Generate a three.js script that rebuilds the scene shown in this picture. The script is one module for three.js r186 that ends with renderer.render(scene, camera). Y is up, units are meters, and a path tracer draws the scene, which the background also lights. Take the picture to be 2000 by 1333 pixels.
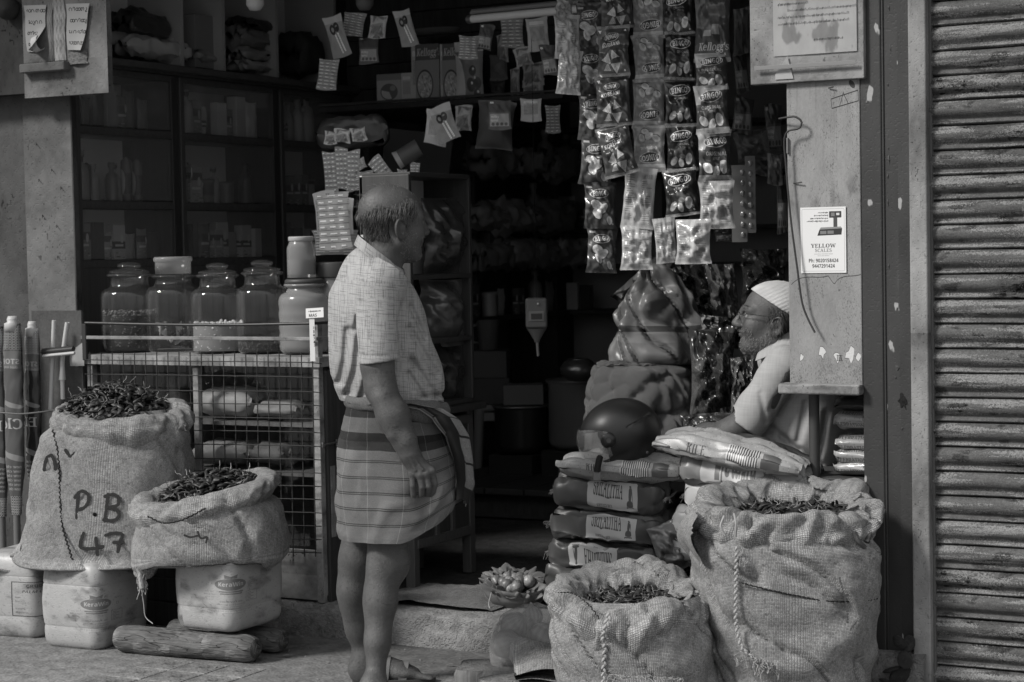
import * as THREE from 'three';
import { RoundedBoxGeometry } from 'three/addons/geometries/RoundedBoxGeometry.js';
import { mergeGeometries, mergeVertices, toCreasedNormals } from 'three/addons/utils/BufferGeometryUtils.js';

// ---------- camera, sky, sun, exposure ----------
const V = (x, y, z) => new THREE.Vector3(x, y, z);
const scene = new THREE.Scene();
const FPX = 3740, CAM = V(2.6, 1.39, 5.78);
const cR = V(0.88195, -0.01886, -0.47096).normalize(), cF = V(-0.4713, -0.04759, -0.88068).normalize();
const cU = new THREE.Vector3().crossVectors(cR, cF).normalize();
cR.crossVectors(cF, cU).normalize();
const camera = new THREE.PerspectiveCamera(2 * Math.atan(666.5 / FPX) * 180 / Math.PI, 1.5, 0.1, 400);
camera.position.copy(CAM);
camera.quaternion.setFromRotationMatrix(new THREE.Matrix4().makeBasis(cR, cU, cF.clone().negate()));
camera.focus = 6.2; camera.userData.fStop = 5.6;
const renderer = new THREE.WebGLRenderer({ antialias: true });
renderer.toneMapping = THREE.LinearToneMapping;
renderer.toneMappingExposure = 2.35;
renderer.shadowMap.enabled = true;
{ // an even overcast sky, a little brighter towards the zenith
  const W = 64, H = 32, d = new Float32Array(W * H * 4);
  for (let y = 0; y < H; y++) for (let x = 0; x < W; x++) {
    const e = Math.sin(((y + .5) / H - .5) * Math.PI), v = e > 0 ? .19 * (1 + 1.5 * e) : .07, i = (y * W + x) * 4;
    d[i] = v; d[i + 1] = v; d[i + 2] = v * 1.0; d[i + 3] = 1;
  }
  const sky = new THREE.DataTexture(d, W, H, THREE.RGBAFormat, THREE.FloatType);
  sky.mapping = THREE.EquirectangularReflectionMapping; sky.magFilter = THREE.LinearFilter; sky.needsUpdate = true;
  scene.background = sky; scene.environment = sky;
}
const sun = new THREE.DirectionalLight(0xfffdfa, 1.5);
sun.position.set(-5.2, 7.0, 6.2); sun.target.position.set(-.6, .8, 0);
sun.castShadow = true; sun.shadow.radius = 22; sun.shadow.mapSize.set(2048, 2048);
Object.assign(sun.shadow.camera, { left: -6, right: 6, top: 6, bottom: -6, near: .5, far: 40 });
scene.add(sun, sun.target);

// ---------- helpers ----------
// where the line of sight through a point of the photograph (2000 x 1333) meets a plane of the place
const ray = (px, py) => V(0, 0, 0).addScaledVector(cR, (px - 1000) / FPX).addScaledVector(cU, (666.5 - py) / FPX).add(cF);
const hit = (px, py, ax, v) => { const d = ray(px, py), t = (v - CAM[ax]) / d[ax]; return CAM.clone().addScaledVector(d, t); };
const onX = (px, py, x) => hit(px, py, 'x', x), onY = (px, py, y) => hit(px, py, 'y', y), onZ = (px, py, z) => hit(px, py, 'z', z);
const atD = (px, py, t) => CAM.clone().addScaledVector(ray(px, py), t);
const TURN = Math.atan2(.47096, .88195);   // facing the street camera
const rng = (s) => () => { s = (s + 0x6d2b79f5) | 0; let t = Math.imul(s ^ (s >>> 15), 1 | s); t = (t + Math.imul(t ^ (t >>> 7), 61 | t)) ^ t; return ((t ^ (t >>> 14)) >>> 0) / 4294967296; };
const LAT = (() => { const r = rng(7), a = new Float32Array(65536); for (let i = 0; i < 65536; i++) a[i] = r(); return a; })();
const sm = (t) => t * t * (3 - 2 * t), lerp = (a, b, t) => a + (b - a) * t, clamp = (x, a = 0, b = 1) => Math.min(b, Math.max(a, x));
const step = (a, b, x) => sm(clamp((x - a) / (b - a)));
function n2(x, y, per = 256) { // value noise 0..1, repeating every `per` cells
  const xi = Math.floor(x), yi = Math.floor(y), fx = sm(x - xi), fy = sm(y - yi), m = (v) => ((v % per) + per) % per;
  const x0 = m(xi), x1 = m(xi + 1), y0 = m(yi) * 256, y1 = m(yi + 1) * 256;
  return lerp(lerp(LAT[x0 + y0], LAT[x1 + y0], fx), lerp(LAT[x0 + y1], LAT[x1 + y1], fx), fy);
}
const fbm = (x, y, o = 4, per = 256) => { let s = 0, a = .5, t = 0; for (let i = 0; i < o; i++) { s += a * n2(x + i * 17.3 * (per < 256 ? 0 : 1), y, per); t += a; a *= .5; x *= 2; y *= 2; per = Math.min(256, per * 2); } return s / t; };
const n3 = (x, y, z) => (n2(x + z * .71, y + z * 1.3) + n2(y + 31.7 + x * .35, z - x * .4 + 11) + n2(z + 71 - y * .3, x + 3.1 + y * .2)) / 3;
const enc = (l) => Math.round(255 * clamp(l <= .0031308 ? l * 12.92 : 1.055 * Math.pow(Math.max(l, 0), 1 / 2.4) - .055));
const wrapT = (t, rx, ry) => { t.wrapS = t.wrapT = THREE.RepeatWrapping; if (rx) t.repeat.set(rx, ry ?? rx); t.magFilter = THREE.LinearFilter; t.needsUpdate = true; return t; };
// fn(u, v) gives a linear grey (col) or a height (bump)
function T(w, h, fn, col = true, rx, ry) {
  const d = new Uint8Array(w * h * 4);
  for (let y = 0; y < h; y++) for (let x = 0; x < w; x++) { const l = fn((x + .5) / w, (y + .5) / h), v = col ? enc(l) : Math.round(255 * clamp(l)), i = (y * w + x) * 4; d[i] = d[i + 1] = d[i + 2] = v; d[i + 3] = 255; }
  const t = new THREE.DataTexture(d, w, h); if (col) t.colorSpace = THREE.SRGBColorSpace;
  return wrapT(t, rx, ry);
}
const rep = (t, rx, ry, ox = 0, oy = 0) => { const c = t.clone(); wrapT(c, rx, ry); c.offset.set(ox, oy); return c; };
const G = (l) => { const v = enc(l); return 'rgb(' + v + ',' + v + ',' + v + ')'; };   // css grey from a linear value
function CT(w, h, draw) {
  const c = document.createElement('canvas'); c.width = w; c.height = h;
  const g = c.getContext('2d'); draw(g, w, h);
  const t = new THREE.CanvasTexture(c); t.colorSpace = THREE.SRGBColorSpace; t.magFilter = THREE.LinearFilter; return t;
}
const speckle = (g, w, h, n, a, seed = 1) => { const r = rng(seed); for (let i = 0; i < n; i++) { g.fillStyle = 'rgba(' + (r() < .5 ? '0,0,0,' : '255,255,255,') + (a * r()).toFixed(3) + ')'; const s = 1 + r() * 3; g.fillRect(r() * w, r() * h, s, s); } };
const M = (l, rough = .8, o = {}) => { const { phys, ...p } = o, dull = !phys && rough >= .6; const m = new (phys || dull ? THREE.MeshPhysicalMaterial : THREE.MeshStandardMaterial)({ roughness: rough, side: THREE.DoubleSide, ...(dull ? { specularIntensity: .3 } : {}), ...p }); m.color.setRGB(l, l, l); return m; };
const used = new Map();
const numbered = (n) => { const k = used.get(n) ?? 0; used.set(n, k + 1); return k ? n + '_' + String(k).padStart(3, '0') : n; };
const soft = (o) => o.traverse((m) => { m.castShadow = m.receiveShadow = true; });
function tag(o, label, category, group, kind) { o.userData = { label, category }; if (group) o.userData.group = group; if (kind) o.userData.kind = kind; return o; }
function thing(name, label, category, p = V(0, 0, 0), turn = 0, group) {
  const o = new THREE.Group(); o.name = numbered(name); o.position.copy(p); o.rotation.y = turn; scene.add(o); return tag(o, label, category, group);
}
function part(name, g, m, parent, label, kind) { const o = new THREE.Mesh(g, m); o.name = name; parent.add(o); soft(o); if (label) o.userData.label = label; if (kind) o.userData.kind = kind; return o; }
function one(name, g, m, label, category, p = V(0, 0, 0), turn = 0, group, kind) { const o = new THREE.Mesh(g, m); o.name = numbered(name); o.position.copy(p); o.rotation.y = turn; scene.add(o); soft(o); return tag(o, label, category, group, kind); }
function struct(name, g, m, p) { const o = new THREE.Mesh(g, m); o.name = numbered(name); if (p) o.position.copy(p); o.userData.kind = 'structure'; scene.add(o); soft(o); return o; }
function dup(src, label, p, turn, group) { const c = src.clone(); c.name = numbered(src.name.replace(/_\d{3}$/, '')); if (p) c.position.copy(p); if (turn !== undefined) c.rotation.y = turn; scene.add(c); c.userData = { ...src.userData }; if (label) c.userData.label = label; if (group) c.userData.group = group; return c; }
// geometry
const clean = (g) => { const o = new THREE.BufferGeometry(), s = g.index ? g.toNonIndexed() : g; for (const k of ['position', 'normal', 'uv']) o.setAttribute(k, s.getAttribute(k) ?? new THREE.BufferAttribute(new Float32Array(s.getAttribute('position').count * 2), 2)); return o; };
const merge = (a) => mergeGeometries(a.map(clean));
const B = (w, h, d, x = 0, y = 0, z = 0) => new THREE.BoxGeometry(w, h, d).translate(x, y, z);
const RB = (w, h, d, r = .005, x = 0, y = 0, z = 0, s = 2) => new RoundedBoxGeometry(w, h, d, s, Math.min(r, w / 2.01, h / 2.01, d / 2.01)).translate(x, y, z);
// a box whose uv are metres on every face
function MB(w, h, d, x = 0, y = 0, z = 0, ou = 0, ov = 0) {
  const g = new THREE.BoxGeometry(w, h, d), p = g.attributes.position, n = g.attributes.normal, uv = g.attributes.uv;
  for (let i = 0; i < p.count; i++) { const a = Math.abs(n.getX(i)) > .5 ? [p.getZ(i), p.getY(i)] : Math.abs(n.getY(i)) > .5 ? [p.getX(i), p.getZ(i)] : [p.getX(i), p.getY(i)]; uv.setXY(i, a[0] + ou, a[1] + ov); }
  return g.translate(x, y, z);
}
// a rounded box whose uv are metres
function RM(...a) { const g = RB(...a), p = g.attributes.position, n = g.attributes.normal, uv = g.attributes.uv; for (let i = 0; i < p.count; i++) { const ax = Math.abs(n.getX(i)), ay = Math.abs(n.getY(i)), az = Math.abs(n.getZ(i)); ax > ay && ax > az ? uv.setXY(i, p.getZ(i), p.getY(i)) : ay > az ? uv.setXY(i, p.getX(i), p.getZ(i)) : uv.setXY(i, p.getX(i), p.getY(i)); } return g; }
const cyl = (r0, r1, h, n = 16, x = 0, y = 0, z = 0) => new THREE.CylinderGeometry(r1, r0, h, n).translate(x, y + h / 2, z);
const rod = (a, b, r, n = 8, r2) => { const d = b.clone().sub(a), g = new THREE.CylinderGeometry(r2 ?? r, r, d.length(), n); g.applyQuaternion(new THREE.Quaternion().setFromUnitVectors(V(0, 1, 0), d.clone().normalize())); const c = a.clone().add(b).multiplyScalar(.5); return g.translate(c.x, c.y, c.z); };
const tube = (pts, r, seg = 20, n = 6, closed = false) => new THREE.TubeGeometry(new THREE.CatmullRomCurve3(pts, closed), seg, r, n, closed);
const lathe = (pts, n = 32) => new THREE.LatheGeometry(pts.map(([r, y]) => new THREE.Vector2(r, y)), n);
const xf = (g, { p = [0, 0, 0], r = [0, 0, 0], s = [1, 1, 1] }) => g.applyMatrix4(new THREE.Matrix4().compose(V(...p), new THREE.Quaternion().setFromEuler(new THREE.Euler(...r)), V(...s)));
// a sheet of nu x nv cells from f(u, v) -> [x, y, z, uvx?, uvy?]
function surf(nu, nv, f, closeU = false) {
  const P = [], U = [], I = [];
  for (let j = 0; j <= nv; j++) for (let i = 0; i <= nu; i++) { const u = i / nu, v = j / nv, q = f(u, v); P.push(q[0], q[1], q[2]); U.push(q[3] ?? u, q[4] ?? v); }
  const w = nu + 1;
  for (let j = 0; j < nv; j++) for (let i = 0; i < nu; i++) { const a = j * w + i; I.push(a, a + 1, a + w, a + 1, a + w + 1, a + w); }
  const g = new THREE.BufferGeometry(); g.setAttribute('position', new THREE.Float32BufferAttribute(P, 3)); g.setAttribute('uv', new THREE.Float32BufferAttribute(U, 2)); g.setIndex(I); g.computeVertexNormals();
  if (closeU) { const N = g.attributes.normal; for (let j = 0; j <= nv; j++) { const a = j * w, b = a + nu, s = V(N.getX(a) + N.getX(b), N.getY(a) + N.getY(b), N.getZ(a) + N.getZ(b)).normalize(); N.setXYZ(a, s.x, s.y, s.z); N.setXYZ(b, s.x, s.y, s.z); } }
  return g;
}
// a thin sheet given real thickness (front from f, back and rim added)
function slab(nu, nv, f, th = .002) {
  const g = surf(nu, nv, f), p = g.attributes.position, n = g.attributes.normal, uv = g.attributes.uv, c = p.count, P = [], U = [], I = [...g.index.array], w = nu + 1;
  for (let i = 0; i < c; i++) { P.push(p.getX(i), p.getY(i), p.getZ(i)); U.push(uv.getX(i), uv.getY(i)); }
  for (let i = 0; i < c; i++) { P.push(p.getX(i) - n.getX(i) * th, p.getY(i) - n.getY(i) * th, p.getZ(i) - n.getZ(i) * th); U.push(uv.getX(i), uv.getY(i)); }
  const k = I.length; for (let i = 0; i < k; i += 3) I.push(I[i] + c, I[i + 2] + c, I[i + 1] + c);
  const rim = []; for (let i = 0; i < nu; i++) rim.push([i, i + 1]); for (let j = 0; j < nv; j++) rim.push([j * w + nu, (j + 1) * w + nu]); for (let i = nu; i > 0; i--) rim.push([nv * w + i, nv * w + i - 1]); for (let j = nv; j > 0; j--) rim.push([j * w, (j - 1) * w]);
  for (const [a, b] of rim) I.push(a, a + c, b, b, a + c, b + c);
  const o = new THREE.BufferGeometry(); o.setAttribute('position', new THREE.Float32BufferAttribute(P, 3)); o.setAttribute('uv', new THREE.Float32BufferAttribute(U, 2)); o.setIndex(I); return toCreasedNormals(o, .9);
}
// naive surface nets of a distance field d(x, y, z) in a box, cells of size c
function nets(d, lo, hi, c, uvf, lim = 1e9) {
  const n = [0, 1, 2].map((k) => Math.ceil((hi[k] - lo[k]) / c) + 1), [nx, ny, nz] = n, F = new Float32Array(nx * ny * nz), id = (i, j, k) => i + nx * (j + ny * k);
  for (let k = 0; k < nz; k++) for (let j = 0; j < ny; j++) for (let i = 0; i < nx; i++) F[id(i, j, k)] = d(lo[0] + i * c, lo[1] + j * c, lo[2] + k * c);
  const Q = new Int32Array(nx * ny * nz).fill(-1), P = [], I = [];
  const E = [[0, 1], [2, 3], [4, 5], [6, 7], [0, 2], [1, 3], [4, 6], [5, 7], [0, 4], [1, 5], [2, 6], [3, 7]];
  const co = new Float32Array(8);
  for (let k = 0; k < nz - 1; k++) for (let j = 0; j < ny - 1; j++) for (let i = 0; i < nx - 1; i++) {
    let m = 0; for (let q = 0; q < 8; q++) { co[q] = F[id(i + (q & 1), j + ((q >> 1) & 1), k + (q >> 2))]; if (co[q] < 0) m |= 1 << q; }
    if (m === 0 || m === 255) continue;
    let x = 0, y = 0, z = 0, t = 0;
    for (const [a, b] of E) if ((co[a] < 0) !== (co[b] < 0)) { const s = co[a] / (co[a] - co[b]); x += lerp(a & 1, b & 1, s); y += lerp((a >> 1) & 1, (b >> 1) & 1, s); z += lerp(a >> 2, b >> 2, s); t++; }
    Q[id(i, j, k)] = P.length / 3; P.push(lo[0] + (i + x / t) * c, lo[1] + (j + y / t) * c, lo[2] + (k + z / t) * c);
  }
  const quad = (a, b, c2, e, flip) => { if (a < 0 || b < 0 || c2 < 0 || e < 0) return; flip ? I.push(a, b, c2, a, c2, e) : I.push(a, c2, b, a, e, c2); };
  for (let k = 1; k < nz - 1; k++) for (let j = 1; j < ny - 1; j++) for (let i = 1; i < nx - 1; i++) {
    const f = F[id(i, j, k)] < 0;
    if (f !== (F[id(i + 1, j, k)] < 0)) quad(Q[id(i, j - 1, k - 1)], Q[id(i, j, k - 1)], Q[id(i, j, k)], Q[id(i, j - 1, k)], f);
    if (f !== (F[id(i, j + 1, k)] < 0)) quad(Q[id(i - 1, j, k - 1)], Q[id(i - 1, j, k)], Q[id(i, j, k)], Q[id(i, j, k - 1)], f);
    if (f !== (F[id(i, j, k + 1)] < 0)) quad(Q[id(i - 1, j - 1, k)], Q[id(i, j - 1, k)], Q[id(i, j, k)], Q[id(i - 1, j, k)], f);
  }
  const g = new THREE.BufferGeometry(), U = [];
  for (let i = 0; i < P.length; i += 3) U.push(...(uvf ? uvf(P[i], P[i + 1], P[i + 2]) : [P[i], P[i + 1]]));
  g.setAttribute('position', new THREE.Float32BufferAttribute(P, 3)); g.setAttribute('uv', new THREE.Float32BufferAttribute(U, 2)); g.setIndex(I);
  const N = new Float32Array(P.length), e = c * .6;   // normals from the field
  for (let i = 0; i < P.length; i += 3) { const [x, y, z] = [P[i], P[i + 1], P[i + 2]], q = V(d(x + e, y, z) - d(x - e, y, z), d(x, y + e, z) - d(x, y - e, z), d(x, y, z + e) - d(x, y, z - e)).normalize(); N[i] = q.x; N[i + 1] = q.y; N[i + 2] = q.z; }
  g.setAttribute('normal', new THREE.BufferAttribute(N, 3));
  return g;
}
const smin = (a, b, k) => { const h = Math.max(k - Math.abs(a - b), 0) / k; return Math.min(a, b) - h * h * k * .25; };
// tapered capsule distance
function cap(p, a, b, ra, rb) { const bx = b[0] - a[0], by = b[1] - a[1], bz = b[2] - a[2], px = p[0] - a[0], py = p[1] - a[1], pz = p[2] - a[2]; const t = clamp((px * bx + py * by + pz * bz) / (bx * bx + by * by + bz * bz + 1e-9)); return Math.hypot(px - bx * t, py - by * t, pz - bz * t) - lerp(ra, rb, t); }
function ell(p, c, r) { const x = (p[0] - c[0]) / r[0], y = (p[1] - c[1]) / r[1], z = (p[2] - c[2]) / r[2], k = Math.hypot(x, y, z); return (k - 1) * Math.min(r[0], r[1], r[2]) * (k > 1 ? 1 : 1); }
// a filled bag lying flat: length L along x, height H, depth D (z towards the viewer); ends pinched to flat seams
function bagGeo(L, H, D, seed = 1, { nu = 40, nv = 36, pinch = .16, lump = .012, sag = 0, p = 2.6, flat = .55 } = {}) {
  const o = seed * 13.7;
  return surf(nu, nv, (u, v) => {
    const x = (u - .5) * L, e = Math.min(u, 1 - u) / pinch, k = e >= 1 ? 1 : Math.pow(Math.sin(e * Math.PI / 2), .62), a = v * Math.PI * 2 - Math.PI;
    const c = Math.cos(a), s = Math.sin(a), q = (t) => Math.sign(t) * Math.pow(Math.abs(t), 2 / p);
    const hh = lerp(.004, H / 2, k), dd = lerp(D / 2 * .82, D / 2, k);
    const nz = (n3(x * 9 + o, s * 2.3 + o, c * 2.3) - .5) * lump * 2 + (n3(x * 24 + o, s * 5 + o, c * 5) - .5) * lump;
    const ed = (1 - k) * .012 * Math.sin(c * 9 + seed) + Math.sin(a * 13 + seed * 2 + x * 9) * lump * .42 * Math.exp(-((e / 1.6) ** 2)) + (n3(x * 16 + c * 6 + o, s * 3, o) - .5) * lump * .8 - lump * .3 * Math.pow(1 - Math.abs(2 * n3(x * 15 + o, s * 4 + x * 9, c * 4 + o) - 1), 9);
    let y = q(s) * hh + nz * k * Math.abs(s) + ed - sag * (x / L * 2) ** 2; const z = q(c) * dd * (1 - .04 * Math.abs(q(s))) + nz * k * c;
    if (y < 0) y *= flat + .45;
    return [x, y + 0, z, u, v];
  }, true);
}
// an upright pouch: w x h, puffed by t, crimped at top and bottom; prints on uv 0..1 front and back
function pouch(w, h, t, seed = 1, { nu = 14, nv = 20, bend = 0, crumple = .004, seal = .05 } = {}) {
  const o = seed * 7.31, f = (side) => surf(nu, nv, (u, v) => {
    const s = Math.min(v, 1 - v), k = s < seal ? 0 : Math.pow(Math.sin(Math.min(1, (s - seal) / (.5 - seal)) * Math.PI / 2), .62), ku = Math.pow(Math.sin(u * Math.PI), .6);
    const wx = w * (1 - .1 * k), nz = (n2(u * 6 + o, v * 7 + o) - .5) * crumple * 2 + (n2(u * 14 + o, v * 15) - .5) * crumple + Math.sin(u * 40 + o) * .0012 * (1 - k);
    const fold = (1 - k) * Math.abs(Math.sin(u * 9 + seed + v * 3)) * .002;
    const x = (u - .5) * wx * (1 + (n2(v * 5 + o, 3) - .5) * .05), y = (v - .5) * h + .006 * Math.sin(u * 3.1 + o) * (s < seal ? 1 : 0), z = side * (t / 2 * k * ku) + nz * (.35 + k * ku) + fold + bend * ((v - .5) ** 2 - .25) * h;
    return [x, y, z + side * .0006, side > 0 ? u : 1 - u, v];
  });
  const b = f(-1); const ix = b.index.array; for (let i = 0; i < ix.length; i += 3) { const q = ix[i]; ix[i] = ix[i + 1]; ix[i + 1] = q; } b.computeVertexNormals();
  return mergeGeometries([f(1), b]);
}
// ---------- shared grain ----------
const concreteMap = T(1024, 1024, (u, v) => { const a = fbm(u * 6, v * 6, 5, 6), b = fbm(u * 48, v * 48, 3, 48), c = n2(u * 200, v * 200, 200), st = step(.52, .7, fbm(u * 3 + 9, v * 3, 4, 3)); return (.17 + .12 * (a - .5) + .09 * (b - .5) + .06 * (c - .5)) * (1 - .28 * st); }, true);
const concreteBump = T(512, 512, (u, v) => .5 + .5 * (fbm(u * 24, v * 24, 4, 24) - .5) + .3 * (n2(u * 128, v * 128, 128) - .5) - .3 * step(.68, .8, n2(u * 60, v * 60, 60)), false);
const wallMap = T(1024, 1024, (u, v) => { // old limewash: blotches, pits, scratches
  const a = fbm(u * 5, v * 5, 5, 5), b = fbm(u * 40, v * 40, 3, 40), pit = step(.84, .9, n2(u * 90, v * 90, 90)) * step(.52, .68, fbm(u * 7 + 3, v * 7, 3, 7)), fleck = step(.9, .95, n2(u * 160 + 40, v * 160, 160));
  return clamp(.27 + .22 * (a - .5) - .10 * step(.5, .75, fbm(u * 3 + 60, v * 2, 5, 3)) + .07 * (b - .5) - .16 * pit - .12 * fleck, .04, .6);
});
const paintBump = T(512, 512, (u, v) => .5 + .35 * (fbm(u * 16, v * 16, 5, 16) - .5) - .35 * step(.72, .8, n2(u * 64, v * 64, 64)), false);
const woodMap = T(512, 512, (u, v) => { const w = fbm(u * 40, v * 3, 4, 64), k = n2(u * 120, v * 4, 128); return .055 * (.6 + .7 * w + .25 * (k - .5)); });
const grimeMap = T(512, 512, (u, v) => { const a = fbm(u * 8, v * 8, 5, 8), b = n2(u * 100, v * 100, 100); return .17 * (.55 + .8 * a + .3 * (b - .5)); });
const concrete = (l = 1, s = .5) => M(l, .93, { map: rep(concreteMap, s, s), bumpMap: rep(concreteBump, s * 2, s * 2), bumpScale: .004 });
const mWood = M(1, .62, { map: rep(woodMap, 2, 1), bumpMap: rep(woodMap, 2, 1), bumpScale: .002 });
const mGrime = M(1, .85, { map: rep(grimeMap, 1, 1) });
const FLOOR = .12;

// ---------- ground, step, shop shell ----------
{
  const g = new THREE.PlaneGeometry(160, 160).rotateX(-Math.PI / 2), p = g.attributes.position, uv = g.attributes.uv;
  for (let i = 0; i < p.count; i++) uv.setXY(i, p.getX(i), p.getZ(i));
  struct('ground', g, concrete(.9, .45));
  const roof = concrete(.8);
  // the step, a worn lip of cement along the shop front
  const st = surf(220, 16, (u, v) => {
    const x = lerp(-3.2, .95, u), s = v * .34; let y, z;
    if (s < .12) { y = s; z = .055; } else { y = .12; z = .055 - (s - .12); }
    const rnd = Math.exp(-(((s - .12) / .02) ** 2)); y -= .008 * rnd; z -= .008 * rnd;
    const nz = (fbm(x * 7, s * 9 + 3, 4) - .5), ch = step(.56, .72, fbm(x * 5 + 30, s * 8, 4)) * Math.exp(-(((s - .12) / .05) ** 2));
    return [x, y + nz * .012 * (s > .1 ? 1 : .3) - ch * .018, z + nz * .03 * (s < .14 ? 1 : 0) - ch * .024, x, s];
  });
  struct('step', st, M(1.25, .95, { map: rep(concreteMap, .7, .7), bumpMap: rep(concreteBump, 2.5, 2.5), bumpScale: .007 }));
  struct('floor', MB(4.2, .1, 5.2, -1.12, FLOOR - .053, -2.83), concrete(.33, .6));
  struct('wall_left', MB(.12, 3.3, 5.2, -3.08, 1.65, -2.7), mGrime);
  struct('wall_right', MB(.12, 3.3, 5.2, 1.16, 1.65, -2.72), M(1, .85, { map: rep(wallMap, .6, .6) }));
  struct('wall_back', MB(4.3, 3.3, .12, -1, 1.65, -5.3), M(1, .9, { map: rep(wallMap, .6, .6) }));
  struct('ceiling', MB(4.5, .1, 5.2, -1, 3.32, -2.7), M(1.2, .85, { map: rep(wallMap, .6, .6) }));
  struct('lintel', MB(3.0, .42, .14, -.75, 3.1, -.07), M(1, .85, { map: rep(wallMap, 1, 1) }));
  struct('roof', MB(9, .1, 1.1, -.6, 3.3, .42), roof);
  struct('facade', MB(3, 3.3, .2, -4.45, 1.65, -.35), M(1, .9, { map: rep(wallMap, .7, .7) }));
  struct('upper_wall', MB(9, 3, .2, -.6, 4.86, -.1), M(1, .9, { map: rep(wallMap, .5, .5) }));
  struct('facade', MB(2.6, .8, .2, 2.2, 2.9, -.12), M(1, .9, { map: rep(wallMap, .7, .7) }));
}
{ // stamped paving squares at the near edge of the pavement
  const pv = struct('pavement', MB(2.6, .01, 1.6, -1.6, -.001, 1.22), concrete(1.25, .6));
  const g = RB(.145, .012, .145, .006), m1 = concrete(1.35, .9), m2 = concrete(1.2, .8), r = rng(5), uv = g.attributes.uv, p = g.attributes.position;
  for (let i = 0; i < uv.count; i++) uv.setXY(i, p.getX(i), p.getZ(i));
  for (let i = 0; i < 3; i++) for (let j = 0; j < 3; j++) { const t = part('paving_stone', g, r() < .5 ? m1 : m2, pv); t.position.set(-1.5 + i * .15 + (r() - .5) * .006, .0 + r() * .002, .66 + j * .15); t.rotation.y = (r() - .5) * .02; }
}

{ const r = rng(77), gs = [], d = new THREE.DodecahedronGeometry(1, 0); for (let i = 0; i < 130; i++) { const q = .0015 + .006 * r() * r() * r(), x = -2.4 + r() * 2.6, z = .08 + r() * 1.1 * r(); gs.push(xf(d.clone(), { p: [x, .004 + q * .3, z], r: [r() * 3, r() * 3, 0], s: [q * (1 + r()), q * .5, q] })); } for (const [px, py] of [[640, 1295], [560, 1282], [690, 1308], [880, 1300], [420, 1305]]) { const p = onY(px, py, .006); gs.push(xf(slab(6, 3, (u, v) => [(u - .5) * .03, .003 * Math.sin(u * 3.1), (v - .5) * .012 * Math.sin(u * 3.1)], .0008), { p: [p.x, .007, p.z], r: [0, px, 0] })); } one('litter', merge(gs), M(.2, .9), 'grit and dry bits scattered on the cement in front of the step', 'litter', V(0, 0, 0), 0, null, 'stuff'); }
// ---------- right of the shop: dark pillar, pale rail, rolling shutter ----------
const darkPaint = T(512, 1024, (u, v) => { const a = fbm(u * 6, v * 12, 5, 12), sc = .3 * step(.74, .8, fbm(u * 14, v * 18, 4, 32)), ch = step(.79, .81, fbm(u * 9 + 4, v * 22, 4, 32)); return .034 + .03 * (a - .5) + .03 * sc + .30 * ch; });
{
  const m = M(1, .5, { map: rep(darkPaint, 2.2, .42), bumpMap: rep(paintBump, 2.3, 2.3), bumpScale: .0006 });
  const t = thing('metal_pillar', 'dark painted steel pillar with chipped paint between white panel and shutter', 'pillar', V(.83, 0, 0));
  part('channel', RM(.068, 2.8, .1, .006, -.048, 1.4, -.05), m, t);
  const gg = MB(.085, 2.8, .1, .0345, 1.4, -.057); part('channel', gg, m, t);
  part('seam', RM(.007, 2.8, .02, .003, -.0105, 1.4, -.012), m, t);
  // flaked patches where the paint has come away
  const fl = M(.6, .9, { map: rep(wallMap, 3, 3) }), flake = (px, py, w, h, sd) => { const q = onZ(px, py, 0), r = rng(sd), s = new THREE.Shape(); const N = 18; for (let i = 0; i < N; i++) { const a = i / N * 6.283, k = .18 + .42 * r(); i ? s.lineTo(Math.cos(a) * w * k, Math.sin(a) * h * k) : s.moveTo(w * k, 0); } return new THREE.ShapeGeometry(s).translate(q.x - .83, q.y, px > 1728 ? -.0045 : .0022); };
  const fs = [[1733, 345, .006, .016, 1], [1735, 312, .007, .03, 2], [1733, 395, .004, .026, 3], [1752, 718, .012, .02, 4], [1748, 738, .006, .01, 5], [1735, 15, .005, .022, 6], [1761, 838, .008, .009, 7], [1734, 290, .004, .012, 8], [1733, 165, .005, .008, 9], [1697, 480, .005, .006, 10], [1735, 520, .004, .016, 11], [1770, 1180, .008, .006, 12], [1716, 1050, .004, .02, 13], [1738, 95, .003, .03, 15]];
  part('bare_patch', merge(fs.map((a) => flake(...a))), fl, t);
  const stn = M(.13, .95, { map: rep(concreteMap, 4, 4) }); part('cement_patch', merge([flake(1763, 785, .034, .052, 21)]), stn, t);
  const r2 = thing('shutter_rail', 'pale painted steel guide rail along the left edge of the shutter', 'rail', V(.936, 0, 0));
  const mr = M(1, .65, { map: rep(wallMap, 1.6, .9), bumpMap: rep(paintBump, 3, 3), bumpScale: .0015 });
  part('flange', RM(.056, 2.6, .05, .006, 0, 1.3, 0), mr, r2); part('lip', RB(.012, 2.6, .03, .004, .03, 1.3, -.02), M(.12, .6), r2);
  const stones = thing('rubble_stones', 'flat stone chips lying at the foot of the dark pillar', 'stones', V(0, 0, 0)), sg = new THREE.DodecahedronGeometry(1, 1), sm1 = concrete(.45, 2);
  [[1745, 1308, .035], [1768, 1290, .03], [1762, 1325, .045], [1735, 1333, .03], [1775, 1258, .028], [1757, 1255, .025]].forEach(([px, py, s], i) => { const q = onZ(px, py, .05 + (i % 2) * .02); part('stone', xf(sg.clone(), { p: [q.x, Math.max(q.y, .02), q.z], r: [i, i * 2, .3], s: [s, s * .22, s * .8] }), sm1, stones); });
}
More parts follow.
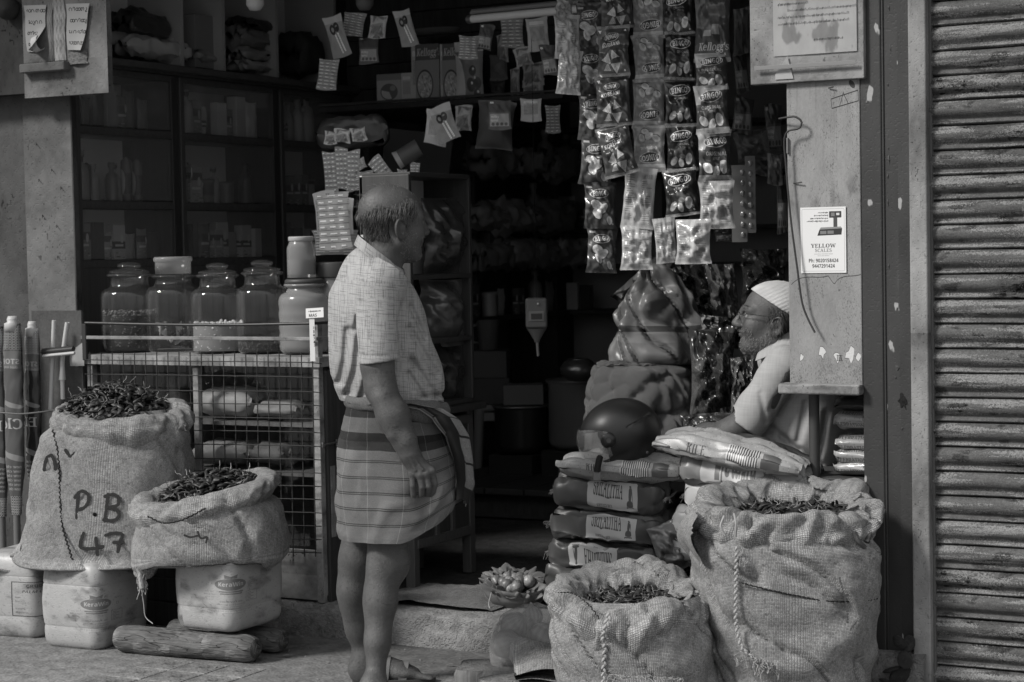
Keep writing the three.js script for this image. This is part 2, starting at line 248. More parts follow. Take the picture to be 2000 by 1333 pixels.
{
  const pitch = .0757, top = 2.5, x0 = .955, L = 1.7, NS = 34;
  const prof = [[0, -.004], [.02, .004], [.06, .012], [.14, .019], [.25, .0235], [.38, .025], [.5, .023], [.6, .017], [.68, .0095], [.735, .006], [.78, .0058], [.82, .0075], [.87, .0125], [.91, .0135], [.945, .011], [.975, .003], [1, -.004]];
  const wear = T(2048, 512, (u, v) => {
    const k = (v * 4) % 1, y = 1 - k, a = fbm(u * 26, v * 14, 5, 256), st = fbm(u * 12, v * 26 + 5, 5, 256), gr = n2(u * 600, v * 150, 256), crown = Math.exp(-(((y - .30) / .22) ** 2)) + .8 * Math.exp(-(((y - .89) / .04) ** 2));
    const red = step(.55, .75, fbm(u * 9 + 40, v * 5, 4, 256)), bare = step(.50, .68, st + .2 * (gr - .5) + .12 * (crown - .4)), rust = step(.6, .72, a) ;
    return .10 + .07 * (a - .5) + .10 * bare * (.4 + .9 * gr) - .07 * rust * (1 - bare) - .035 * red + .05 * (gr - .5) - .07 * step(.80, .86, n2(u * 90, v * 40, 256)) * red;
  });
  const wb = T(1024, 512, (u, v) => .5 + .4 * (fbm(u * 30, v * 60, 4, 64) - .5) + .2 * (n2(u * 250, v * 200, 256) - .5), false);
  const m = M(1, .66, { map: rep(wear, 1 / L, 1), bumpMap: rep(wb, 1 / L, 1), bumpScale: .002 });
  const t = thing('rolling_shutter', 'closed ribbed steel rolling shutter with worn streaked paint', 'shutter', V(x0, 0, -.03));
  for (let i = 0; i < NS; i++) {
    const off = [.13, .61, .29, .83, .47][i % 5], g = surf(24, prof.length - 1, (u, v) => { const j = Math.round(v * (prof.length - 1)), [s, z] = prof[j], x = u * L; return [x, top - i * pitch - s * pitch + (n2(x * 6, i * 3.3) - .5) * .003, z + (n2(x * 5 + 9, i * 2.1) - .5) * .003, x + off * L, (i % 4) / 4 + (1 - s) / 4]; });
    part('slat', g, m, t);
  }
  part('backing', B(L, 2.55, .006, L / 2, 1.27, -.016), M(.02, .9), t);
}

// ---------- white panel with ledge, poster board ----------
const panelTex = CT(768, 1536, (g, w, h) => { // 0.245 m wide, the paint stained, scraped and written over
  const d = g.createImageData(w, h);
  for (let y = 0; y < h; y++) for (let x = 0; x < w; x++) {
    const u = x / w, v = y / h, a = fbm(u * 4, v * 8, 5), b = fbm(u * 50, v * 100, 3), pit = step(.76, .84, n2(u * 110, v * 220)) * step(.4, .62, fbm(u * 5 + 20, v * 10, 3)), run = step(.5, .8, fbm(u * 22, v * 3 + 7, 4)) * step(.40, .2, v) , rust = step(.5, .72, fbm(u * 8 + 50, v * 16, 4)) * Math.exp(-(((v - .40) / .06) ** 2)) + .8 * step(.5, .7, n2(u * 150, v * 300) * .6 + .4 * fbm(u * 9, v * 18, 3)) * step(.83, .97, v);
    const l = enc(clamp(.265 + .13 * (a - .5) + .05 * (b - .5) - .10 * pit - .05 * run - .1 * clamp(rust), .03, .5)), i = (y * w + x) * 4; d.data[i] = d.data[i + 1] = d.data[i + 2] = l; d.data[i + 3] = 255;
  }
  g.putImageData(d, 0, 0);
  const r = rng(3); g.strokeStyle = 'rgba(30,30,30,.75)'; g.lineWidth = 4; g.lineCap = 'round';
  for (let i = 0; i < 70; i++) { const x = r() * w, y = r() * h; g.globalAlpha = .3 + .5 * r(); g.lineWidth = 1 + r() * 3; g.beginPath(); g.moveTo(x, y); g.lineTo(x + (r() - .5) * 30, y + (r() - .5) * 34); g.stroke(); }
  g.globalAlpha = 1; g.lineWidth = 5;
  // the scrawled box
  g.beginPath(); g.moveTo(470, 170); g.lineTo(480, 210); g.lineTo(755, 180); g.lineTo(750, 130); g.lineTo(470, 165); g.moveTo(600, 135); g.lineTo(560, 200); g.moveTo(600, 140); g.lineTo(650, 192); g.stroke(); g.beginPath(); g.ellipse(690, 100, 34, 16, .4, 0, 7); g.fillStyle = 'rgba(35,35,35,.7)'; g.fill();
  // torn line of an old bill
  g.lineWidth = 4; g.strokeStyle = 'rgba(40,40,40,.7)'; g.beginPath(); g.moveTo(30, 1050); g.bezierCurveTo(150, 990, 300, 1030, 420, 1010); g.bezierCurveTo(470, 1040, 480, 1060, 500, 1040); g.bezierCurveTo(560, 1000, 680, 1020, 760, 1005); g.stroke();
  // torn scraps of white paper
  for (const [x, y, s] of [[130, 1400, 1], [350, 1380, 1.6], [500, 1400, 1.3], [640, 1390, 1.8], [720, 1400, 1.2]]) { g.fillStyle = 'rgba(205,205,205,.95)'; g.beginPath(); for (let i = 0; i < 9; i++) { const a = i / 9 * 6.28, k = (16 + 34 * r()) * s * .7; g.lineTo(x + Math.cos(a) * k, y + Math.sin(a) * k * .8); } g.fill(); g.strokeStyle = 'rgba(40,40,40,.6)'; g.lineWidth = 3; g.stroke(); }
  g.fillStyle = '#222'; g.font = 'bold 40px serif'; g.fillText('IIX', 500, 1420);
});
{
  const a = onZ(1540, 600, 0), b = onZ(1685, 600, 0), yb = onZ(1600, 752, 0).y, H = 1.95 - yb;
  const t = thing('stall_panel', 'stained white metal panel with scraps of torn paper, hiding the seller', 'panel', V((a.x + b.x) / 2, yb, 0));
  const W = b.x - a.x - .004, g = RB(W, H, .035, .004, 0, H / 2, -.0175), p = g.attributes.position, n = g.attributes.normal, uv = g.attributes.uv;
  for (let i = 0; i < p.count; i++) uv.setXY(i, Math.abs(n.getX(i)) > .8 ? .03 - p.getZ(i) * .5 : p.getX(i) / W + .5, p.getY(i) / H);
  part('sheet', g, M(1, .6, { map: panelTex, bumpMap: rep(paintBump, 2, 5), bumpScale: .0012 }), t);
  part('ledge', RM(W + .03, .034, .07, .008, -.012, -.012, .006), M(1, .7, { map: rep(wallMap, 3, 3), bumpMap: rep(paintBump, 4, 4), bumpScale: .002 }), t);
  part('hinge', RB(.006, .05, .012, .002, -W / 2 + .004, onZ(1541, 285, 0).y - yb, .004), M(.2, .6), t);
  for (const [px, py, w] of [[1560, 358, .03], [1625, 172, .018]]) { const q = onZ(px, py, 0); part('nail', rod(V(q.x - t.position.x - w / 2, q.y - yb, .004), V(q.x - t.position.x + w / 2, q.y - yb + .002, .012), .0022, 6), M(.05, .5), t); }
}
const scrawl = (g, x, y, w, n, s, r) => { g.beginPath(); for (let i = 0; i < n; i++) { const px = x + (i / n) * w; g.moveTo(px, y); g.bezierCurveTo(px + s * .2, y - s * (r() + .3), px + s * .6, y - s * r(), px + s * .5, y + s * .1 * r()); if (r() < .4) { g.arc(px + s * .4, y - s * .25, s * .22, 0, 6); } } g.stroke(); };
{ // the notice under plastic on the board above
  const a = onZ(1463, 100, .03), b = onZ(1686, 100, .03), yb = (onZ(1465, 171, .03).y + onZ(1640, 150, .03).y) / 2, W = b.x - a.x, H = .62;
  const t = thing('notice_board', 'pale board with a typed notice taped under plastic above the white panel', 'notice board', V((a.x + b.x) / 2, yb, .02));
  part('board', RM(W, H, .03, .004, 0, H / 2, -.015), M(1, .7, { map: rep(wallMap, 2, 2), bumpMap: rep(paintBump, 2, 2), bumpScale: .0015 }), t);
  const paper = CT(512, 512, (g, w, h) => {
    const im = g.createImageData(w, h); for (let y = 0; y < h; y++) for (let x = 0; x < w; x++) { const s = step(.55, .68, fbm(x / 90, y / 90, 4)), e = step(70, 0, x) * .3, l = enc(.42 + .1 * (fbm(x / 40 + 9, y / 40, 4) - .5) - .19 * s - .1 * e * s), i = (y * w + x) * 4; im.data[i] = im.data[i + 1] = im.data[i + 2] = l; im.data[i + 3] = 255; } g.putImageData(im, 0, 0);
    const r = rng(4); g.strokeStyle = 'rgba(40,40,40,.75)'; g.lineWidth = 1.6;
    for (let i = 0; i < 15; i++) { const y = 120 + i * 21; scrawl(g, 30 + (i % 4 === 0 ? 60 : 0), y, i === 0 ? 140 : i % 4 === 3 ? 190 : 440, i === 0 ? 16 : i % 4 === 3 ? 24 : 52, 11, r); }
    scrawl(g, 250, 470, 180, 22, 11, r);
  });
  const p = onZ(1510, 100, .03), W2 = .272; part('paper', slab(12, 14, (u, v) => [p.x - t.position.x + u * W2, .085 + v * .5, .0035 + .002 * n2(u * 4, v * 5)], .0008), M(1, .85, { map: paper }), t);
  part('plastic_sleeve', slab(30, 30, (u, v) => [-W / 2 + .02 + u * (W - .022), .045 + v * .56 - .012 * Math.sin(u * 2.6) + .02 * (u - .5), .0075 + .006 * fbm(u * 5, v * 9, 3) + (v < .06 ? .004 * Math.sin(u * 60) * (1 - v / .06) : 0)], .0004), M(.97, .08, { phys: 1, transmission: 1, thickness: 0, ior: 1.35 }), t);
  part('paper_scrap', slab(6, 6, (u, v) => [-W / 2 + .085 + u * .06 * (1 - v * .3), .012 + v * .055 * (.3 + u), .004 + .004 * u * v]), M(.4, .8), t);
  part('tape', RB(W - .04, .012, .0015, .0006, 0, .05, .018), M(.22, .35), t);
}
{ // the sticker of the scale dealer
  const a = onZ(1564, 406, 0), b = onZ(1653, 405, 0), c = onZ(1566, 534, 0), W = b.x - a.x, H = a.y - c.y;
  const tex = CT(512, 752, (g, w, h) => {
    g.fillStyle = G(.72); g.fillRect(0, 0, w, h); g.strokeStyle = '#999'; g.lineWidth = 4; g.beginPath(); g.roundRect(18, 22, w - 36, h - 44, 14); g.stroke();
    const r = rng(9); g.strokeStyle = '#333'; g.lineWidth = 3; [[200, 70, 110], [155, 102, 155], [110, 134, 200], [70, 166, 245]].forEach(([x, y, l]) => scrawl(g, x, y, l, l / 11 | 0, 20, r));
    g.fillStyle = '#333'; g.beginPath(); g.roundRect(325, 50, 138, 74, 8); g.fill(); g.fillStyle = '#777'; g.fillRect(346, 66, 40, 40); g.fillStyle = '#ccc'; g.fillRect(404, 70, 36, 26); g.fillStyle = '#444'; g.fillRect(372, 122, 44, 120);
    g.fillStyle = '#888'; g.beginPath(); g.moveTo(230, 232); g.lineTo(455, 226); g.lineTo(470, 246); g.lineTo(215, 256); g.fill(); g.fillStyle = '#2c2c2c'; g.beginPath(); g.moveTo(215, 256); g.lineTo(470, 246); g.lineTo(462, 318); g.lineTo(190, 326); g.closePath(); g.fill(); g.fillStyle = '#777'; g.fillRect(222, 272, 70, 36); g.fillRect(304, 270, 70, 36);
    g.fillStyle = '#111'; g.textAlign = 'center'; g.font = 'bold 62px serif'; g.fillText('YELLOW', w / 2, 462); g.font = '52px serif'; g.fillText('SCALES', w / 2, 512);
    g.font = '15px sans-serif'; g.fillStyle = '#666'; g.fillText('COUNTER & PRECISION SCALES', w / 2, 540); g.fillText('SALES AND SERVICE', w / 2, 560);
    g.fillStyle = '#111'; g.font = 'bold 58px sans-serif'; g.save(); g.translate(w / 2, 630); g.scale(.8, 1); g.fillText('Ph: 9020158424', 0, 0); g.restore(); g.save(); g.translate(w / 2, 692); g.scale(.8, 1); g.fillText('9447291424', 0, 0); g.restore();
  });
  one('sticker', slab(6, 8, (u, v) => [u * W, -H + v * H, .002 + .0015 * (u > .9 ? (u - .9) * 10 : 0)], .0008), M(1, .5, { map: tex }), 'white sticker with a printed weighing scale and two phone numbers on the panel', 'sticker', V(a.x, a.y, .001));
}
{ // bent hook of thick wire hung over the edge of the panel
  const q = (px, py, z) => onZ(px, py, z);
  one('wire_hook', merge([tube([q(1522, 232, .02), q(1540, 229, .03), q(1553, 228, .03), q(1566, 238, .03), q(1562, 250, .03), q(1540, 256, .032), q(1533, 268, .03), q(1536, 330, .026), q(1544, 420, .026), q(1557, 520, .026), q(1568, 595, .026), q(1577, 620, .026), q(1592, 650, .03)], .0034, 90, 8)]), M(.03, .5), 'long dark bent wire hook hanging over the left edge of the white panel', 'hook');
}

// ---------- left of the shop: post, header box, notices ----------
{
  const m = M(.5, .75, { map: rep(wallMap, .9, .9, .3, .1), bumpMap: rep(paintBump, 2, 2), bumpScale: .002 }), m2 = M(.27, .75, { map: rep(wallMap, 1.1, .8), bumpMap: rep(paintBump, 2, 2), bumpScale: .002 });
  const t = thing('shop_post', 'pale painted plank post at the left end of the shop front', 'post', V(-2.63, 0, -.1));
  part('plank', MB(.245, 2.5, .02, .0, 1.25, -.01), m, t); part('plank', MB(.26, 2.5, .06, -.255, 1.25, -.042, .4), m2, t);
  part('edge_strip', RM(.01, 2.5, .03, .004, .126, 1.25, -.014), m2, t);
  const k = M(.03, .6); for (const [px, py] of [[70, 280], [82, 420], [110, 440], [100, 330], [75, 350], [118, 365], [112, 500]]) { const q = onZ(px, py, -.1); part('nail', rod(V(q.x + 2.63, q.y, 0), V(q.x + 2.63 + .012, q.y - .01, .014), .0016, 5), k, t); }
  const h = thing('header_box', 'boxed pale header board with torn paper strips over the left post', 'board', V(0, 0, 0)), a = onZ(45, 100, 0), b = onZ(209, 100, 0), y0 = onZ(208, 181, 0).y;
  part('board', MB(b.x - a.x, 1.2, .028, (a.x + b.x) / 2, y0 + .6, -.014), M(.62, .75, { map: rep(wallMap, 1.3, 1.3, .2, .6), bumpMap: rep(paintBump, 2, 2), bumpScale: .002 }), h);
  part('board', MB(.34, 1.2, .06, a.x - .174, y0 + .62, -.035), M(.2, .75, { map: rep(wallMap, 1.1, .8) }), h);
  const c = onZ(42, 132, .02), d = onZ(130, 132, .02); part('ledge', RM(d.x - c.x, .035, .05, .005, (c.x + d.x) / 2, c.y - .006, .012), m, h);
}
// rows of an Indian script, drawn as looped strokes
const LOOP = {
  ma: (g) => { g.arc(8, -12, 7, 2.2, 7.6); g.moveTo(14, -2); g.lineTo(30, -2); g.moveTo(24, -2); g.bezierCurveTo(40, -6, 34, -26, 22, -20); },
  sa: (g) => { g.moveTo(2, 0); g.bezierCurveTo(-2, -26, 12, -26, 13, -8); g.bezierCurveTo(13, 4, 6, 2, 10, -6); g.moveTo(13, -8); g.bezierCurveTo(14, -28, 30, -26, 26, 0); },
  ka: (g) => { g.ellipse(10, -10, 8, 10, 0, 0, 7); g.moveTo(20, -10); g.ellipse(28, -10, 8, 10, 0, 3.14, 9.2); g.moveTo(18, -22); g.lineTo(18, 0); },
  aa: (g) => { g.moveTo(0, -18); g.bezierCurveTo(14, -30, 16, 0, 6, -2); g.bezierCurveTo(-2, -6, 14, -14, 20, 0); g.moveTo(20, -18); g.bezierCurveTo(34, -26, 34, 4, 22, 0); },
  ra: (g) => { g.moveTo(2, 0); g.bezierCurveTo(-4, -28, 28, -28, 22, 0); },
  i: (g) => { g.arc(4, -18, 7, 2.4, 7.4); g.moveTo(10, -15); g.lineTo(9, 0); },
  u: (g) => { g.moveTo(4, -20); g.bezierCurveTo(16, -18, 12, 2, 4, 0); g.bezierCurveTo(-2, 8, 12, 12, 14, 4); },
  pa: (g) => { g.moveTo(0, -18); g.lineTo(8, -18); g.lineTo(8, -2); g.lineTo(24, -2); g.lineTo(24, -20); },
};
{
  const write = (g, words, x, y, s) => { for (const k of words) { g.save(); g.translate(x, y); g.scale(s, s); g.lineWidth = 4.4; g.beginPath(); LOOP[k](g); g.stroke(); g.restore(); x += s * (k === 'i' || k === 'u' ? 17 : 36); } };
  const sheet = (rows) => CT(256, 512, (g, w, h) => { g.fillStyle = G(.36); g.fillRect(0, 0, w, h); speckle(g, w, h, 900, .1, 3); g.strokeStyle = '#1c1c1c'; rows.forEach((r, i) => write(g, r, 28 + (i % 2) * 8, 78 + i * 124, 1.55)); });
  const t1 = sheet([['ma', 'ra', 'sa', 'ka'], ['aa', 'u', 'ra', 'ra'], ['sa', 'i', 'ma'], ['sa', 'u', 'ka']]), t2 = sheet([['ra', 'i', 'ka', 'sa', 'u'], ['ka', 'ra', 'i', 'ka', 'u'], ['pa', 'ra', 'ma', 'i', 'ka'], ['ma', 'ka', 'sa', 'ka']]);
  const quad = (a, b, c, d, z0, curl) => slab(10, 18, (u, v) => { const p = a.clone().lerp(b, u), q = d.clone().lerp(c, u), s = q.lerp(p, v); return [s.x, s.y, .006 + .004 * Math.sin(v * 6 + u * 3) + z0 + curl * Math.max(0, u - .45) * Math.max(0, .55 - v) * .6]; }, .0008);
  one('paper_notice', quad(onZ(47, 11, 0), onZ(92, 10, 0), onZ(88, 102, 0), onZ(55, 101, 0), 0, .5), M(1, .8, { map: t1 }), 'torn curling paper notice with four printed lines, left one of two over the post', 'notice', V(0, 0, 0));
  one('paper_notice', quad(onZ(131, 8, 0), onZ(178, 7, 0), onZ(166, 99, 0), onZ(135, 98, 0), .004, .1), M(1, .8, { map: t2 }), 'torn paper notice with four printed lines, right one of two over the post', 'notice', V(0, 0, 0));
  const strip = (nm, px0, px1, y0, y1, l, lab) => { const a = onZ(px0, y0, 0), b = onZ(px1, y1, 0), W = b.x - a.x, H = a.y - b.y; one(nm, slab(8, 16, (u, v) => [a.x + u * W + (n2(v * 4, px0) - .5) * .012, b.y + v * H, .004 + .012 * Math.sin(u * 3.14) * (1 - v)], .001), M(l, .85, { map: rep(wallMap, 3, 3) }), lab, 'paper strip'); };
  strip('paper_strip', 92, 106, 8, 120, .8, 'grey torn paper strip curling beside the left notice'); strip('paper_strip', 104, 130, 0, 118, 1.1, 'pale torn paper strip hanging between the two notices');
  strip('paper_strip', 134, 172, 99, 124, .55, 'dark patch of old paper below the right notice');
  const q = onZ(80, 88, 0); one('paper_curl', xf(slab(14, 6, (u, v) => { const a = u * 4; return [(v - .5) * .03, Math.cos(a) * .035 * (1 - u * .3), Math.sin(a) * .025 + .02]; }, .001), { r: [0, 0, .25] }), M(.5, .8), 'rolled flap of torn paper peeling off the left notice', 'paper curl', q);
  const q2 = onZ(20, 15, 0); one('round_fitting', xf(lathe([[0, .0], [.035, .0], [.045, -.01], [.04, -.05], [0, -.06]], 20), { r: [-1.3, 0, .3] }), M(.03, .8), 'dark round fitting at the top left corner over the post', 'fitting', q2);
}
// ---------- jute, chillies, sacks ----------
const juteMap = T(512, 512, (u, v) => { // plain weave of uneven threads, 36 a tile
  const n = 36, x = u * n + .25 * n2(v * 60, 3, 60), y = v * n + .25 * n2(9, u * 60, 60), over = (Math.floor(x) + Math.floor(y)) & 1, a = x % 1, b = y % 1;
  const tw = n2(Math.floor(x) * 3.7, v * 20, 256), tf = n2(u * 20, Math.floor(y) * 5.1, 256), k = over ? Math.sin(a * 3.14) : Math.sin(b * 3.14), s = fbm(u * 10, v * 10, 4, 10);
  return (.41 + .26 * ((over ? tw : tf) - .5) + .2 * (s - .5)) * (.35 + .65 * k);
});
const juteBump = T(512, 512, (u, v) => { const n = 36, x = u * n + .25 * n2(v * 60, 3, 60), y = v * n + .25 * n2(9, u * 60, 60), over = (Math.floor(x) + Math.floor(y)) & 1, a = x % 1, b = y % 1; return over ? Math.sin(a * 3.14) * (.6 + .4 * Math.abs(Math.cos((b - .5) * 3.14))) : Math.sin(b * 3.14) * (.6 + .4 * Math.abs(Math.cos((a - .5) * 3.14))); }, false);
const TILE = .15;
const mJute = M(1, .95, { map: rep(juteMap, 1 / TILE), bumpMap: rep(juteBump, 1 / TILE), bumpScale: .0022 });
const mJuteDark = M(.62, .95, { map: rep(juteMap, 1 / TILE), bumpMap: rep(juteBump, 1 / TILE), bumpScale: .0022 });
// a local frame that faces the street camera, at a point of the place: L(px, py, z) is where the photograph's point lies, z metres nearer than the frame's middle
function frame(o, turn = TURN) {
  const ex = V(Math.cos(turn), 0, -Math.sin(turn)), ez = V(Math.sin(turn), 0, Math.cos(turn));
  return { o, turn, L(px, py, z = 0) { const d = ray(px, py), q = o.clone().addScaledVector(ez, z).sub(CAM), t = q.dot(ez) / d.dot(ez), w = CAM.clone().addScaledVector(d, t).sub(o); return [w.dot(ex), w.y, w.dot(ez)]; } };
}
// rows of [py, pxLeft, pxRight] become rings of a filled sack
function sackBody(F, rows, { dr = .8, p = 2.5, seed = 1, nu = 96, nv = 64, wr = .012, zc = 0, weave = 1, uw = 1, print = false, drFn } = {}) {
  const R = rows.map(([py, l, r, d]) => { const a = F.L(l, py), b = F.L(r, py); return { y: (a[1] + b[1]) / 2, c: (a[0] + b[0]) / 2, w: (b[0] - a[0]) / 2, d: d ?? dr, lean: (b[1] - a[1]) / 2 }; });
  const o = seed * 11.3;
  return surf(nu, nv, (u, v) => {
    const s = v * (R.length - 1), i = Math.min(R.length - 2, Math.floor(s)), f = s - i, P = (k) => { const a = R[Math.max(0, i - 1)][k], b = R[i][k], c = R[i + 1][k], e = R[Math.min(R.length - 1, i + 2)][k]; return b + .5 * f * (c - a + f * (2 * a - 5 * b + 4 * c - e + f * (3 * (b - c) + e - a))); };
    const w = P('w'), a = u * Math.PI * 2 - Math.PI / 2 + Math.PI, c = -Math.sin(a - Math.PI / 2), sn = Math.cos(a - Math.PI / 2), q = (t) => Math.sign(t) * Math.pow(Math.abs(t), 2 / p);
    const X = Math.cos(a), Z = -Math.sin(a); // u = .5 faces away, u = 0 .. 1 starts behind
    const y = P('y'), nz = (n3(X * 3 + o, y * 7 + o, Z * 3) - .5) * wr * 2.4 + (n3(X * 2 + o, y * 26, Z * 2 + o) - .5) * wr * 1.1 + (fbm(u * 34 + o, y * 22, 3) - .5) * wr * .55 + Math.sin(y * 42 + n3(X * 2 + o, y * 4, Z * 2) * 12) * wr * .34 * n2(u * 7 + o, y * 5) - wr * 1.3 * Math.max(0, 1 - Math.abs(n2(u * 6 + o, y * 9 + u * 14) - .5) * 14);
    const x = P('c') + q(X) * w + nz * X, z = zc + q(Z) * w * P('d') + nz * Z;
    return [x, y + nz * .2, z, print ? u : u * 6.283 * R[Math.floor(R.length / 2)].w * .92, print ? v : y];
  }, true);
}
// the turned-down collar: [cx, cy, cz] its middle, ellipse rx x rz, tilt (dy per x, dy per z), section tr (across) x th (down), h(θ) extra
function collar({ c, rx, rz, tx = 0, tz = 0, tr = .035, th = .06, seed = 1, nu = 120, nv = 24, wob = .02, vary = () => [1, 0, 0], p = 2.2 }) {
  const o = seed * 5.9;
  return surf(nu, nv, (u, v) => {
    const a = u * 6.28319, X = Math.cos(a), Z = Math.sin(a), q = (t) => Math.sign(t) * Math.pow(Math.abs(t), 2 / p), b = v * 6.28319 - 1.2, [k, dy, dr] = vary(X, Z, a);
    const lump = 1 + (n3(X * 2.2 + o, 1, Z * 2.2 + o) - .5) * .7, kk = k * lump, cr = Math.cos(b), sv = Math.sin(b);
    const nz = (n3(X * 5 + o, sv * 2 + cr, Z * 5) - .5) * wob + (fbm(u * 60 + o, v * 7, 3) - .5) * wob * .5 + wob * .22 * Math.sin(a * 17 + sv * 2.5 + n3(X * 3 + o, sv, Z * 3) * 14) - wob * .7 * Math.pow(1 - Math.abs(2 * n3(X * 4 + o, sv * 1.5 + 4, Z * 4) - 1), 8);
    const rr = cr * tr * kk * (sv < 0 ? 1.12 : .9) + nz + dr - (sv < -.2 ? .01 : 0), hh = sv * th * kk * (sv < 0 ? 1.15 : .62) + nz * .5;
    const bx = q(X) * rx, bz = q(Z) * rz;
    return [c[0] + bx + X * rr, c[1] + hh + dy + tx * bx + tz * bz + (n3(X * 1.6 + o, 7, Z * 1.6) - .5) * wob * 1.6, c[2] + bz + Z * rr, u * 6.283 * (rx + rz) / 2, v * 2 * (tr + th) * 1.7];
  }, true);
}
// one dried pod: a bent, crinkled taper with its stalk
const POD = [0, 1, 2, 3, 4].map((s) => { const r = rng(s + 50), b = .5 + r() * 1.1, g = surf(6, 6, (u, v) => { const k = .0055 * Math.sin(Math.PI * Math.pow(clamp(v * .92 + .06), .6)) * (1 + .35 * (n2(u * 4, v * 6 + s * 9, 4) - .5)) + .0004, a = u * 6.283, x = (v - .5) * .052; return [x, Math.cos(a) * k * .8 + b * .012 * (1 - (2 * v - 1) ** 2), Math.sin(a) * k * 1.3 + .006 * Math.sin(v * 4 + s)]; }, true); return clean(g); });
const STALK = [0, 1, 2].map((s) => clean(tube([V(.024, 0, 0), V(.032, .004, .002 * s), V(.042, .004 - .004 * s, .006), V(.05, .008, .004 + .003 * s)], .0011, 5, 4)));
const mPod = M(1, .48, { vertexColors: true });
function chillies(label, F, mid, rx, rz, h, n, seed, { tx = 0, tz = 0, stalks = .3, thin = 1 } = {}) {
  const r = rng(seed), gs = [], put = (g, l, m) => { const k = g.clone().applyMatrix4(m), c = new Float32Array(k.attributes.position.count * 3).fill(l); k.setAttribute('color', new THREE.BufferAttribute(c, 3)); gs.push(k); };
  const heap = surf(24, 8, (u, v) => { const a = u * 6.283, q = v; return [mid[0] + Math.cos(a) * rx * q, mid[1] + h * (1 - q * q) - .016 + tx * Math.cos(a) * rx * q + tz * Math.sin(a) * rz * q + .008 * n2(u * 20, v * 9), mid[2] + Math.sin(a) * rz * q]; }); put(clean(heap), .008, new THREE.Matrix4());
  for (let i = 0; i < n; i++) {
    const a = r() * 6.283, q = Math.sqrt(r()), x = Math.cos(a) * rx * q, z = Math.sin(a) * rz * q, y = h * (1 - q * q) + tx * x + tz * z + r() * .014 - .004;
    const m = new THREE.Matrix4().compose(V(mid[0] + x, mid[1] + y, mid[2] + z), new THREE.Quaternion().setFromEuler(new THREE.Euler((r() - .5) * 1.6, r() * 6.283, (r() - .5) * 1.1)), V(.8 + r() * .5, (.8 + r() * .5) * thin, (.8 + r() * .5) * thin));
    put(POD[i % 5], .016 + .035 * r() * r(), m); if (r() < stalks) put(STALK[i % 3], .12 + .3 * r(), m);
  }
  const o = one('dried_chillies', mergeGeometries(gs), mPod, label, 'chillies', F.o, F.turn, null, 'stuff'); return o;
}
// stitches: little beads of twine along a line of points
function stitches(pts, r = .004, gap = .011, zig = .003) { const c = new THREE.CatmullRomCurve3(pts), n = Math.floor(c.getLength() / gap), gs = [], s = new THREE.SphereGeometry(1, 6, 5); for (let i = 0; i <= n; i++) { const p = c.getPointAt(i / n), t = c.getTangentAt(i / n); const q = new THREE.Quaternion().setFromUnitVectors(V(0, 1, 0), t.clone().add(V((i & 1 ? 1 : -1) * .55, 0, 0)).normalize()); gs.push(s.clone().applyMatrix4(new THREE.Matrix4().compose(p.add(V((i & 1 ? 1 : -1) * zig, 0, 0)), q, V(r, r * 1.9, r)))); } return merge(gs); }
// loose threads
function frays(at, n, len, seed, r0 = .0009, down = .6) { const r = rng(seed), gs = []; for (let i = 0; i < n; i++) { const p = at(r()), d = V(r() - .5, (r() - .5) - down * .5, r() * .8), q = [p]; for (let k = 1; k < 5; k++) q.push(p.clone().addScaledVector(d, len * k / 4 * (.5 + r())).add(V((r() - .5) * len * .4, (r() - .5) * len * .3 - down * len * (k / 4) ** 2 * .5, 0))); gs.push(tube(q, r0, 6, 4)); } return merge(gs); }
const mTwine = M(.36, .9), mTwineDark = M(.03, .9);
// points on the front of a sack body, from photograph points (nearest z found on the mesh along the frame's depth)
function frontOf(g, F, pts, off = .002) { const p = g.attributes.position; return pts.map(([px, py]) => { const a = F.L(px, py, 0); let best = -1e9; for (let i = 0; i < p.count; i++) { const dx = p.getX(i) - a[0], dy = p.getY(i) - a[1]; if (dx * dx + dy * dy < .0009 && p.getZ(i) > best) best = p.getZ(i); } if (best < -1e8) best = 0; const b = F.L(px, py, best + off); return V(...b); }); }
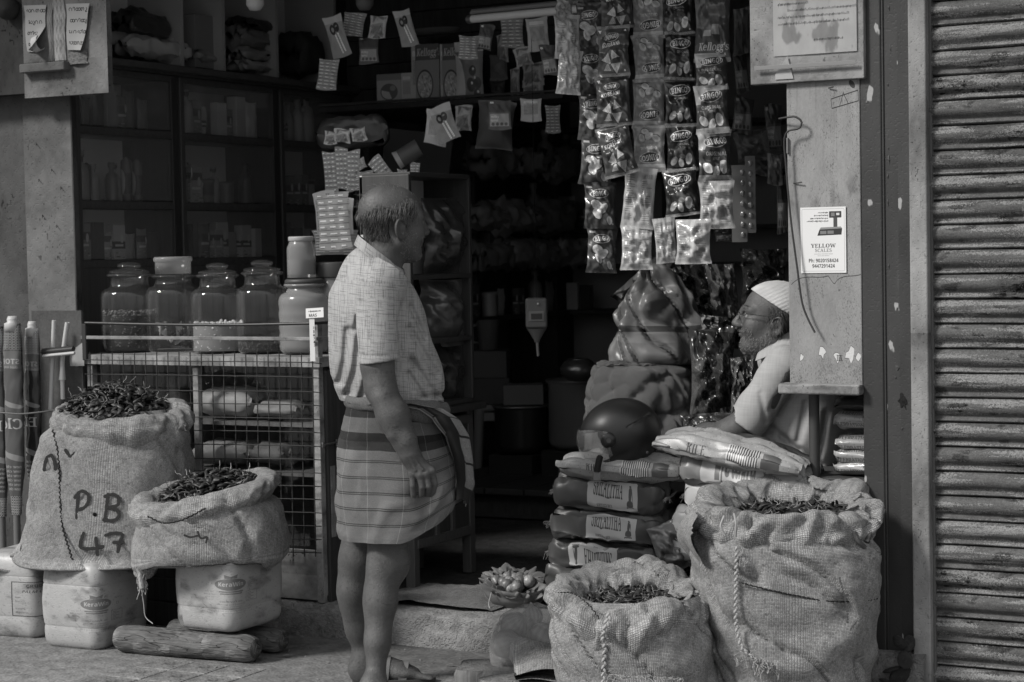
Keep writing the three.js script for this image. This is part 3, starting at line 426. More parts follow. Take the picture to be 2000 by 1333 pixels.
// ---------- glass fronted counter with wire guard ----------
const mPale = M(1, .6, { map: rep(wallMap, 3, 3), bumpMap: rep(paintBump, 3, 3), bumpScale: .0012 });
const mRust = M(.045, .6), mSteel = M(.25, .35, { metalness: .8 });
const pane = M(.95, .06, { phys: 1, transmission: 1, thickness: 0, ior: 1.45 });
const CASE = { x0: onZ(168, 700, .03).x, x1: onZ(622, 700, .03).x, z1: .03, z0: -.42, y0: FLOOR, y1: onZ(610, 698, .03).y };
{
  const { x0, x1, y0, y1 } = CASE, W = x1 - x0, mx = (x0 + x1) / 2, t = thing('display_counter', 'low glass fronted counter with rusty wire guard, carrying the row of big jars', 'counter', V(mx, y0, 0));
  const H = y1 - y0, L = (px, py, z) => { const q = onZ(px, py, z); return V(q.x - mx, q.y - y0, z); };
  part('top_board', MB(W + .02, .036, .47, 0, H - .018, -.195), mPale, t);
  part('post', RM(.03, H + .12, .03, .004, W / 2 - .015, (H + .12) / 2, .016), mPale, t);
  part('post', RM(.028, H - .04, .03, .004, -W / 2 + .015, (H - .04) / 2, .016), mPale, t);
  const mp = L(385, 800, .02); part('post', RM(.026, H - .04, .024, .004, mp.x, (H - .04) / 2, .016), mPale, t);
  part('base_board', MB(W - .03, .18, .022, 0, .1, .018), M(1, .7, { map: rep(wallMap, 1.5, 2) }), t);
  part('side_panel', MB(.02, H - .05, .42, W / 2 - .012, (H - .05) / 2, -.2), mWood, t);
  for (const z of [-.02, -.2, -.4]) part('side_stile', RM(.014, H - .05, .04, .003, W / 2 + .004, (H - .05) / 2, z), mWood, t);
  for (const y of [.06, .42, H - .08]) part('side_rail', RM(.012, .05, .35, .003, W / 2 + .003, y, -.2), mWood, t);
  { const q = onX(650, 980, x1 + .01); part('pale_strip', RB(.004, .26, .03, .0015, W / 2 + .012, q.y - y0, q.z), mPale, t); const k = onX(642, 868, x1 + .01); part('latch', merge([rod(V(W / 2 + .016, k.y - y0, k.z + .04), V(W / 2 + .016, k.y - y0 + .004, k.z - .05), .004), RB(.008, .02, .014, .003, W / 2 + .012, k.y - y0, k.z + .04), RB(.008, .026, .014, .003, W / 2 + .012, k.y - y0, k.z - .05)]), mSteel, t); }
  part('back_panel', MB(W, H - .05, .016, 0, (H - .05) / 2, -.42), M(.075, .8), t);
  part('bottom_board', MB(W, .02, .42, 0, .015, -.2), M(.06, .8), t);
  const s1 = L(500, 818, -.12), s2 = L(500, 912, -.12);
  part('shelf', MB(W - .03, .014, .36, 0, s1.y - .012, -.22), M(.16, .7), t); part('shelf', MB(W - .03, .014, .36, 0, s2.y - .012, -.22), M(.13, .7), t);
  part('glass_pane', B(W - .06, H - .24, .003, 0, .2 + (H - .24) / 2, .004), pane, t);
  // wire guard, each wire its own
  const g1 = (px) => { const a = L(px, 688, .062), b = L(px + 6, 1088, .062); return rod(a, b, .0021, 6); };
  const vx = []; for (let i = 0; i < 21; i++) vx.push(175 + i * 21.75);
  for (const px of vx) part('guard_wire', g1(px), mRust, t);
  for (const py of [707, 736, 764, 790, 817, 843, 870, 896, 922, 948, 974, 1000, 1026, 1052, 1078]) { const a = L(166, py - 4, .066), b = L(620, py + 2, .066); a.y += .002 * Math.sin(py); part('guard_wire', tube([a, a.clone().lerp(b, .35).add(V(0, .002 * Math.sin(py * 3), 0)), a.clone().lerp(b, .97), b.clone().add(V(.004, -.004, -.02))], .0021, 24, 6), mRust, t); }
  // rails before the jars
  part('rail', tube([L(166, 631, .05), L(300, 634, .05), L(450, 635, .05), L(604, 632, .05)], .0055, 30, 8), M(.05, .4, { metalness: .5 }), t);
  part('rail', RM(W + .02, .013, .006, .002, 0, L(400, 661, .05).y, .05), mPale, t);
  part('rail', tube([V(W / 2, L(604, 632, .05).y, .05), V(W / 2 + .002, L(604, 632, .05).y, -.4)], .0055, 8, 8), M(.05, .4, { metalness: .5 }), t); part('rail', RM(.006, .013, .45, .002, W / 2 + .006, L(400, 661, .05).y, -.17), mPale, t);
  part('rail_post', RB(.02, .14, .012, .003, -W / 2 + .012, H + .05, .05), mRust, t);
  // goods inside the counter
  const bag = (px, py, w, h, l, lab) => { const q = onZ(px, py, -.14); one('white_packet', bagGeo(w, h, .2, px, { lump: .01, pinch: .2 }), M(l, .6), lab, 'packet', V(q.x, q.y + h / 2, -.14)); };
  bag(460, 812, .25, .11, .42, 'white wrapped packet on the upper shelf inside the counter, the larger one on the left'); bag(560, 814, .19, .06, .3, 'low pale packet on the upper shelf inside the counter by the right post');
  bag(450, 905, .26, .09, .28, 'pale wrapped packet on the lower shelf inside the counter'); bag(545, 905, .16, .08, .14, 'grey packet on the lower shelf inside the counter behind the right of the wire guard');
}
{ // price card on its stick
  const t = thing('price_card', 'small white handwritten price card on an upright strip at the counter corner', 'price card', onZ(611, 695, .075));
  const o = t.position, a = onZ(597, 602, .08).sub(o), b = onZ(633, 621, .08).sub(o);
  part('card', slab(4, 4, (u, v) => [lerp(a.x, b.x, u), lerp(b.y, a.y, v) + .004 * (u - .5), .006 + .003 * u], .001), M(1, .7, { map: CT(256, 132, (g, w, h) => { g.fillStyle = G(.72); g.fillRect(0, 0, w, h); g.strokeStyle = '#111'; g.lineWidth = 5; scrawl(g, 40, 50, 180, 8, 24, rng(2)); g.fillStyle = '#111'; g.font = 'bold 58px sans-serif'; g.fillText('MAS', 40, 118); }) }), t);
  part('strip', slab(4, 8, (u, v) => [-.011 + u * .022, lerp(-.02, b.y + .006, v), .002], .001), M(1, .7, { map: CT(64, 256, (g, w, h) => { g.fillStyle = G(.62); g.fillRect(0, 0, w, h); g.strokeStyle = '#222'; g.lineWidth = 4; g.save(); g.translate(46, 60); g.rotate(1.5); scrawl(g, 0, 0, 120, 6, 22, rng(8)); g.restore(); }) }), t);
}
// ---------- jars on the counter ----------
const glassM = M(.97, .05, { phys: 1, transmission: .985, thickness: 0, ior: 1.5 }), plasticM = M(.7, .18, { phys: 1, transmission: .75, thickness: 0, ior: 1.4 });
function jar(pxc, pxw, pyTop, pyBot, z, kind, label) {
  const c = onZ(pxc, pyBot, z), s = onZ(pxc + pxw / 2, pyBot, z).distanceTo(onZ(pxc - pxw / 2, pyBot, z)) * .96, r = s / 2, H = onZ(pxc, pyTop, z).y - CASE.y1, t = thing('glass_jar', label, 'jar', V(c.x, CASE.y1 + .001, z));
  const nk = r * .66, sh = H * (kind === 'cap' ? .70 : kind === 'plastic' ? .82 : .72), n = kind === 'cap' ? .80 : kind === 'plastic' ? .92 : .86;
  const prof = [[0, .004], [r * .86, .004], [r * .96, .012], [r, .03]];
  if (kind === 'plastic') for (let i = 0; i < 12; i++) prof.push([r * (1 - .025 * (i % 3 === 0)), lerp(.04, sh * .86, i / 11)]); else for (let i = 0; i < 5; i++) prof.push([r, lerp(.04, sh * .86, i / 4)]);
  prof.push([r * .97, sh * .92], [r * .88, sh * .97], [nk * 1.08, sh], [nk, sh + .012], [nk * .98, H * n - .012], [nk * 1.16, H * n - .006], [nk * 1.2, H * n], [nk * 1.1, H * n + .006], [nk * .92, H * n + .004]);
  part('body', lathe(prof, 48), kind === 'plastic' ? plasticM : glassM, t);
  if (kind === 'stopper') part('lid', lathe([[0, H * n + .006], [nk * 1.02, H * n + .006], [nk * 1.05, H * n + .014], [nk * .8, H * n + .02], [nk * .42, H * n + .024], [nk * .4, H * .93], [nk * .6, H * .945], [nk * .62, H * .975], [nk * .3, H], [0, H]], 32), glassM, t);
  if (kind === 'cap') part('lid', lathe([[0, H], [nk * 1.0, H], [nk * 1.06, H - .006], [nk * 1.06, H - .018], [nk * .98, H - .02], [nk * .98, H * n + .008], [0, H * n + .008]], 32), plasticM, t);
  if (kind === 'plastic') part('lid', lathe([[0, H], [nk * 1.02, H], [nk * 1.12, H - .006], [nk * 1.14, H * n + .004], [nk * .9, H * n]], 32), M(.05, .5), t);
  t.userData.r = undefined; delete t.userData.r; return { t, r, H };
}
function grains(label, cat, t, r, h, size, l0, l1, seed, n = 420, flat = .8) { // nuts or pulses heaped in a jar
  const R = rng(seed), gs = [], sph = new THREE.SphereGeometry(1, 7, 5), bed = clean(cyl(r * .93, r * .93, h * .9, 24, 0, .008, 0)); bed.setAttribute('color', new THREE.BufferAttribute(new Float32Array(bed.attributes.position.count * 3).fill(l0 * .6), 3)); gs.push(bed);
  for (let i = 0; i < n; i++) { const top = i < n * .35, a = R() * 6.283, q = top ? Math.sqrt(R()) * (r * .94 - size) : r * .96 - size * 1.5, y = top ? h * (.92 + .12 * R()) : .01 + R() * h; const g = clean(sph).applyMatrix4(new THREE.Matrix4().compose(V(Math.cos(a) * q, y, Math.sin(a) * q), new THREE.Quaternion().setFromEuler(new THREE.Euler(R() * 6, R() * 6, R() * 6)), V(size * (1 + .6 * R()), size * flat, size))); const l = lerp(l0, l1, R()); g.setAttribute('color', new THREE.BufferAttribute(new Float32Array(g.attributes.position.count * 3).fill(l), 3)); gs.push(g); }
  return one('jar_contents', mergeGeometries(gs), M(1, .6, { vertexColors: true }), label, cat, t.position.clone().add(V(0, .002, 0)), 0, null, 'stuff');
}
{
  const z = -.16, j1 = jar(256, 93, 513, 688, z, 'stopper', 'large stoppered glass jar of dark pulses, leftmost in the row on the counter');
  grains('dark pulses filling the lower half of the leftmost glass jar', 'pulses', j1.t, j1.r, .15, .0065, .03, .14, 3, 800);
  const j2 = jar(342, 90, 502, 688, z, 'cap', 'wide capped glass jar with sweets at the bottom, second from left on the counter');
  { const sw = thing('sweet_packets', 'wrapped sweets lying in the bottom of the second glass jar', 'sweets', j2.t.position.clone().add(V(0, .005, 0))), r = rng(4), mm = [M(.05, .4), M(.25, .4), M(.4, .4)]; for (let i = 0; i < 14; i++) part('sweet', xf(pouch(.05, .06, .012, i), { p: [(r() - .5) * .1, .02 + r() * .07, (r() - .5) * .1], r: [r() * 3, r() * 3, r() * 3] }), mm[i % 3], sw); }
  const j3 = jar(428, 90, 514, 689, z, 'stopper', 'stoppered glass jar of pale peanuts, third from left on the counter');
  grains('pale shelled peanuts heaped in the third glass jar', 'peanuts', j3.t, j3.r, .105, .0078, .32, .62, 5, 700, .7);
  const j4 = jar(515, 90, 508, 689, z, 'stopper', 'stoppered glass jar with a dark layer at its base, fourth from left on the counter');
  grains('thin dark layer of seeds in the fourth glass jar', 'seeds', j4.t, j4.r, .03, .004, .03, .1, 6, 400);
  const j5 = jar(598, 90, 545, 690, z, 'plastic', 'ribbed cloudy plastic jar with a small jar standing on its lid'); j5.t.name = numbered('plastic_jar');
  grains('grey flakes half filling the ribbed plastic jar', 'flakes', j5.t, j5.r, .11, .006, .08, .2, 7, 500);
  { const q = onZ(591, 543, z), t = thing('small_jar', 'small clear jar with white lid on top of the ribbed plastic jar', 'jar', V(j5.t.position.x - .012, CASE.y1 + .002 + j5.H, z)); const r = .054, H = onZ(591, 461, z).y - q.y; part('body', lathe([[0, .002], [r, .003], [r, H * .72], [r * .85, H * .84], [r * .8, H * .9]], 32), plasticM, t); part('lid', lathe([[0, H], [r * .84, H], [r * .88, H - .004], [r * .88, H * .9], [r * .8, H * .89]], 28), M(.35, .5), t); part('label', lathe([[r * .96, H * .1], [r * .96, H * .45]], 28), M(.16, .5), t); }
  { const q = onZ(668, 690, -.3), H = .32, r = .1, t = thing('plastic_jar', 'dark plastic jar with a ridged lid half hidden behind the standing man', 'jar', V(q.x, CASE.y1 + .001, -.26)); part('body', lathe([[0, .003], [r, .004], [r, .2], [r * .9, .235], [r * .62, .26], [r * .62, .29]], 32), M(.3, .2, { phys: 1, transmission: .6, thickness: 0 }), t); part('lid', lathe([[0, .34], [r * .66, .34], [r * .72, .335], [r * .72, .285], [r * .6, .28]], 32), M(.05, .5), t); }
}
{ // grey board and brooms at the far left
  const a = onZ(66, 607, .02), b = onZ(163, 607, .02); one('grey_board', MB(b.x - a.x, .75, .012, 0, -.375, 0), M(.5, .8, { map: rep(grimeMap, 2, 2) }), 'upright dull grey board standing between the post and the counter', 'board', V((a.x + b.x) / 2, a.y, .03));
  const art = (i) => CT(256, 1024, (g, w, h) => {
    g.fillStyle = G([.05, .075, .03][i]); g.fillRect(0, 0, w, h); const net = (y0, y1, l) => { g.strokeStyle = G(l); g.lineWidth = 3; for (let y = y0; y < y1; y += 14) for (let x = 0; x < w + 10; x += 16) { g.beginPath(); g.ellipse(x + (y / 14 % 2 ? 8 : 0), y, 6, 8, 0, 0, 7); g.stroke(); } };
    g.fillStyle = G(i === 2 ? .4 : .03); g.fillRect(0, 0, w, 150); net(20, 140, i === 2 ? .03 : .25); g.fillStyle = G(.12); g.beginPath(); g.moveTo(0, 150); g.bezierCurveTo(60, 120, 180, 190, 256, 140); g.lineTo(256, 230); g.lineTo(0, 240); g.fill();
    g.fillStyle = G(.32); g.textAlign = 'center'; g.font = 'bold 40px sans-serif'; g.fillText('STOP', 64, 215); g.fillText('STOP', 192, 215); g.fillText(i === 2 ? 'OFF' : '', 128, 255); g.font = '18px sans-serif'; g.fillText('dust mop', 64, 238); g.fillText('dust mop', 192, 238);
    g.fillStyle = G(.2); for (const x of [0, 128]) { g.beginPath(); g.ellipse(x + 64, 420, 70, 26, -.3, 0, 3.2); g.fill(); g.beginPath(); g.ellipse(x + 40, 700, 80, 30, -.3, 0, 3.2); g.fill(); }
    g.font = 'bold 74px serif'; g.fillStyle = G(.38); for (const x of [64, 192]) g.fillText(i === 1 ? 'Cle' : i === 0 ? 'ld' : 'EI', x, 560); g.font = '20px serif'; for (let k = 0; k < 6; k++) { g.fillText('new clean', 64, 770 + k * 24); g.fillText('home care', 192, 770 + k * 24); }
    g.fillStyle = G(.02); g.fillRect(0, 920, w, 104); net(930, 1020, .32);
  });
  const broom = (px, w, top, bot, z, i, lean, lab) => {
    const o = onZ(px, 1090, z), S = onZ(px, top, z).y - o.y, y0 = onZ(px, bot, z).y - o.y, W = w / 545, t = thing('wrapped_broom', lab, 'broom', o, 0, null); t.rotation.z = lean;
    part('wrapper', surf(28, 40, (u, v) => { const a = u * 6.283, k = lerp(.55, 1, step(0, .3, v)) * (v > .93 ? lerp(1, .8, (v - .93) / .07) : 1), n = (fbm(u * 9, v * 14 + i * 7, 3) - .5) * .012 * k; return [Math.cos(a) * (W / 2 * k + n), lerp(y0, S, v), Math.sin(a) * (W * .3 * k + n) , u, v]; }, true), M(1, .22, { phys: 1, map: art(i), clearcoat: .6, clearcoatRoughness: .15 }), t);
    part('handle', rod(V(0, -.4, 0), V(0, y0 + .1, 0), .0135, 14), M(.13, .35), t);
    part('top_cap', lathe([[0, S + .028], [W * .2, S + .028], [W * .26, S + .015], [W * .24, S + .005], [W * .38, S], [W * .36, S - .03], [0, S - .03]], 20), M(.45, .5), t);
  };
  broom(6, 40, 638, 1010, .16, 0, .0, 'wrapped broom standing at the left edge of the photograph, cut by the frame');
  broom(34, 46, 632, 1006, .22, 1, -.012, 'wrapped broom with round white cap, foremost of the brooms at far left');
  broom(69, 38, 642, 990, .14, 2, -.02, 'dark wrapped broom with white netted top beside the squeegee');
  const s = onZ(0, 806, .3), e = onZ(92, 804, .22); one('string', tube([s.clone().add(V(-.1, 0, -.05)), s, s.clone().lerp(e, .5).add(V(0, -.006, .02)), e, e.clone().add(V(.02, 0, -.12))], .003, 30, 6), M(.16, .7), 'thin string tied round the wrapped brooms', 'string');
  const sq = thing('squeegee', 'upturned floor squeegee with white handle and dark rubber bar before the grey board', 'squeegee', onZ(110, 760, .1)), q = (px, py, z = .1) => { const k = onZ(px, py, z).sub(sq.position); return k; };
  part('handle', rod(q(98, 800), q(105, 626), .0085, 12), M(.5, .4), sq); part('bar', rod(q(82, 688, .13), q(143, 682, .13), .013, 4), M(.03, .5), sq); part('blade', rod(q(84, 696, .14), q(145, 690, .14), .007, 4), M(.45, .5), sq);
  const br = thing('scrub_brush', 'white plastic long handled brush leaning against the grey board', 'brush', onZ(125, 760, .09)), k = (px, py, z = .09) => onZ(px, py, z).sub(br.position);
  part('handle', tube([k(122, 780), k(121, 712), k(124, 680), k(128, 650), k(131, 630)], .009, 20, 8), M(.5, .4), br); part('collar', rod(k(121, 742), k(122, 702), .014, 10, .006), M(.5, .4), br);
  const f = onZ(136, 715, .06), f2 = onZ(160, 668, .06); one('paper_flag', slab(8, 8, (u, v) => [u * (f2.x - f.x) * (1 - .6 * v * (1 - u)), v * (f2.y - f.y) * (.25 + .75 * u), .01 * Math.sin(u * 4)], .001), M(.4, .8), 'small curled white paper corner sticking out beside the squeegee', 'paper', f);
}
// ---------- jerrycans, logs ----------
const CW = .268, CD = .3, CH = .312;
const canArt = (kind, seed) => CT(1024, 512, (g, w, h) => {
  const im = g.createImageData(w, h); for (let y = 0; y < h; y++) for (let x = 0; x < w; x++) { const u = x / w, v = y / h, a = fbm(u * 8 + seed, v * 4, 5), b = fbm(u * 60 + seed, v * 20, 3), dirt = step(.5, .78, fbm(u * 14 + seed * 3, v * 8 + 5, 5)), sp = step(.83, .9, n2(u * 180 + seed, v * 90)), l = enc(clamp(.37 + .06 * (a - .5) + .05 * (b - .5) - .2 * dirt * (.4 + b) - .1 * sp, .05, .8)), i = (y * w + x) * 4; im.data[i] = im.data[i + 1] = im.data[i + 2] = l; im.data[i + 3] = 255; } g.putImageData(im, 0, 0);
  if (kind === 2) { g.strokeStyle = '#3a3a3a'; g.lineWidth = 4; g.strokeRect(110, 165, 205, 205); g.fillStyle = 'rgba(40,40,40,.7)'; g.font = 'bold 24px sans-serif'; g.fillText('CRUDE', 168, 196); g.font = 'italic bold 22px sans-serif'; g.fillText('PALM OIL', 150, 228); g.font = '15px sans-serif'; g.fillText('Net', 122, 262); g.fillText('No.', 122, 286); g.fillText('Batch', 122, 330); g.fillText('Made in', 122, 354); return; }
  g.globalAlpha = .62; g.fillStyle = '#4c4c4c'; const cx = 205, cy = 235; g.beginPath(); g.ellipse(cx, cy, 62, 33, 0, 0, 7); g.fill(); g.beginPath(); g.moveTo(cx - 22, cy - 34); g.lineTo(cx - 24, cy - 56); g.lineTo(cx, cy - 44); g.lineTo(cx + 24, cy - 56); g.lineTo(cx + 20, cy - 34); g.fill();
  g.globalAlpha = .9; g.fillStyle = '#b5b5b5'; g.font = 'bold 33px sans-serif'; g.textAlign = 'center'; g.save(); g.translate(cx, cy + 10); g.scale(.72, 1); g.fillText('KeraWin', 0, 0); g.restore();
  g.globalAlpha = .55; g.fillStyle = '#4c4c4c'; g.fillRect(cx - 46, cy + 36, 92, 8); g.fillRect(cx - 40, cy + 48, 80, 7); g.font = '11px sans-serif'; for (let i = 0; i < 4; i++) g.fillText(['Net Wt.', 'Batch No.', 'Pkd on', 'M.R.P.'][i], cx - 84, cy + 46 + i * 15); g.font = 'bold 13px sans-serif'; g.fillText('COCONUT OIL', cx, cy + 100); g.font = '10px sans-serif'; for (let i = 0; i < 5; i++) g.fillText(['marketed and packed by', 'edible oil traders', 'quality products', 'store in a cool dry place away from light', 'customer care'][i], cx, cy + 116 + i * 12);
  g.strokeStyle = '#4c4c4c'; g.lineWidth = 2; g.strokeRect(cx + 62, cy + 50, 56, 56); for (let i = 0; i < 6; i++) g.fillRect(cx + 68, cy + 58 + i * 8, 20 + (i * 13) % 26, 3); g.font = 'italic 14px serif'; g.fillText('Best', cx + 92, cy - 18); g.strokeRect(cx + 88, cy + 4, 12, 12); g.globalAlpha = 1;
});
function jerrycan(label, kind, seed, p, turn) {
  const t = thing('jerrycan', label, 'jerrycan', p, turn), r = .045, per = 2 * (CW - 2 * r) + 2 * (CD - 2 * r) + 2 * Math.PI * r;
  const ring = (s0, k) => { let s = (((s0 % 1) + 1) % 1) * per; const w = CW - 2 * r, d = CD - 2 * r, q = Math.PI / 2 * r, rr = r; const sides = [[w, 0], [q, 1], [d, 2], [q, 3], [w, 4], [q, 5], [d, 6], [q, 7]]; let i = 0; while (i < 7 && s > sides[i][0]) { s -= sides[i][0]; i++; } const c = [[w / 2, d / 2], [w / 2, -d / 2], [-w / 2, -d / 2], [-w / 2, d / 2]]; let x, z; if (i === 0) { x = -w / 2 + s; z = d / 2 + r; } else if (i === 2) { x = w / 2 + r; z = d / 2 - s; } else if (i === 4) { x = w / 2 - s; z = -d / 2 - r; } else if (i === 6) { x = -w / 2 - r; z = -d / 2 + s; } else { const k4 = (i - 1) / 2, cc = c[k4], a = s / q * Math.PI / 2 + k4 * Math.PI / 2; x = cc[0] + Math.sin(a) * rr; z = cc[1] + Math.cos(a) * rr; } return [x * k, z * k]; };
  const prof = [[0, .02], [0, .78], [.004, .88], [.016, .955], [.035, .988], [.06, .997], [.073, .992], [.08, .982], [.083, .985], [.088, 1], [.12, 1], [.17, 1], [.21, 1], [.224, .997], [.2265, .985], [.229, .985], [.232, .997], [.25, .99], [.27, .972], [.29, .93], [.302, .86], [.307, .75], [.306, .4], [.3, .02]];
  const bd = rng(seed), bulge = bd();
  part('body', surf(120, prof.length - 1, (u, v) => { const [y, k] = prof[Math.round(v * (prof.length - 1))], [x, z] = ring(u, k), bl = k > .9 ? .004 * Math.sin(Math.PI * clamp((y - .09) / .13)) * (1 + bulge) : 0, nz = (n3(x * 9 + seed, y * 9, z * 9) - .5) * .006; return [x * (1 + bl * 4) + nz, y * CH / .307, z * (1 + bl * 4) + nz, u, y / .307]; }, true), M(1, .42, { map: canArt(kind, seed), bumpMap: rep(paintBump, 3, 2), bumpScale: .0008 }), t);
  part('handle', tube([V(-.06, CH - .012, 0), V(-.052, CH - .002, -.03), V(0, CH + .002, -.03), V(.052, CH - .002, -.03), V(.06, CH - .012, 0)], .0105, 24, 8), M(.38, .45), t);
  part('cap', lathe([[0, .03], [.024, .03], [.027, .026], [.027, 0]], 20).translate(-.08, CH - .03, -.07), M(.3, .5), t); return t;
}
{
  const c1 = onY(148, 1272, 0), cz = c1.z - CD / 2; jerrycan('white plastic oil jerrycan on the ground, nearest of three, with oval printed mark', 0, 4, V(c1.x - .035, 0, cz), 0.02);
  const c2 = onY(398, 1235, .105); jerrycan('white oil jerrycan raised on logs under the smaller chilli sack, dirt smeared', 0, 9, V(c2.x + .0, .105, c2.z - CD / 2), -.04);
  const c0 = onY(10, 1252, 0); jerrycan('jerrycan with boxed stencil at the left edge of the photograph', 2, 14, V(c0.x - .035, 0, c0.z - CD / 2 - .03), .12);
}
{
  const bark = T(512, 256, (u, v) => { const a = fbm(u * 5, v * 9, 5, 256), b = fbm(u * 12, v * 80, 4, 256), p = step(.5, .62, fbm(u * 6 + 9, v * 5, 4, 256)); const ck = step(.03, 0, Math.abs(fbm(u * 3 + 5, v * 14, 3, 256) - .5)); return clamp(.11 + .12 * (b - .5) + .10 * (a - .5) + .12 * p * b - .08 * ck, .015, .4); }), m = M(1, .85, { map: bark, bumpMap: bark, bumpScale: .02 }), endM = M(1, .9, { map: rep(woodMap, 1, 1), color: 0xffffff });
  const log = (a, b, r, seed, label) => { const t = thing('log', label, 'log', a), d = b.clone().sub(a), L = d.length(), ex = d.clone().normalize(), ey = V(0, 1, 0), ez = new THREE.Vector3().crossVectors(ex, ey).normalize(); const f = (u, v) => { const an = u * 6.283, e = Math.min(v, 1 - v), k = r * (e < .06 ? lerp(.72, 1, Math.sqrt(e / .06)) : 1) * (1 + .2 * (n3(Math.cos(an) * 1.4 + seed, v * 5, Math.sin(an) * 1.4) - .5) + .12 * (fbm(u * 8, v * 14 + seed, 4, 8) - .5) - .10 * Math.exp(-(((u - .12 - .04 * v) / .012) ** 2)) * step(.5, .9, v)); return ex.clone().multiplyScalar(v * L).addScaledVector(ey, Math.cos(an) * k * .93).addScaledVector(ez, Math.sin(an) * k).toArray(); };
    part('trunk', surf(40, 60, (u, v) => [...f(u, v), v * 1.5, u * 1], true), m, t); for (const e of [0, 1]) part('cut_end', surf(24, 8, (u, v) => { const q = V(...f(u, e)), c = ex.clone().multiplyScalar(e * L); const w = c.lerp(q, v * .999); w.addScaledVector(ex, (e ? 1 : -1) * .012 * (1 - v * v) * (.4 + n2(u * 9, v * 5))); return w.toArray(); }), m, t); };
  const y = .052, L1 = onZ(222, 1246, .45), a = onY(232, 1246, y), b = onY(500, 1268, y); log(V(a.x, y, a.z), V(b.x, y, b.z), .052, 2, 'long weathered round log lying in front, under the raised jerrycan');
  const c = onY(335, 1228, .05), d = onY(553, 1250, .05); log(V(c.x, .046, c.z), V(d.x, .046, d.z), .046, 6, 'shorter round log lying behind the long one, its end towards the step');
  const e = onZ(228, 1100, .06), g = onZ(340, 1100, .06), bw = thing('base_boards', 'dark horizontal boards closing the gap below the counter between the jerrycans', 'boards', V((e.x + g.x) / 2 - .1, 0, .09)); for (let i = 0; i < 3; i++) part('plank', RM(g.x - e.x + .7, .088, .02, .004, 0, .046 + i * .092, 0), mWood, bw);
}
// ---------- the two chilli sacks on the left ----------
{
  const F = frame(atD(205, 1095, 6.98)), rows = [[1098, 90, 330, .7], [1095, 44, 352, .78], [1080, 30, 366], [1060, 44, 373], [1010, 54, 376], [950, 62, 376], [890, 70, 375], [850, 82, 372], [832, 100, 358], [812, 122, 338], [800, 130, 330]];
  const art = CT(2048, 1024, (g, w, h) => { g.fillStyle = '#fff'; g.fillRect(0, 0, w, h); const k = [.30, .31], X = (px) => w * (.5 + 0) + 0; });
  const t = thing('jute_sack', 'large jute sack of chillies lettered in black, standing on jerrycans at left', 'sack', F.o, F.turn), body = sackBody(F, rows, { dr: .62, seed: 1, wr: .011, p: 2.7 });
  part('sack_body', body, mJute, t);
  const a = F.L(98, 795), b = F.L(368, 805), c0 = F.L(232, 806), rx = (b[0] - a[0]) / 2 - .036, rz = rx * .66;
  const vary = (X, Z) => [1 + .25 * Math.max(0, Z) + .15 * X, Z > 0 ? -.004 : .012, 0];
  part('rolled_collar', collar({ c: [c0[0], F.L(232, 826)[1] + .018, 0], rx, rz, tx: -.02, tz: -.16, tr: .042, th: .056, seed: 2, vary, wob: .016 }), mJute, t);
  part('stitching', stitches(frontOf(body, F, [[103, 842], [112, 880], [116, 940], [118, 990], [122, 1030], [135, 1075], [140, 1092]], .001), .0035, .0085, .0012), mTwineDark, t);
  const mk = (pts, r = .0055) => { const q = frontOf(body, F, pts, .0006); return tube(q, r, Math.max(8, pts.length * 5), 6).scale(1, 1, 1); };
  // brush lettering, a skin of paint on the cloth
  const flat = (pts, w = .0075) => { const q = new THREE.CatmullRomCurve3(pts.length > 2 ? frontOf(body, F, pts, 0) : frontOf(body, F, [pts[0], [(pts[0][0] + pts[1][0]) / 2, (pts[0][1] + pts[1][1]) / 2], pts[1]], 0)).getSpacedPoints(pts.length * 6); const gs = q.map((p, i) => { const d = (q[i + 1] ?? q[i]).clone().sub(q[i - 1] ?? q[i]); return new THREE.CircleGeometry(w * (.85 + .3 * n2(i * .7, pts[0][0])), 8).translate(p.x, p.y, p.z + .0028 + (i % 2) * .0003); }); return merge(gs); };
  const L = [[[150, 1012], [151, 985], [153, 965]], [[146, 972], [158, 960], [170, 964], [173, 978], [164, 992], [154, 996]], [[184, 1005], [186, 1006]], [[204, 1016], [208, 990], [211, 966]], [[205, 970], [220, 966], [231, 972], [230, 986], [212, 992]], [[212, 992], [228, 996], [232, 1008], [222, 1017], [203, 1016]], [[163, 1042], [157, 1060], [158, 1070], [185, 1072], [201, 1068]], [[187, 1052], [189, 1068], [190, 1084]], [[206, 1046], [220, 1042], [238, 1044], [234, 1060], [230, 1078]], [[222, 1060], [240, 1060]], [[92, 894], [88, 905], [86, 918]], [[92, 894], [100, 890], [106, 902], [108, 916]], [[128, 880], [138, 892], [146, 886]]];
  part('painted_letters', merge(L.map((p) => flat(p, .0064))), M(.15, .95, { map: rep(juteMap, 1 / TILE) }), t);
  part('loose_threads', frays((k) => V(...F.L(345 + k * 16, 812 + k * 14, .19)), 16, .03, 3), mTwine, t);
  part('sack_corner', surf(16, 10, (u, v) => { const an = u * 6.283, q = lerp(.034, .006, v), p = F.L(46 - v * 26, 1072 + v * 14, .06), k = .85 + .3 * n2(u * 5, v * 4, 5); return [p[0], p[1] + Math.cos(an) * q * k, p[2] + Math.sin(an) * q * 1.6, u * .12, v * .06]; }), mJute, t);
  chillies('heap of dark dried chillies in the lettered jute sack on the left', F, [F.L(225, 806)[0], F.L(225, 806)[1] - .005, .0], rx * .93, rz * .95, .095, 520, 11, { tz: -.1 });
}
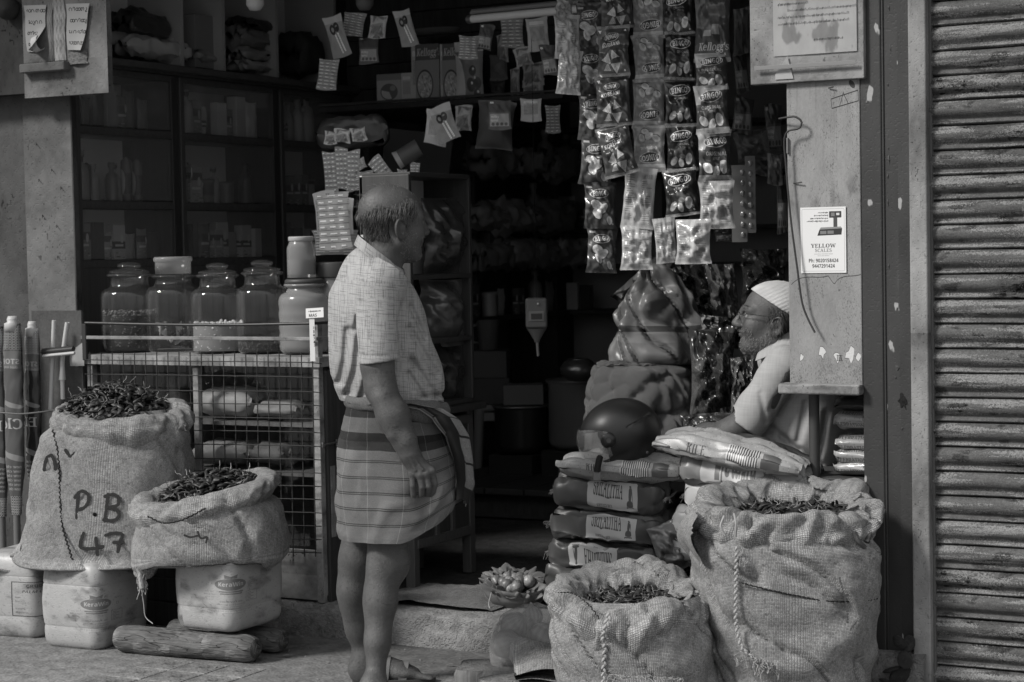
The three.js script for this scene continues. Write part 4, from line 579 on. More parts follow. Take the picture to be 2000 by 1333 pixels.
{
  const F = frame(atD(410, 1090, 6.66)), rows = [[1118, 300, 480, .6], [1110, 272, 520, .7], [1085, 262, 556, .75], [1060, 260, 562], [1030, 262, 556], [1000, 270, 545], [985, 290, 530], [972, 312, 508]];
  const t = thing('jute_sack', 'slumped smaller jute sack of chillies sagging over a raised jerrycan', 'sack', F.o, F.turn), body = sackBody(F, rows.map((r, i) => [r[0] , r[1], r[2], r[3] ?? .78]), { dr: .78, seed: 4, wr: .013 });
  { const p = body.attributes.position; for (let i = 0; i < p.count; i++) { const x = p.getX(i), y = p.getY(i); let dy = .10 * x * step(-.06, .12, y) - (y < .02 && x > .1 ? .12 * (x - .1) : 0) - (x < -.16 && y < .03 ? .3 * (-.16 - x) : 0) + (y < .0 && Math.abs(x) < .2 ? .03 : 0); p.setY(i, y + dy); } body.computeVertexNormals(); }
  part('sack_body', body, mJute, t);
  const l = F.L(258, 1000), r = F.L(541, 935), rx = (r[0] - l[0]) / 2 - .034, mid = F.L(400, 968);
  part('rolled_collar', collar({ c: [mid[0], mid[1] + .008, 0], rx, rz: rx * .66, tx: .19, tz: -.22, tr: .043, th: .05, seed: 7, vary: (X, Z) => [1 + .28 * Z, 0, 0], wob: .014 }), mJute, t);
  part('stitching', stitches([[290, 1010, .2], [318, 1022, .215], [350, 1018, .225], [378, 1006, .225], [398, 995, .22]].map((q) => V(...F.L(...q))), .0032, .008, .001), mTwineDark, t);
  part('frayed_tail', merge([frays((k) => V(...F.L(270 + k * 12, 1090 + k * 52, .1)), 60, .035, 8, .0012, .9), tube([V(...F.L(276, 1150, .12)), V(...F.L(280, 1180, .12)), V(...F.L(284, 1206, .12)), V(...F.L(298, 1219, .14))], .0016, 20, 5), tube([V(...F.L(268, 1080, .1)), V(...F.L(272, 1110, .11)), V(...F.L(277, 1150, .12))], .009, 12, 6)]), mTwine, t);
  part('painted_marks', merge([[[360, 1046], [372, 1050], [386, 1047]], [[386, 1040], [392, 1052], [404, 1050], [402, 1060]]].map((p) => { const q = new THREE.CatmullRomCurve3(frontOf(body, F, p, .003)).getSpacedPoints(16); return merge(q.map((v, i) => new THREE.CircleGeometry(.004, 7).translate(v.x, v.y, v.z + (i % 2) * .0003))); })), M(.05, .95), t);
  chillies('heap of dark dried chillies in the smaller sack over the raised jerrycan', F, [mid[0] + .005, mid[1] - .012, 0], rx * .9, rx * .62, .075, 420, 21, { tx: .19, tz: -.16 });
  const c = F.L(20, 1100); // rag of jute over the left jerrycan
  const F0 = frame(onZ(20, 1100, .42)); one('sack_rag', slab(24, 14, (u, v) => { const q = F0.L(-40 + u * 116, 1098 + 8 * u + (v < .5 ? 0 : 0), 0); return [q[0], q[1] + .03 - step(.45, 1, 1 - v) * .055 * (.4 + u * (1 - u)) + .012 * (n2(u * 5, v * 4) - .3), -.12 + (1 - v) * .25, u * .3, v * .2]; }, .006), mJute, 'folded flap of jute lying on the leftmost jerrycan', 'sacking', F0.o, F0.turn);
}
// ---------- glazed cabinet along the left wall ----------
const dusty = M(.97, .08, { phys: 1, transmission: .94, thickness: 0, ior: 1.5 });
const CX = -2.68, rect = (a, b) => [Math.min(a, b), Math.max(a, b)];
const mCab = M(.8, .55, { map: rep(woodMap, 1.5, 1) }), mBack = M(.75, .9), mDoor = M(1.5, .5, { map: rep(woodMap, 1.5, 1) });
const labelTex = [0, 1, 2, 3].map((k) => CT(128, 128, (g, w, h) => { const r = rng(k + 60); g.fillStyle = G([.3, .12, .4, .2][k]); g.fillRect(0, 0, w, h); g.fillStyle = G(.05); g.fillRect(0, 20 + 20 * k % 50, w, 26); g.fillStyle = G(.55); g.fillRect(14, 70, 90, 8); for (let i = 0; i < 9; i++) { g.fillStyle = G(r() * .5); g.fillRect(r() * 100, 84 + r() * 36, 10 + r() * 30, 3); } g.fillStyle = G(.5); g.beginPath(); g.arc(90, 50, 16, 0, 7); g.fill(); }));
const mLab = labelTex.map((t) => M(1, .45, { map: t })), mDarkGoods = [.05, .12, .24, .45].map((l) => M(l, .4));
const goodsGeo = {
  bottle: merge([lathe([[0, 0], [.026, 0], [.029, .006], [.029, .1], [.024, .12], [.011, .132], [.011, .15], [.015, .152], [.015, .172], [0, .172]], 14)]),
  tin: lathe([[0, 0], [.033, 0], [.034, .004], [.032, .008], [.032, .082], [.035, .086], [.035, .1], [0, .101]], 16),
  carton: RB(.06, .13, .04, .002, 0, .065, 0), tube: lathe([[0, 0], [.017, 0], [.017, .03], [.02, .032], [.021, .1], [.02, .15], [.004, .165]], 12),
  packet: pouch(.07, .13, .03, 3, { nu: 8, nv: 10 }).translate(0, .065, 0),
};
{
  const z = [-.3, onX(345, 300, CX).z, onX(541, 300, CX).z, -2.41], ys = [1.375, 1.622, 1.93, 2.18], t = thing('glazed_cabinet', 'tall dark wooden cabinet with glazed doors along the left wall of the shop', 'cabinet', V(CX, FLOOR, 0)), y = (v) => v - FLOOR;
  part('back_panel', MB(.015, 2.6, 2.15, -.3, 1.3, -1.36), mBack, t);
  for (const zz of z) { part('divider', MB(.3, 2.06, .03, -.15, 1.03, zz), mCab, t); part('door_stile', RB(.026, 1.0, .045, .004, .002, 1.55, zz + .026), mCab, t); part('door_stile', RB(.026, 1.0, .03, .004, .004, 1.55, zz - .026), mDoor, t); }
  for (let i = 0; i < 3; i++) for (let j = 0; j < 4; j++) { const zc = (z[i] + z[i + 1]) / 2, w = z[i] - z[i + 1] - .03; part('shelf', MB(.28, .02, w, -.15, y(ys[j]) - .012, zc), mCab, t); part('door_rail', RB(.022, .035, w, .004, .002, y(ys[j]) - .012, zc), mDoor, t); if (j < 3) part('glass_pane', B(.003, ys[j + 1] - ys[j] - .04, w - .04, 0, y((ys[j] + ys[j + 1]) / 2) - .01, zc), dusty, t); }
  for (let i = 0; i < 3; i++) { const w = z[i] - z[i + 1] - .06; part('lower_door', MB(.02, 1.15, w, 0, .66, (z[i] + z[i + 1]) / 2), mDoor, t); }
  part('cornice', MB(.36, .045, 2.2, -.13, y(2.2), -1.36), mCab, t); part('cornice_lip', RB(.02, .03, 2.2, .006, .055, y(2.205), -1.36), mDoor, t);
  for (const px of [356, 437, 541, 655]) { const q = onX(px, 100, CX); part('upper_divider', MB(.3, .5, .022, -.15, y(2.45), q.z), M(.4, .8, { map: null }), t); }
  part('upper_divider', MB(.3, .5, .022, -.15, y(2.45), -.32), mCab, t); part('upper_shelf', MB(.32, .025, 2.15, -.14, y(2.7), -1.36), mCab, t);
  { const k = onX(361, 338, CX); part('door_handle', tube([V(.015, y(k.y) + .045, k.z), V(.035, y(k.y) + .02, k.z), V(.035, y(k.y) - .02, k.z), V(.015, y(k.y) - .045, k.z)], .005, 10, 6), mSteel, t); }
  const r = rng(12), kinds = Object.keys(goodsGeo), rows = [['bottle', 'carton', 'packet'], ['tube', 'bottle', 'tin'], ['packet', 'carton', 'tin']], bay = ['first', 'second', 'third'], sh = ['lowest', 'middle', 'topmost'], nm = { bottle: ['small_bottle', 'bottle'], tin: ['small_tin', 'tin'], carton: ['small_carton', 'carton'], tube: ['cosmetic_tube', 'tube'], packet: ['small_packet', 'packet'] };
  for (let i = 0; i < 3; i++) for (let j = 0; j < 3; j++) {
    let zz = z[i] - .07; const set = j === 1 ? (i === 0 ? ['tube', 'bottle', 'bottle', 'tube'] : ['tin', 'carton', 'tin', 'bottle']) : j === 2 ? (i === 0 ? ['packet', 'packet', 'carton'] : ['carton', 'packet', 'bottle']) : ['packet', 'carton', 'carton'];
    while (zz > z[i + 1] + .08 && !(i === 2 && zz < -2.2)) {
      const k = set[Math.floor(r() * set.length)], s = .9 + r() * .45, m = r() < .5 ? mLab[Math.floor(r() * 4)] : mDarkGoods[Math.floor(r() * 4)];
      const lab = (k === 'bottle' || k === 'tube' ? 'upright ' : 'small ') + nm[k][1] + ' behind the glass, ' + sh[j] + ' visible shelf of the ' + bay[i] + ' cabinet bay from the street';
      const o = one(nm[k][0], goodsGeo[k], m, lab, nm[k][1], V(CX - .07 - r() * .06, ys[j] + .001, zz), Math.PI / 2 + (r() - .5) * .3, nm[k][1] + 's on the ' + sh[j] + ' shelf of the ' + bay[i] + ' bay'); o.scale.set(s, s * (j === 2 ? 1.15 : 1), s); zz -= .056 + r() * .026 + (k === 'carton' ? .01 : 0);
      if (r() < .06) zz -= .08;
    }
  }
  // bundles in the pigeonholes over the cabinet
  const film = M(.5, .18, { phys: 1, clearcoat: .6, clearcoatRoughness: .2 }), up = (px, py) => onX(px, py, CX - .1), bags = [[285, 118, .46, .11, .24, .3, film, 'crinkled clear plastic bag lying in the first pigeonhole over the cabinet'], [275, 78, .28, .12, .2, .12, M(.06, .3), 'dark shiny bag stacked on the clear one in the first pigeonhole'], [395, 123, .26, .05, .2, .3, M(.3, .5), 'flat pale packet under the carton in the second pigeonhole'], [485, 138, .26, .05, .2, 0, M(.42, .5), 'pale flat packet at the bottom of the stack in the third pigeonhole'], [482, 118, .25, .05, .2, 0, M(.32, .5), 'flat packet in the middle of the stack in the third pigeonhole'], [478, 92, .24, .1, .2, 0, M(.2, .45), 'bulging grey packet on top of the stack in the third pigeonhole'], [490, 66, .2, .07, .2, 0, M(.04, .4), 'dark packet lying over the bulging grey one in the third pigeonhole'], [590, 150, .2, .22, .2, 0, M(.05, .6), 'dark bundle stuffed in the fourth pigeonhole over the cabinet']];
  bags.forEach(([px, py, L, H, D, , m, lab], i) => { const q = up(px, py); one('stored_packet', bagGeo(L, H, D, i + 3, { lump: .03, nu: 32, nv: 28 }), m, lab, 'packet', V(CX - .12, Math.max(q.y + H / 2, 2.23 + H / 2), q.z), Math.PI / 2); });
  { const q = up(384, 80); one('stored_carton', RB(.16, .24, .14, .004), M(.22, .7), 'upright carton in the second pigeonhole over the cabinet', 'carton', V(CX - .12, 2.36, q.z), Math.PI / 2); }
  // knobs of lamp holders on the beam
  [[498, 4, -.5, 'pale round lamp holder hanging over the third pigeonhole'], [712, 4, -.9, 'rough grey round lamp holder hanging right of the pale one']].forEach(([px, py, zz, lab], i) => { const q = onZ(px, py, zz); one('lamp_holder', lathe([[0, -.035], [.022, -.032], [.036, -.012], [.036, .008], [.028, .02], [.02, .06], [0, .06]], 20), M(i ? .12 : .5, .6), lab, 'lamp holder', q); });
}
// a packet hung or stood at a photograph point, facing the street
const hung = (name, cat, lab, px, py, w, h, d, m, { roll = 0, t = .02, turn = TURN, seed = px, group, geo } = {}) => { const q = atD(px, py, d), k = d / FPX, o = one(name, geo ?? pouch(w * k, h * k, t, seed), m, lab, cat, q, turn, group); o.rotation.order = 'YXZ'; o.rotation.z = roll; return o; };
const sheetArt = (seed, base, draw) => CT(256, 320, (g, w, h) => { g.fillStyle = G(base); g.fillRect(0, 0, w, h); const r = rng(seed); draw && draw(g, w, h, r); });
const art = {
  strip: sheetArt(1, .22, (g, w, h, r) => { for (let i = 0; i < 9; i++) { g.fillStyle = G(.1); g.fillRect(0, i * 36 + 28, w, 6); g.fillStyle = G(.5); g.font = 'bold 20px sans-serif'; for (let k = 0; k < 3; k++) g.fillRect(10 + k * 82, i * 36 + 8 + r() * 4, 60 * (.5 + r() * .5), 8); g.fillStyle = G(.06); for (let k = 0; k < 3; k++) g.fillRect(12 + k * 82, i * 36 + 20, 50 * r() + 8, 3); } }),
  news: sheetArt(2, .34, (g, w, h, r) => { g.strokeStyle = G(.08); g.lineWidth = 2; for (let i = 0; i < 20; i++) scrawl(g, 16, 60 + i * 12, 216 * (.6 + .4 * r()), 22, 9, r); g.fillStyle = G(.05); g.font = 'bold 40px sans-serif'; g.fillText('TX', 150, 44); }),
  cereal: sheetArt(3, .2, (g, w, h) => { g.fillStyle = G(.08); g.fillRect(0, 0, w, 90); g.fillStyle = G(.4); g.font = 'italic bold 58px serif'; g.fillText("Kellogg's", 12, 66); g.fillStyle = G(.05); g.beginPath(); g.ellipse(100, 230, 92, 88, 0, 0, 7); g.fill(); g.fillStyle = G(.3); g.beginPath(); g.ellipse(100, 230, 80, 76, 0, 0, 7); g.fill(); const r = rng(5); for (let i = 0; i < 120; i++) { g.fillStyle = G(.12 + .4 * r()); g.beginPath(); const a = r() * 7, q = Math.sqrt(r()) * 70; g.ellipse(100 + q * Math.cos(a), 230 + q * Math.sin(a), 9, 6, a, 0, 7); g.fill(); } }),
  fruit: sheetArt(4, .28, (g) => { g.fillStyle = G(.16); g.fillRect(0, 0, 256, 70); g.fillStyle = G(.09); g.beginPath(); g.arc(130, 200, 92, 0, 7); g.fill(); g.fillStyle = G(.34); g.beginPath(); g.moveTo(130, 200); g.arc(130, 200, 80, 1.2, 3.4); g.fill(); g.fillStyle = G(.2); g.beginPath(); g.arc(170, 160, 30, 0, 7); g.fill(); }),
  oats: sheetArt(5, .14, (g) => { g.fillStyle = G(.4); g.fillRect(0, 0, 256, 50); g.beginPath(); g.moveTo(0, 60); g.quadraticCurveTo(120, 120, 90, 320); g.lineTo(0, 320); g.fill(); g.fillStyle = G(.04); for (const [x, y, s] of [[170, 160, 30], [150, 240, 40], [210, 230, 34], [200, 290, 30]]) { g.beginPath(); g.arc(x, y, s, 0, 7); g.fill(); } g.fillStyle = G(.5); for (const [x, y] of [[176, 150], [160, 230], [210, 280], [190, 200]]) { g.beginPath(); g.arc(x, y, 9, 0, 7); g.fill(); } }),
  tooth: sheetArt(6, .1, (g) => { g.fillStyle = G(.06); g.fillRect(0, 0, 256, 130); g.fillStyle = G(.3); g.fillRect(14, 150, 220, 140); g.fillStyle = G(.6); g.font = 'bold 36px sans-serif'; g.fillText('milky', 24, 196); g.fillText('twist', 24, 236); g.fillStyle = G(.1); for (let i = 0; i < 4; i++) { g.beginPath(); g.arc(50 + i * 50, 265, 18, 0, 7); g.fill(); } g.fillStyle = G(.6); g.fillRect(20, 14, 40, 22); }),
  shiny: sheetArt(7, .3, (g, w, h, r) => { for (let i = 0; i < 50; i++) { g.fillStyle = G(.04 + .6 * r() * r()); g.beginPath(); g.moveTo(r() * w, r() * h); g.lineTo(r() * w, r() * h); g.lineTo(r() * w, r() * h); g.globalAlpha = .6; g.fill(); } g.globalAlpha = 1; }),
  scissor: sheetArt(8, .2, (g) => { g.fillStyle = G(.3); g.fillRect(0, 0, 256, 60); g.strokeStyle = G(.02); g.lineWidth = 22; g.beginPath(); g.arc(90, 110, 30, 0, 7); g.arc(150, 96, 28, 0, 7); g.stroke(); g.strokeStyle = G(.6); g.lineWidth = 18; g.beginPath(); g.moveTo(110, 150); g.lineTo(150, 300); g.moveTo(150, 140); g.lineTo(190, 290); g.stroke(); }),
  bar: sheetArt(9, .34, (g) => { g.fillStyle = G(.12); for (let i = 0; i < 12; i++) g.fillRect(40 + i * 15, 90, 6 + (i * 7) % 7, 140); g.fillStyle = G(.5); g.fillRect(40, 40, 170, 30); }),
};
const mA = Object.fromEntries(Object.entries(art).map(([k, t]) => [k, M(2.2, .42, { map: t })]));
const poly = M(.7, .22, { phys: 1, transmission: .45, thickness: 0, ior: 1.4 }), polyDark = M(.09, .25, { phys: 1, clearcoat: .5, clearcoatRoughness: .2 });
{ // strings of packets hanging before the cabinet
  const d = 7.95; hung('polythene_bag', 'bag', 'large grey polythene bag of white sweets above the hanging packet strips', 690, 262, 130, 62, d + .1, M(.07, .3), { geo: bagGeo(.30, .14, .16, 5, { lump: .03 }), roll: .12 });
  [[668, 266, 32, 26, 0], [700, 262, 30, 26, .2], [646, 268, 26, 26, -.1]].forEach(([px, py, w, h, r], i) => hung('sweet_pouch', 'pouch', 'small shiny white pouch lying on the polythene bag by the cabinet', px, py, w, h, d - .05, mA.shiny, { roll: r, group: 'shiny pouches on the polythene bag' }));
  [[645, 336, 26, 80, .06, 'leftmost'], [668, 330, 26, 82, .02, 'second from left'], [690, 334, 26, 80, -.03, 'third from left']].forEach(([px, py, w, h, r, k]) => hung('packet_strip', 'packet strip', 'narrow strip of printed sachets, ' + k + ' of three before the cabinet', px, py, w, h, d, mA.strip, { roll: r, t: .012 }));
  [[712, 352, 42, 36, .2, 'crumpled sachet strip right of the three narrow strips'], [702, 322, 26, 20, .3, 'small pale sachet over the right of the three narrow strips'], [752, 340, 30, 74, .65, 'slanting sachet strip above the bald head of the man'], [810, 342, 20, 52, -.05, 'upright sachet strip right of the slanting one above the man'], [828, 357, 11, 30, -.1, 'small pale strip at the right end of the hanging packets, left of a twin'], [838, 356, 11, 30, -.1, 'small pale strip at the far right end of the hanging packets'], [786, 350, 20, 40, 0, 'short sachet strip between the slanting and the upright strip']].forEach(([px, py, w, h, r, lab]) => hung('packet_strip', 'packet strip', lab, px, py, w, h, d, mA.strip, { roll: r, t: .012 }));
  { const q = atD(782, 310, d), t = thing('rolled_packet', 'short dark rolled packet with a white end above the hanging strips', 'packet', q, TURN); t.rotation.z = .5; part('roll', xf(cyl(.038, .04, .09, 20), { r: [0, 0, -1.57] }), M(.1, .5), t); part('white_end', xf(cyl(.04, .036, .02, 20, 0, -.02, 0), { r: [0, 0, -1.57] }), M(.45, .5), t); }
  hung('dark_carton', 'carton', 'dark tilted carton behind the hanging packet strips', 815, 325, 130, 130, 8.5, M(.045, .7), { geo: RB(.3, .3, .2, .006), roll: -.12 });
  [[652, 432, 64, 110, .05, 'strip', 'wide sheet of printed sachets hanging behind the paper packet, left of the man'], [668, 420, 46, 70, -.04, 'news', 'pale printed paper packet hanging left of the head of the man'], [636, 415, 44, 80, .1, 'news', 'left printed paper packet behind the pale one near the jars'], [660, 386, 42, 18, 0, 'shiny', 'shiny top edge of a packet above the paper packets'], [655, 475, 90, 50, 0, 'strip', 'lowest sheet of sachets hanging over the jars']].forEach(([px, py, w, h, r, k, lab], i) => hung('paper_packet', 'packet', lab, px, py, w, h, 7.75 + i * .04, mA[k], { roll: r, t: .014 }));
}
{ // planked partition with its display shelf
  const z = -2.3, a = onZ(655, 100, z), b = onZ(1120, 100, z), yS = onZ(900, 196, z).y, t = thing('plank_partition', 'dark planked partition with a narrow display shelf high at the back', 'partition', V((a.x + b.x) / 2, yS, z));
  const W = b.x - a.x; for (let i = 0; i < 6; i++) part('plank', RM(W, .118, .02, .004, 0, .03 + i * .122, -.11 + (i % 2) * .003), M(1, .7, { map: rep(woodMap, .6 + .1 * i, 1.4) }), t);
  part('shelf', RB(W + .02, .03, .24, .006, 0, -.018, .02), mCab, t); part('lip', RB(W + .02, .012, .012, .003, 0, .004, .142), mDoor, t);
  for (let i = 0; i < 2; i++) part('beam', MB(W + 1.2, .07, .1, -.4, .72 + i * .12, .2 - i * .2), mCab, t);
  const S = (px, py, w, h, m, lab, nm = 'display_packet', cat = 'packet', g) => { const q = onZ(px, py, z + .07), k = CAM.distanceTo(q) / FPX; const o = one(nm, g === 'box' ? RB(w * k, h * k, .06, .003) : pouch(w * k, h * k, .04, px), m, lab, cat, V(q.x, q.y, z + .05), .12); return o; };
  S(760, 173, 52, 56, mA.fruit, 'carton printed with cut fruit at the left of the display shelf', 'display_carton', 'carton', 'box'); S(795, 172, 24, 58, mA.bar, 'narrow pale carton between the fruit carton and the cereal boxes', 'display_carton', 'carton', 'box');
  S(835, 142, 50, 110, mA.cereal, 'tall cereal box with a bowl of flakes, left of two alike', 'cereal_box', 'cereal box', 'box'); S(886, 142, 46, 112, mA.cereal, 'tall cereal box with a bowl of flakes, partly behind the dark pouch', 'cereal_box', 'cereal box', 'box');
  S(812, 142, 17, 110, mA.bar, 'pale printed spine standing left of the first cereal box', 'display_carton', 'carton', 'box'); S(868, 142, 17, 110, mA.bar, 'pale printed spine between the two cereal boxes', 'display_carton', 'carton', 'box');
  const p = S(925, 140, 60, 108, mA.oats, 'large dark pouch with pale top and round fruit on it', 'cereal_pouch', 'pouch'); p.position.z += .06;
  S(970, 130, 38, 50, M(.16, .5), 'grey packet right of the dark cereal pouch'); S(968, 176, 34, 40, M(.05, .5), 'black packet under the grey one on the display shelf'); S(978, 95, 24, 56, mA.shiny, 'tall shiny wrapped strip above the display shelf'); S(1002, 160, 20, 54, mA.shiny, 'shiny foil strip left of the two silver packs');
  S(1038, 145, 46, 46, mA.shiny, 'silver blister pack, upper of two at the right of the shelf'); S(1038, 172, 46, 34, mA.shiny, 'silver blister pack, lower of two at the right of the shelf');
  { const q = onZ(852, 66, z + .1); one('shallow_tray', xf(lathe([[0, 0], [.1, 0], [.13, .02], [.135, .022], [.1, .006]], 28), { s: [1, 1, .6] }), M(.16, .5), 'shallow tray resting on top of the cereal boxes', 'tray', q); }
  [[690, 48, 44, 46, 'strip', 'dim bundle of sachets hung left of the toothbrush cards, high on the planks'], [738, 52, 34, 44, 'shiny', 'small shiny packet hung high between the two toothbrush cards'], [915, 92, 40, 46, 'strip', 'sachet strip hung above the dark cereal pouch'], [1000, 62, 46, 60, 'strip', 'sheet of sachets hung high under the tube lamp, left of two'], [1050, 66, 44, 64, 'bar', 'pale card hung high under the tube lamp, right of two'], [1072, 118, 30, 60, 'tooth', 'dark card hung left of the edgewise snack string'], [1022, 112, 34, 36, 'shiny', 'shiny packet hung above the upper silver blister pack'], [948, 74, 30, 50, 'tooth', 'dark card hung above the grey packet on the shelf'], [640, 145, 40, 60, 'strip', 'sachet sheet hung at the corner of the cabinet cornice'], [905, 232, 34, 50, 'shiny', 'shiny packet hung between the scissors card and the round bag'], [1080, 232, 30, 54, 'strip', 'narrow sachet strip hung right of the pale card of blades']].forEach(([px, py, w, h, k, lab], i) => hung('hanging_card', 'card', lab, px, py, w, h, 8.5 - (i % 3) * .1, mA[k], { roll: ((i * 29) % 7 - 3) * .07, t: .014 }));
  hung('hanging_card', 'card', 'packet with a toothbrush hung slanting at the upper left of the partition', 658, 70, 38, 82, 8.4, mA.scissor, { roll: .25, t: .012 });
  hung('hanging_card', 'card', 'blister card with a toothbrush hung slanting above the fruit carton', 792, 54, 34, 72, 8.4, mA.scissor, { roll: .25, t: .012 });
  hung('hanging_card', 'card', 'dark and light card of sweets hung on the planks at left', 720, 98, 40, 52, 8.6, mA.tooth, { t: .008 });
  hung('hanging_card', 'card', 'card with scissors hung below the display shelf, front of two', 868, 242, 46, 72, 8.0, mA.scissor, { roll: .3, t: .01 }); hung('hanging_card', 'card', 'pale card hung behind the scissors card below the shelf', 852, 250, 44, 66, 8.05, mA.bar, { roll: -.12, t: .01 });
  hung('hanging_bag', 'bag', 'round pale polythene bag hung below the display shelf', 968, 246, 74, 96, 8.3, M(.17, .35), { t: .11, geo: xf(pouch(.165, .21, .12, 6), { r: [0, 0, -.1] }) });
  hung('hanging_card', 'card', 'dark card of sweets hung before the round polythene bag', 976, 224, 46, 56, 8.15, mA.tooth, { t: .008 }); hung('hanging_card', 'card', 'small pale card of blades hung at the right below the shelf', 1037, 214, 42, 44, 8.2, mA.bar, { t: .008 });
  { const q = atD(915, 38, 7.7), r = atD(1190, 12, 7.2), tt = thing('tube_lamp', 'unlit white fluorescent tube hung slanting above the chip packets', 'lamp', q); const e = r.clone().sub(q); part('tube', rod(V(0, 0, 0), e, .016, 16), M(.6, .35), tt); part('end_cap', rod(V(0, 0, 0), e.clone().multiplyScalar(.03), .0175, 16), mSteel, tt); part('end_cap', rod(e.clone().multiplyScalar(.97), e, .0175, 16), mSteel, tt); part('batten', rod(V(0, .03, -.03), e.clone().add(V(0, .03, -.03)), .014, 4), M(.2, .5), tt); }
}
{ // small cabinet with a rack of bags on it, in the middle of the shop
  const x = -1.09, zf = -.31, zb = -.78, yt = onX(900, 790, x).y, t = thing('side_cabinet', 'dark wooden side cabinet behind the standing man', 'cabinet', V(x - .14, FLOOR, (zf + zb) / 2)), D = zf - zb, H = yt - FLOOR;
  part('top', RB(.36, .026, D + .08, .005, 0, H - .012, 0), mCab, t); for (const sx of [-1, 1]) for (const sz of [-1, 1]) part('leg', RB(.04, H - .02, .04, .004, sx * .12, (H - .02) / 2, sz * (D / 2 - .02)), mDoor, t);
  part('side_panel', MB(.012, .42, D - .04, .128, H - .28, 0), mCab, t); part('front_panel', MB(.22, .42, .012, 0, H - .28, D / 2 - .02), mCab, t);
  for (const y of [H - .06, H - .5]) { part('rail', RB(.018, .035, D - .05, .003, .135, y, 0), mDoor, t); part('rail', RB(.2, .035, .018, .003, 0, y, D / 2 - .01), mDoor, t); } for (const z of [-.06, .06]) part('stile', RB(.018, .42, .025, .003, .135, H - .28, z), mDoor, t);
  const R = thing('bag_rack', 'narrow dark rack with three shelves of plastic bags on the side cabinet', 'rack', V(x - .1, yt + .001, (zf + zb) / 2)), ht = onX(880, 345, x).y - yt; for (const z of [-D / 2 + .01, D / 2 - .01]) part('upright', RB(.22, ht, .02, .004, 0, ht / 2, z), mCab, R);
  const ly = [onX(880, 797, x).y, onX(880, 664, x).y, onX(880, 540, x).y].map((v) => v - yt); for (const y of [...ly, ht]) part('shelf', RB(.22, .018, D - .02, .003, 0, Math.max(y, .01), 0), mCab, R); part('back', MB(.01, ht, D, -.1, ht / 2, 0), mBack, R);
  [[880, 730, .15, .24, .035, 'dull plastic bag on the bottom shelf of the narrow rack'], [876, 610, .13, .26, .09, 'shiny plastic bag on the middle shelf of the narrow rack'], [882, 460, .12, .3, .04, 'dull plastic bag on the top shelf of the narrow rack']].forEach(([px, py, w, h, l, lab], i) => { const q = onX(px, py, x - .03); one('plastic_bag', xf(pouch(.24, h, .1, i + 8, { crumple: .02 }), { r: [0, 1.3, 0] }), M(l, .22, { phys: 1, clearcoat: .5, clearcoatRoughness: .2 }), lab, 'bag', V(x - .06, q.y, q.z)); });
}
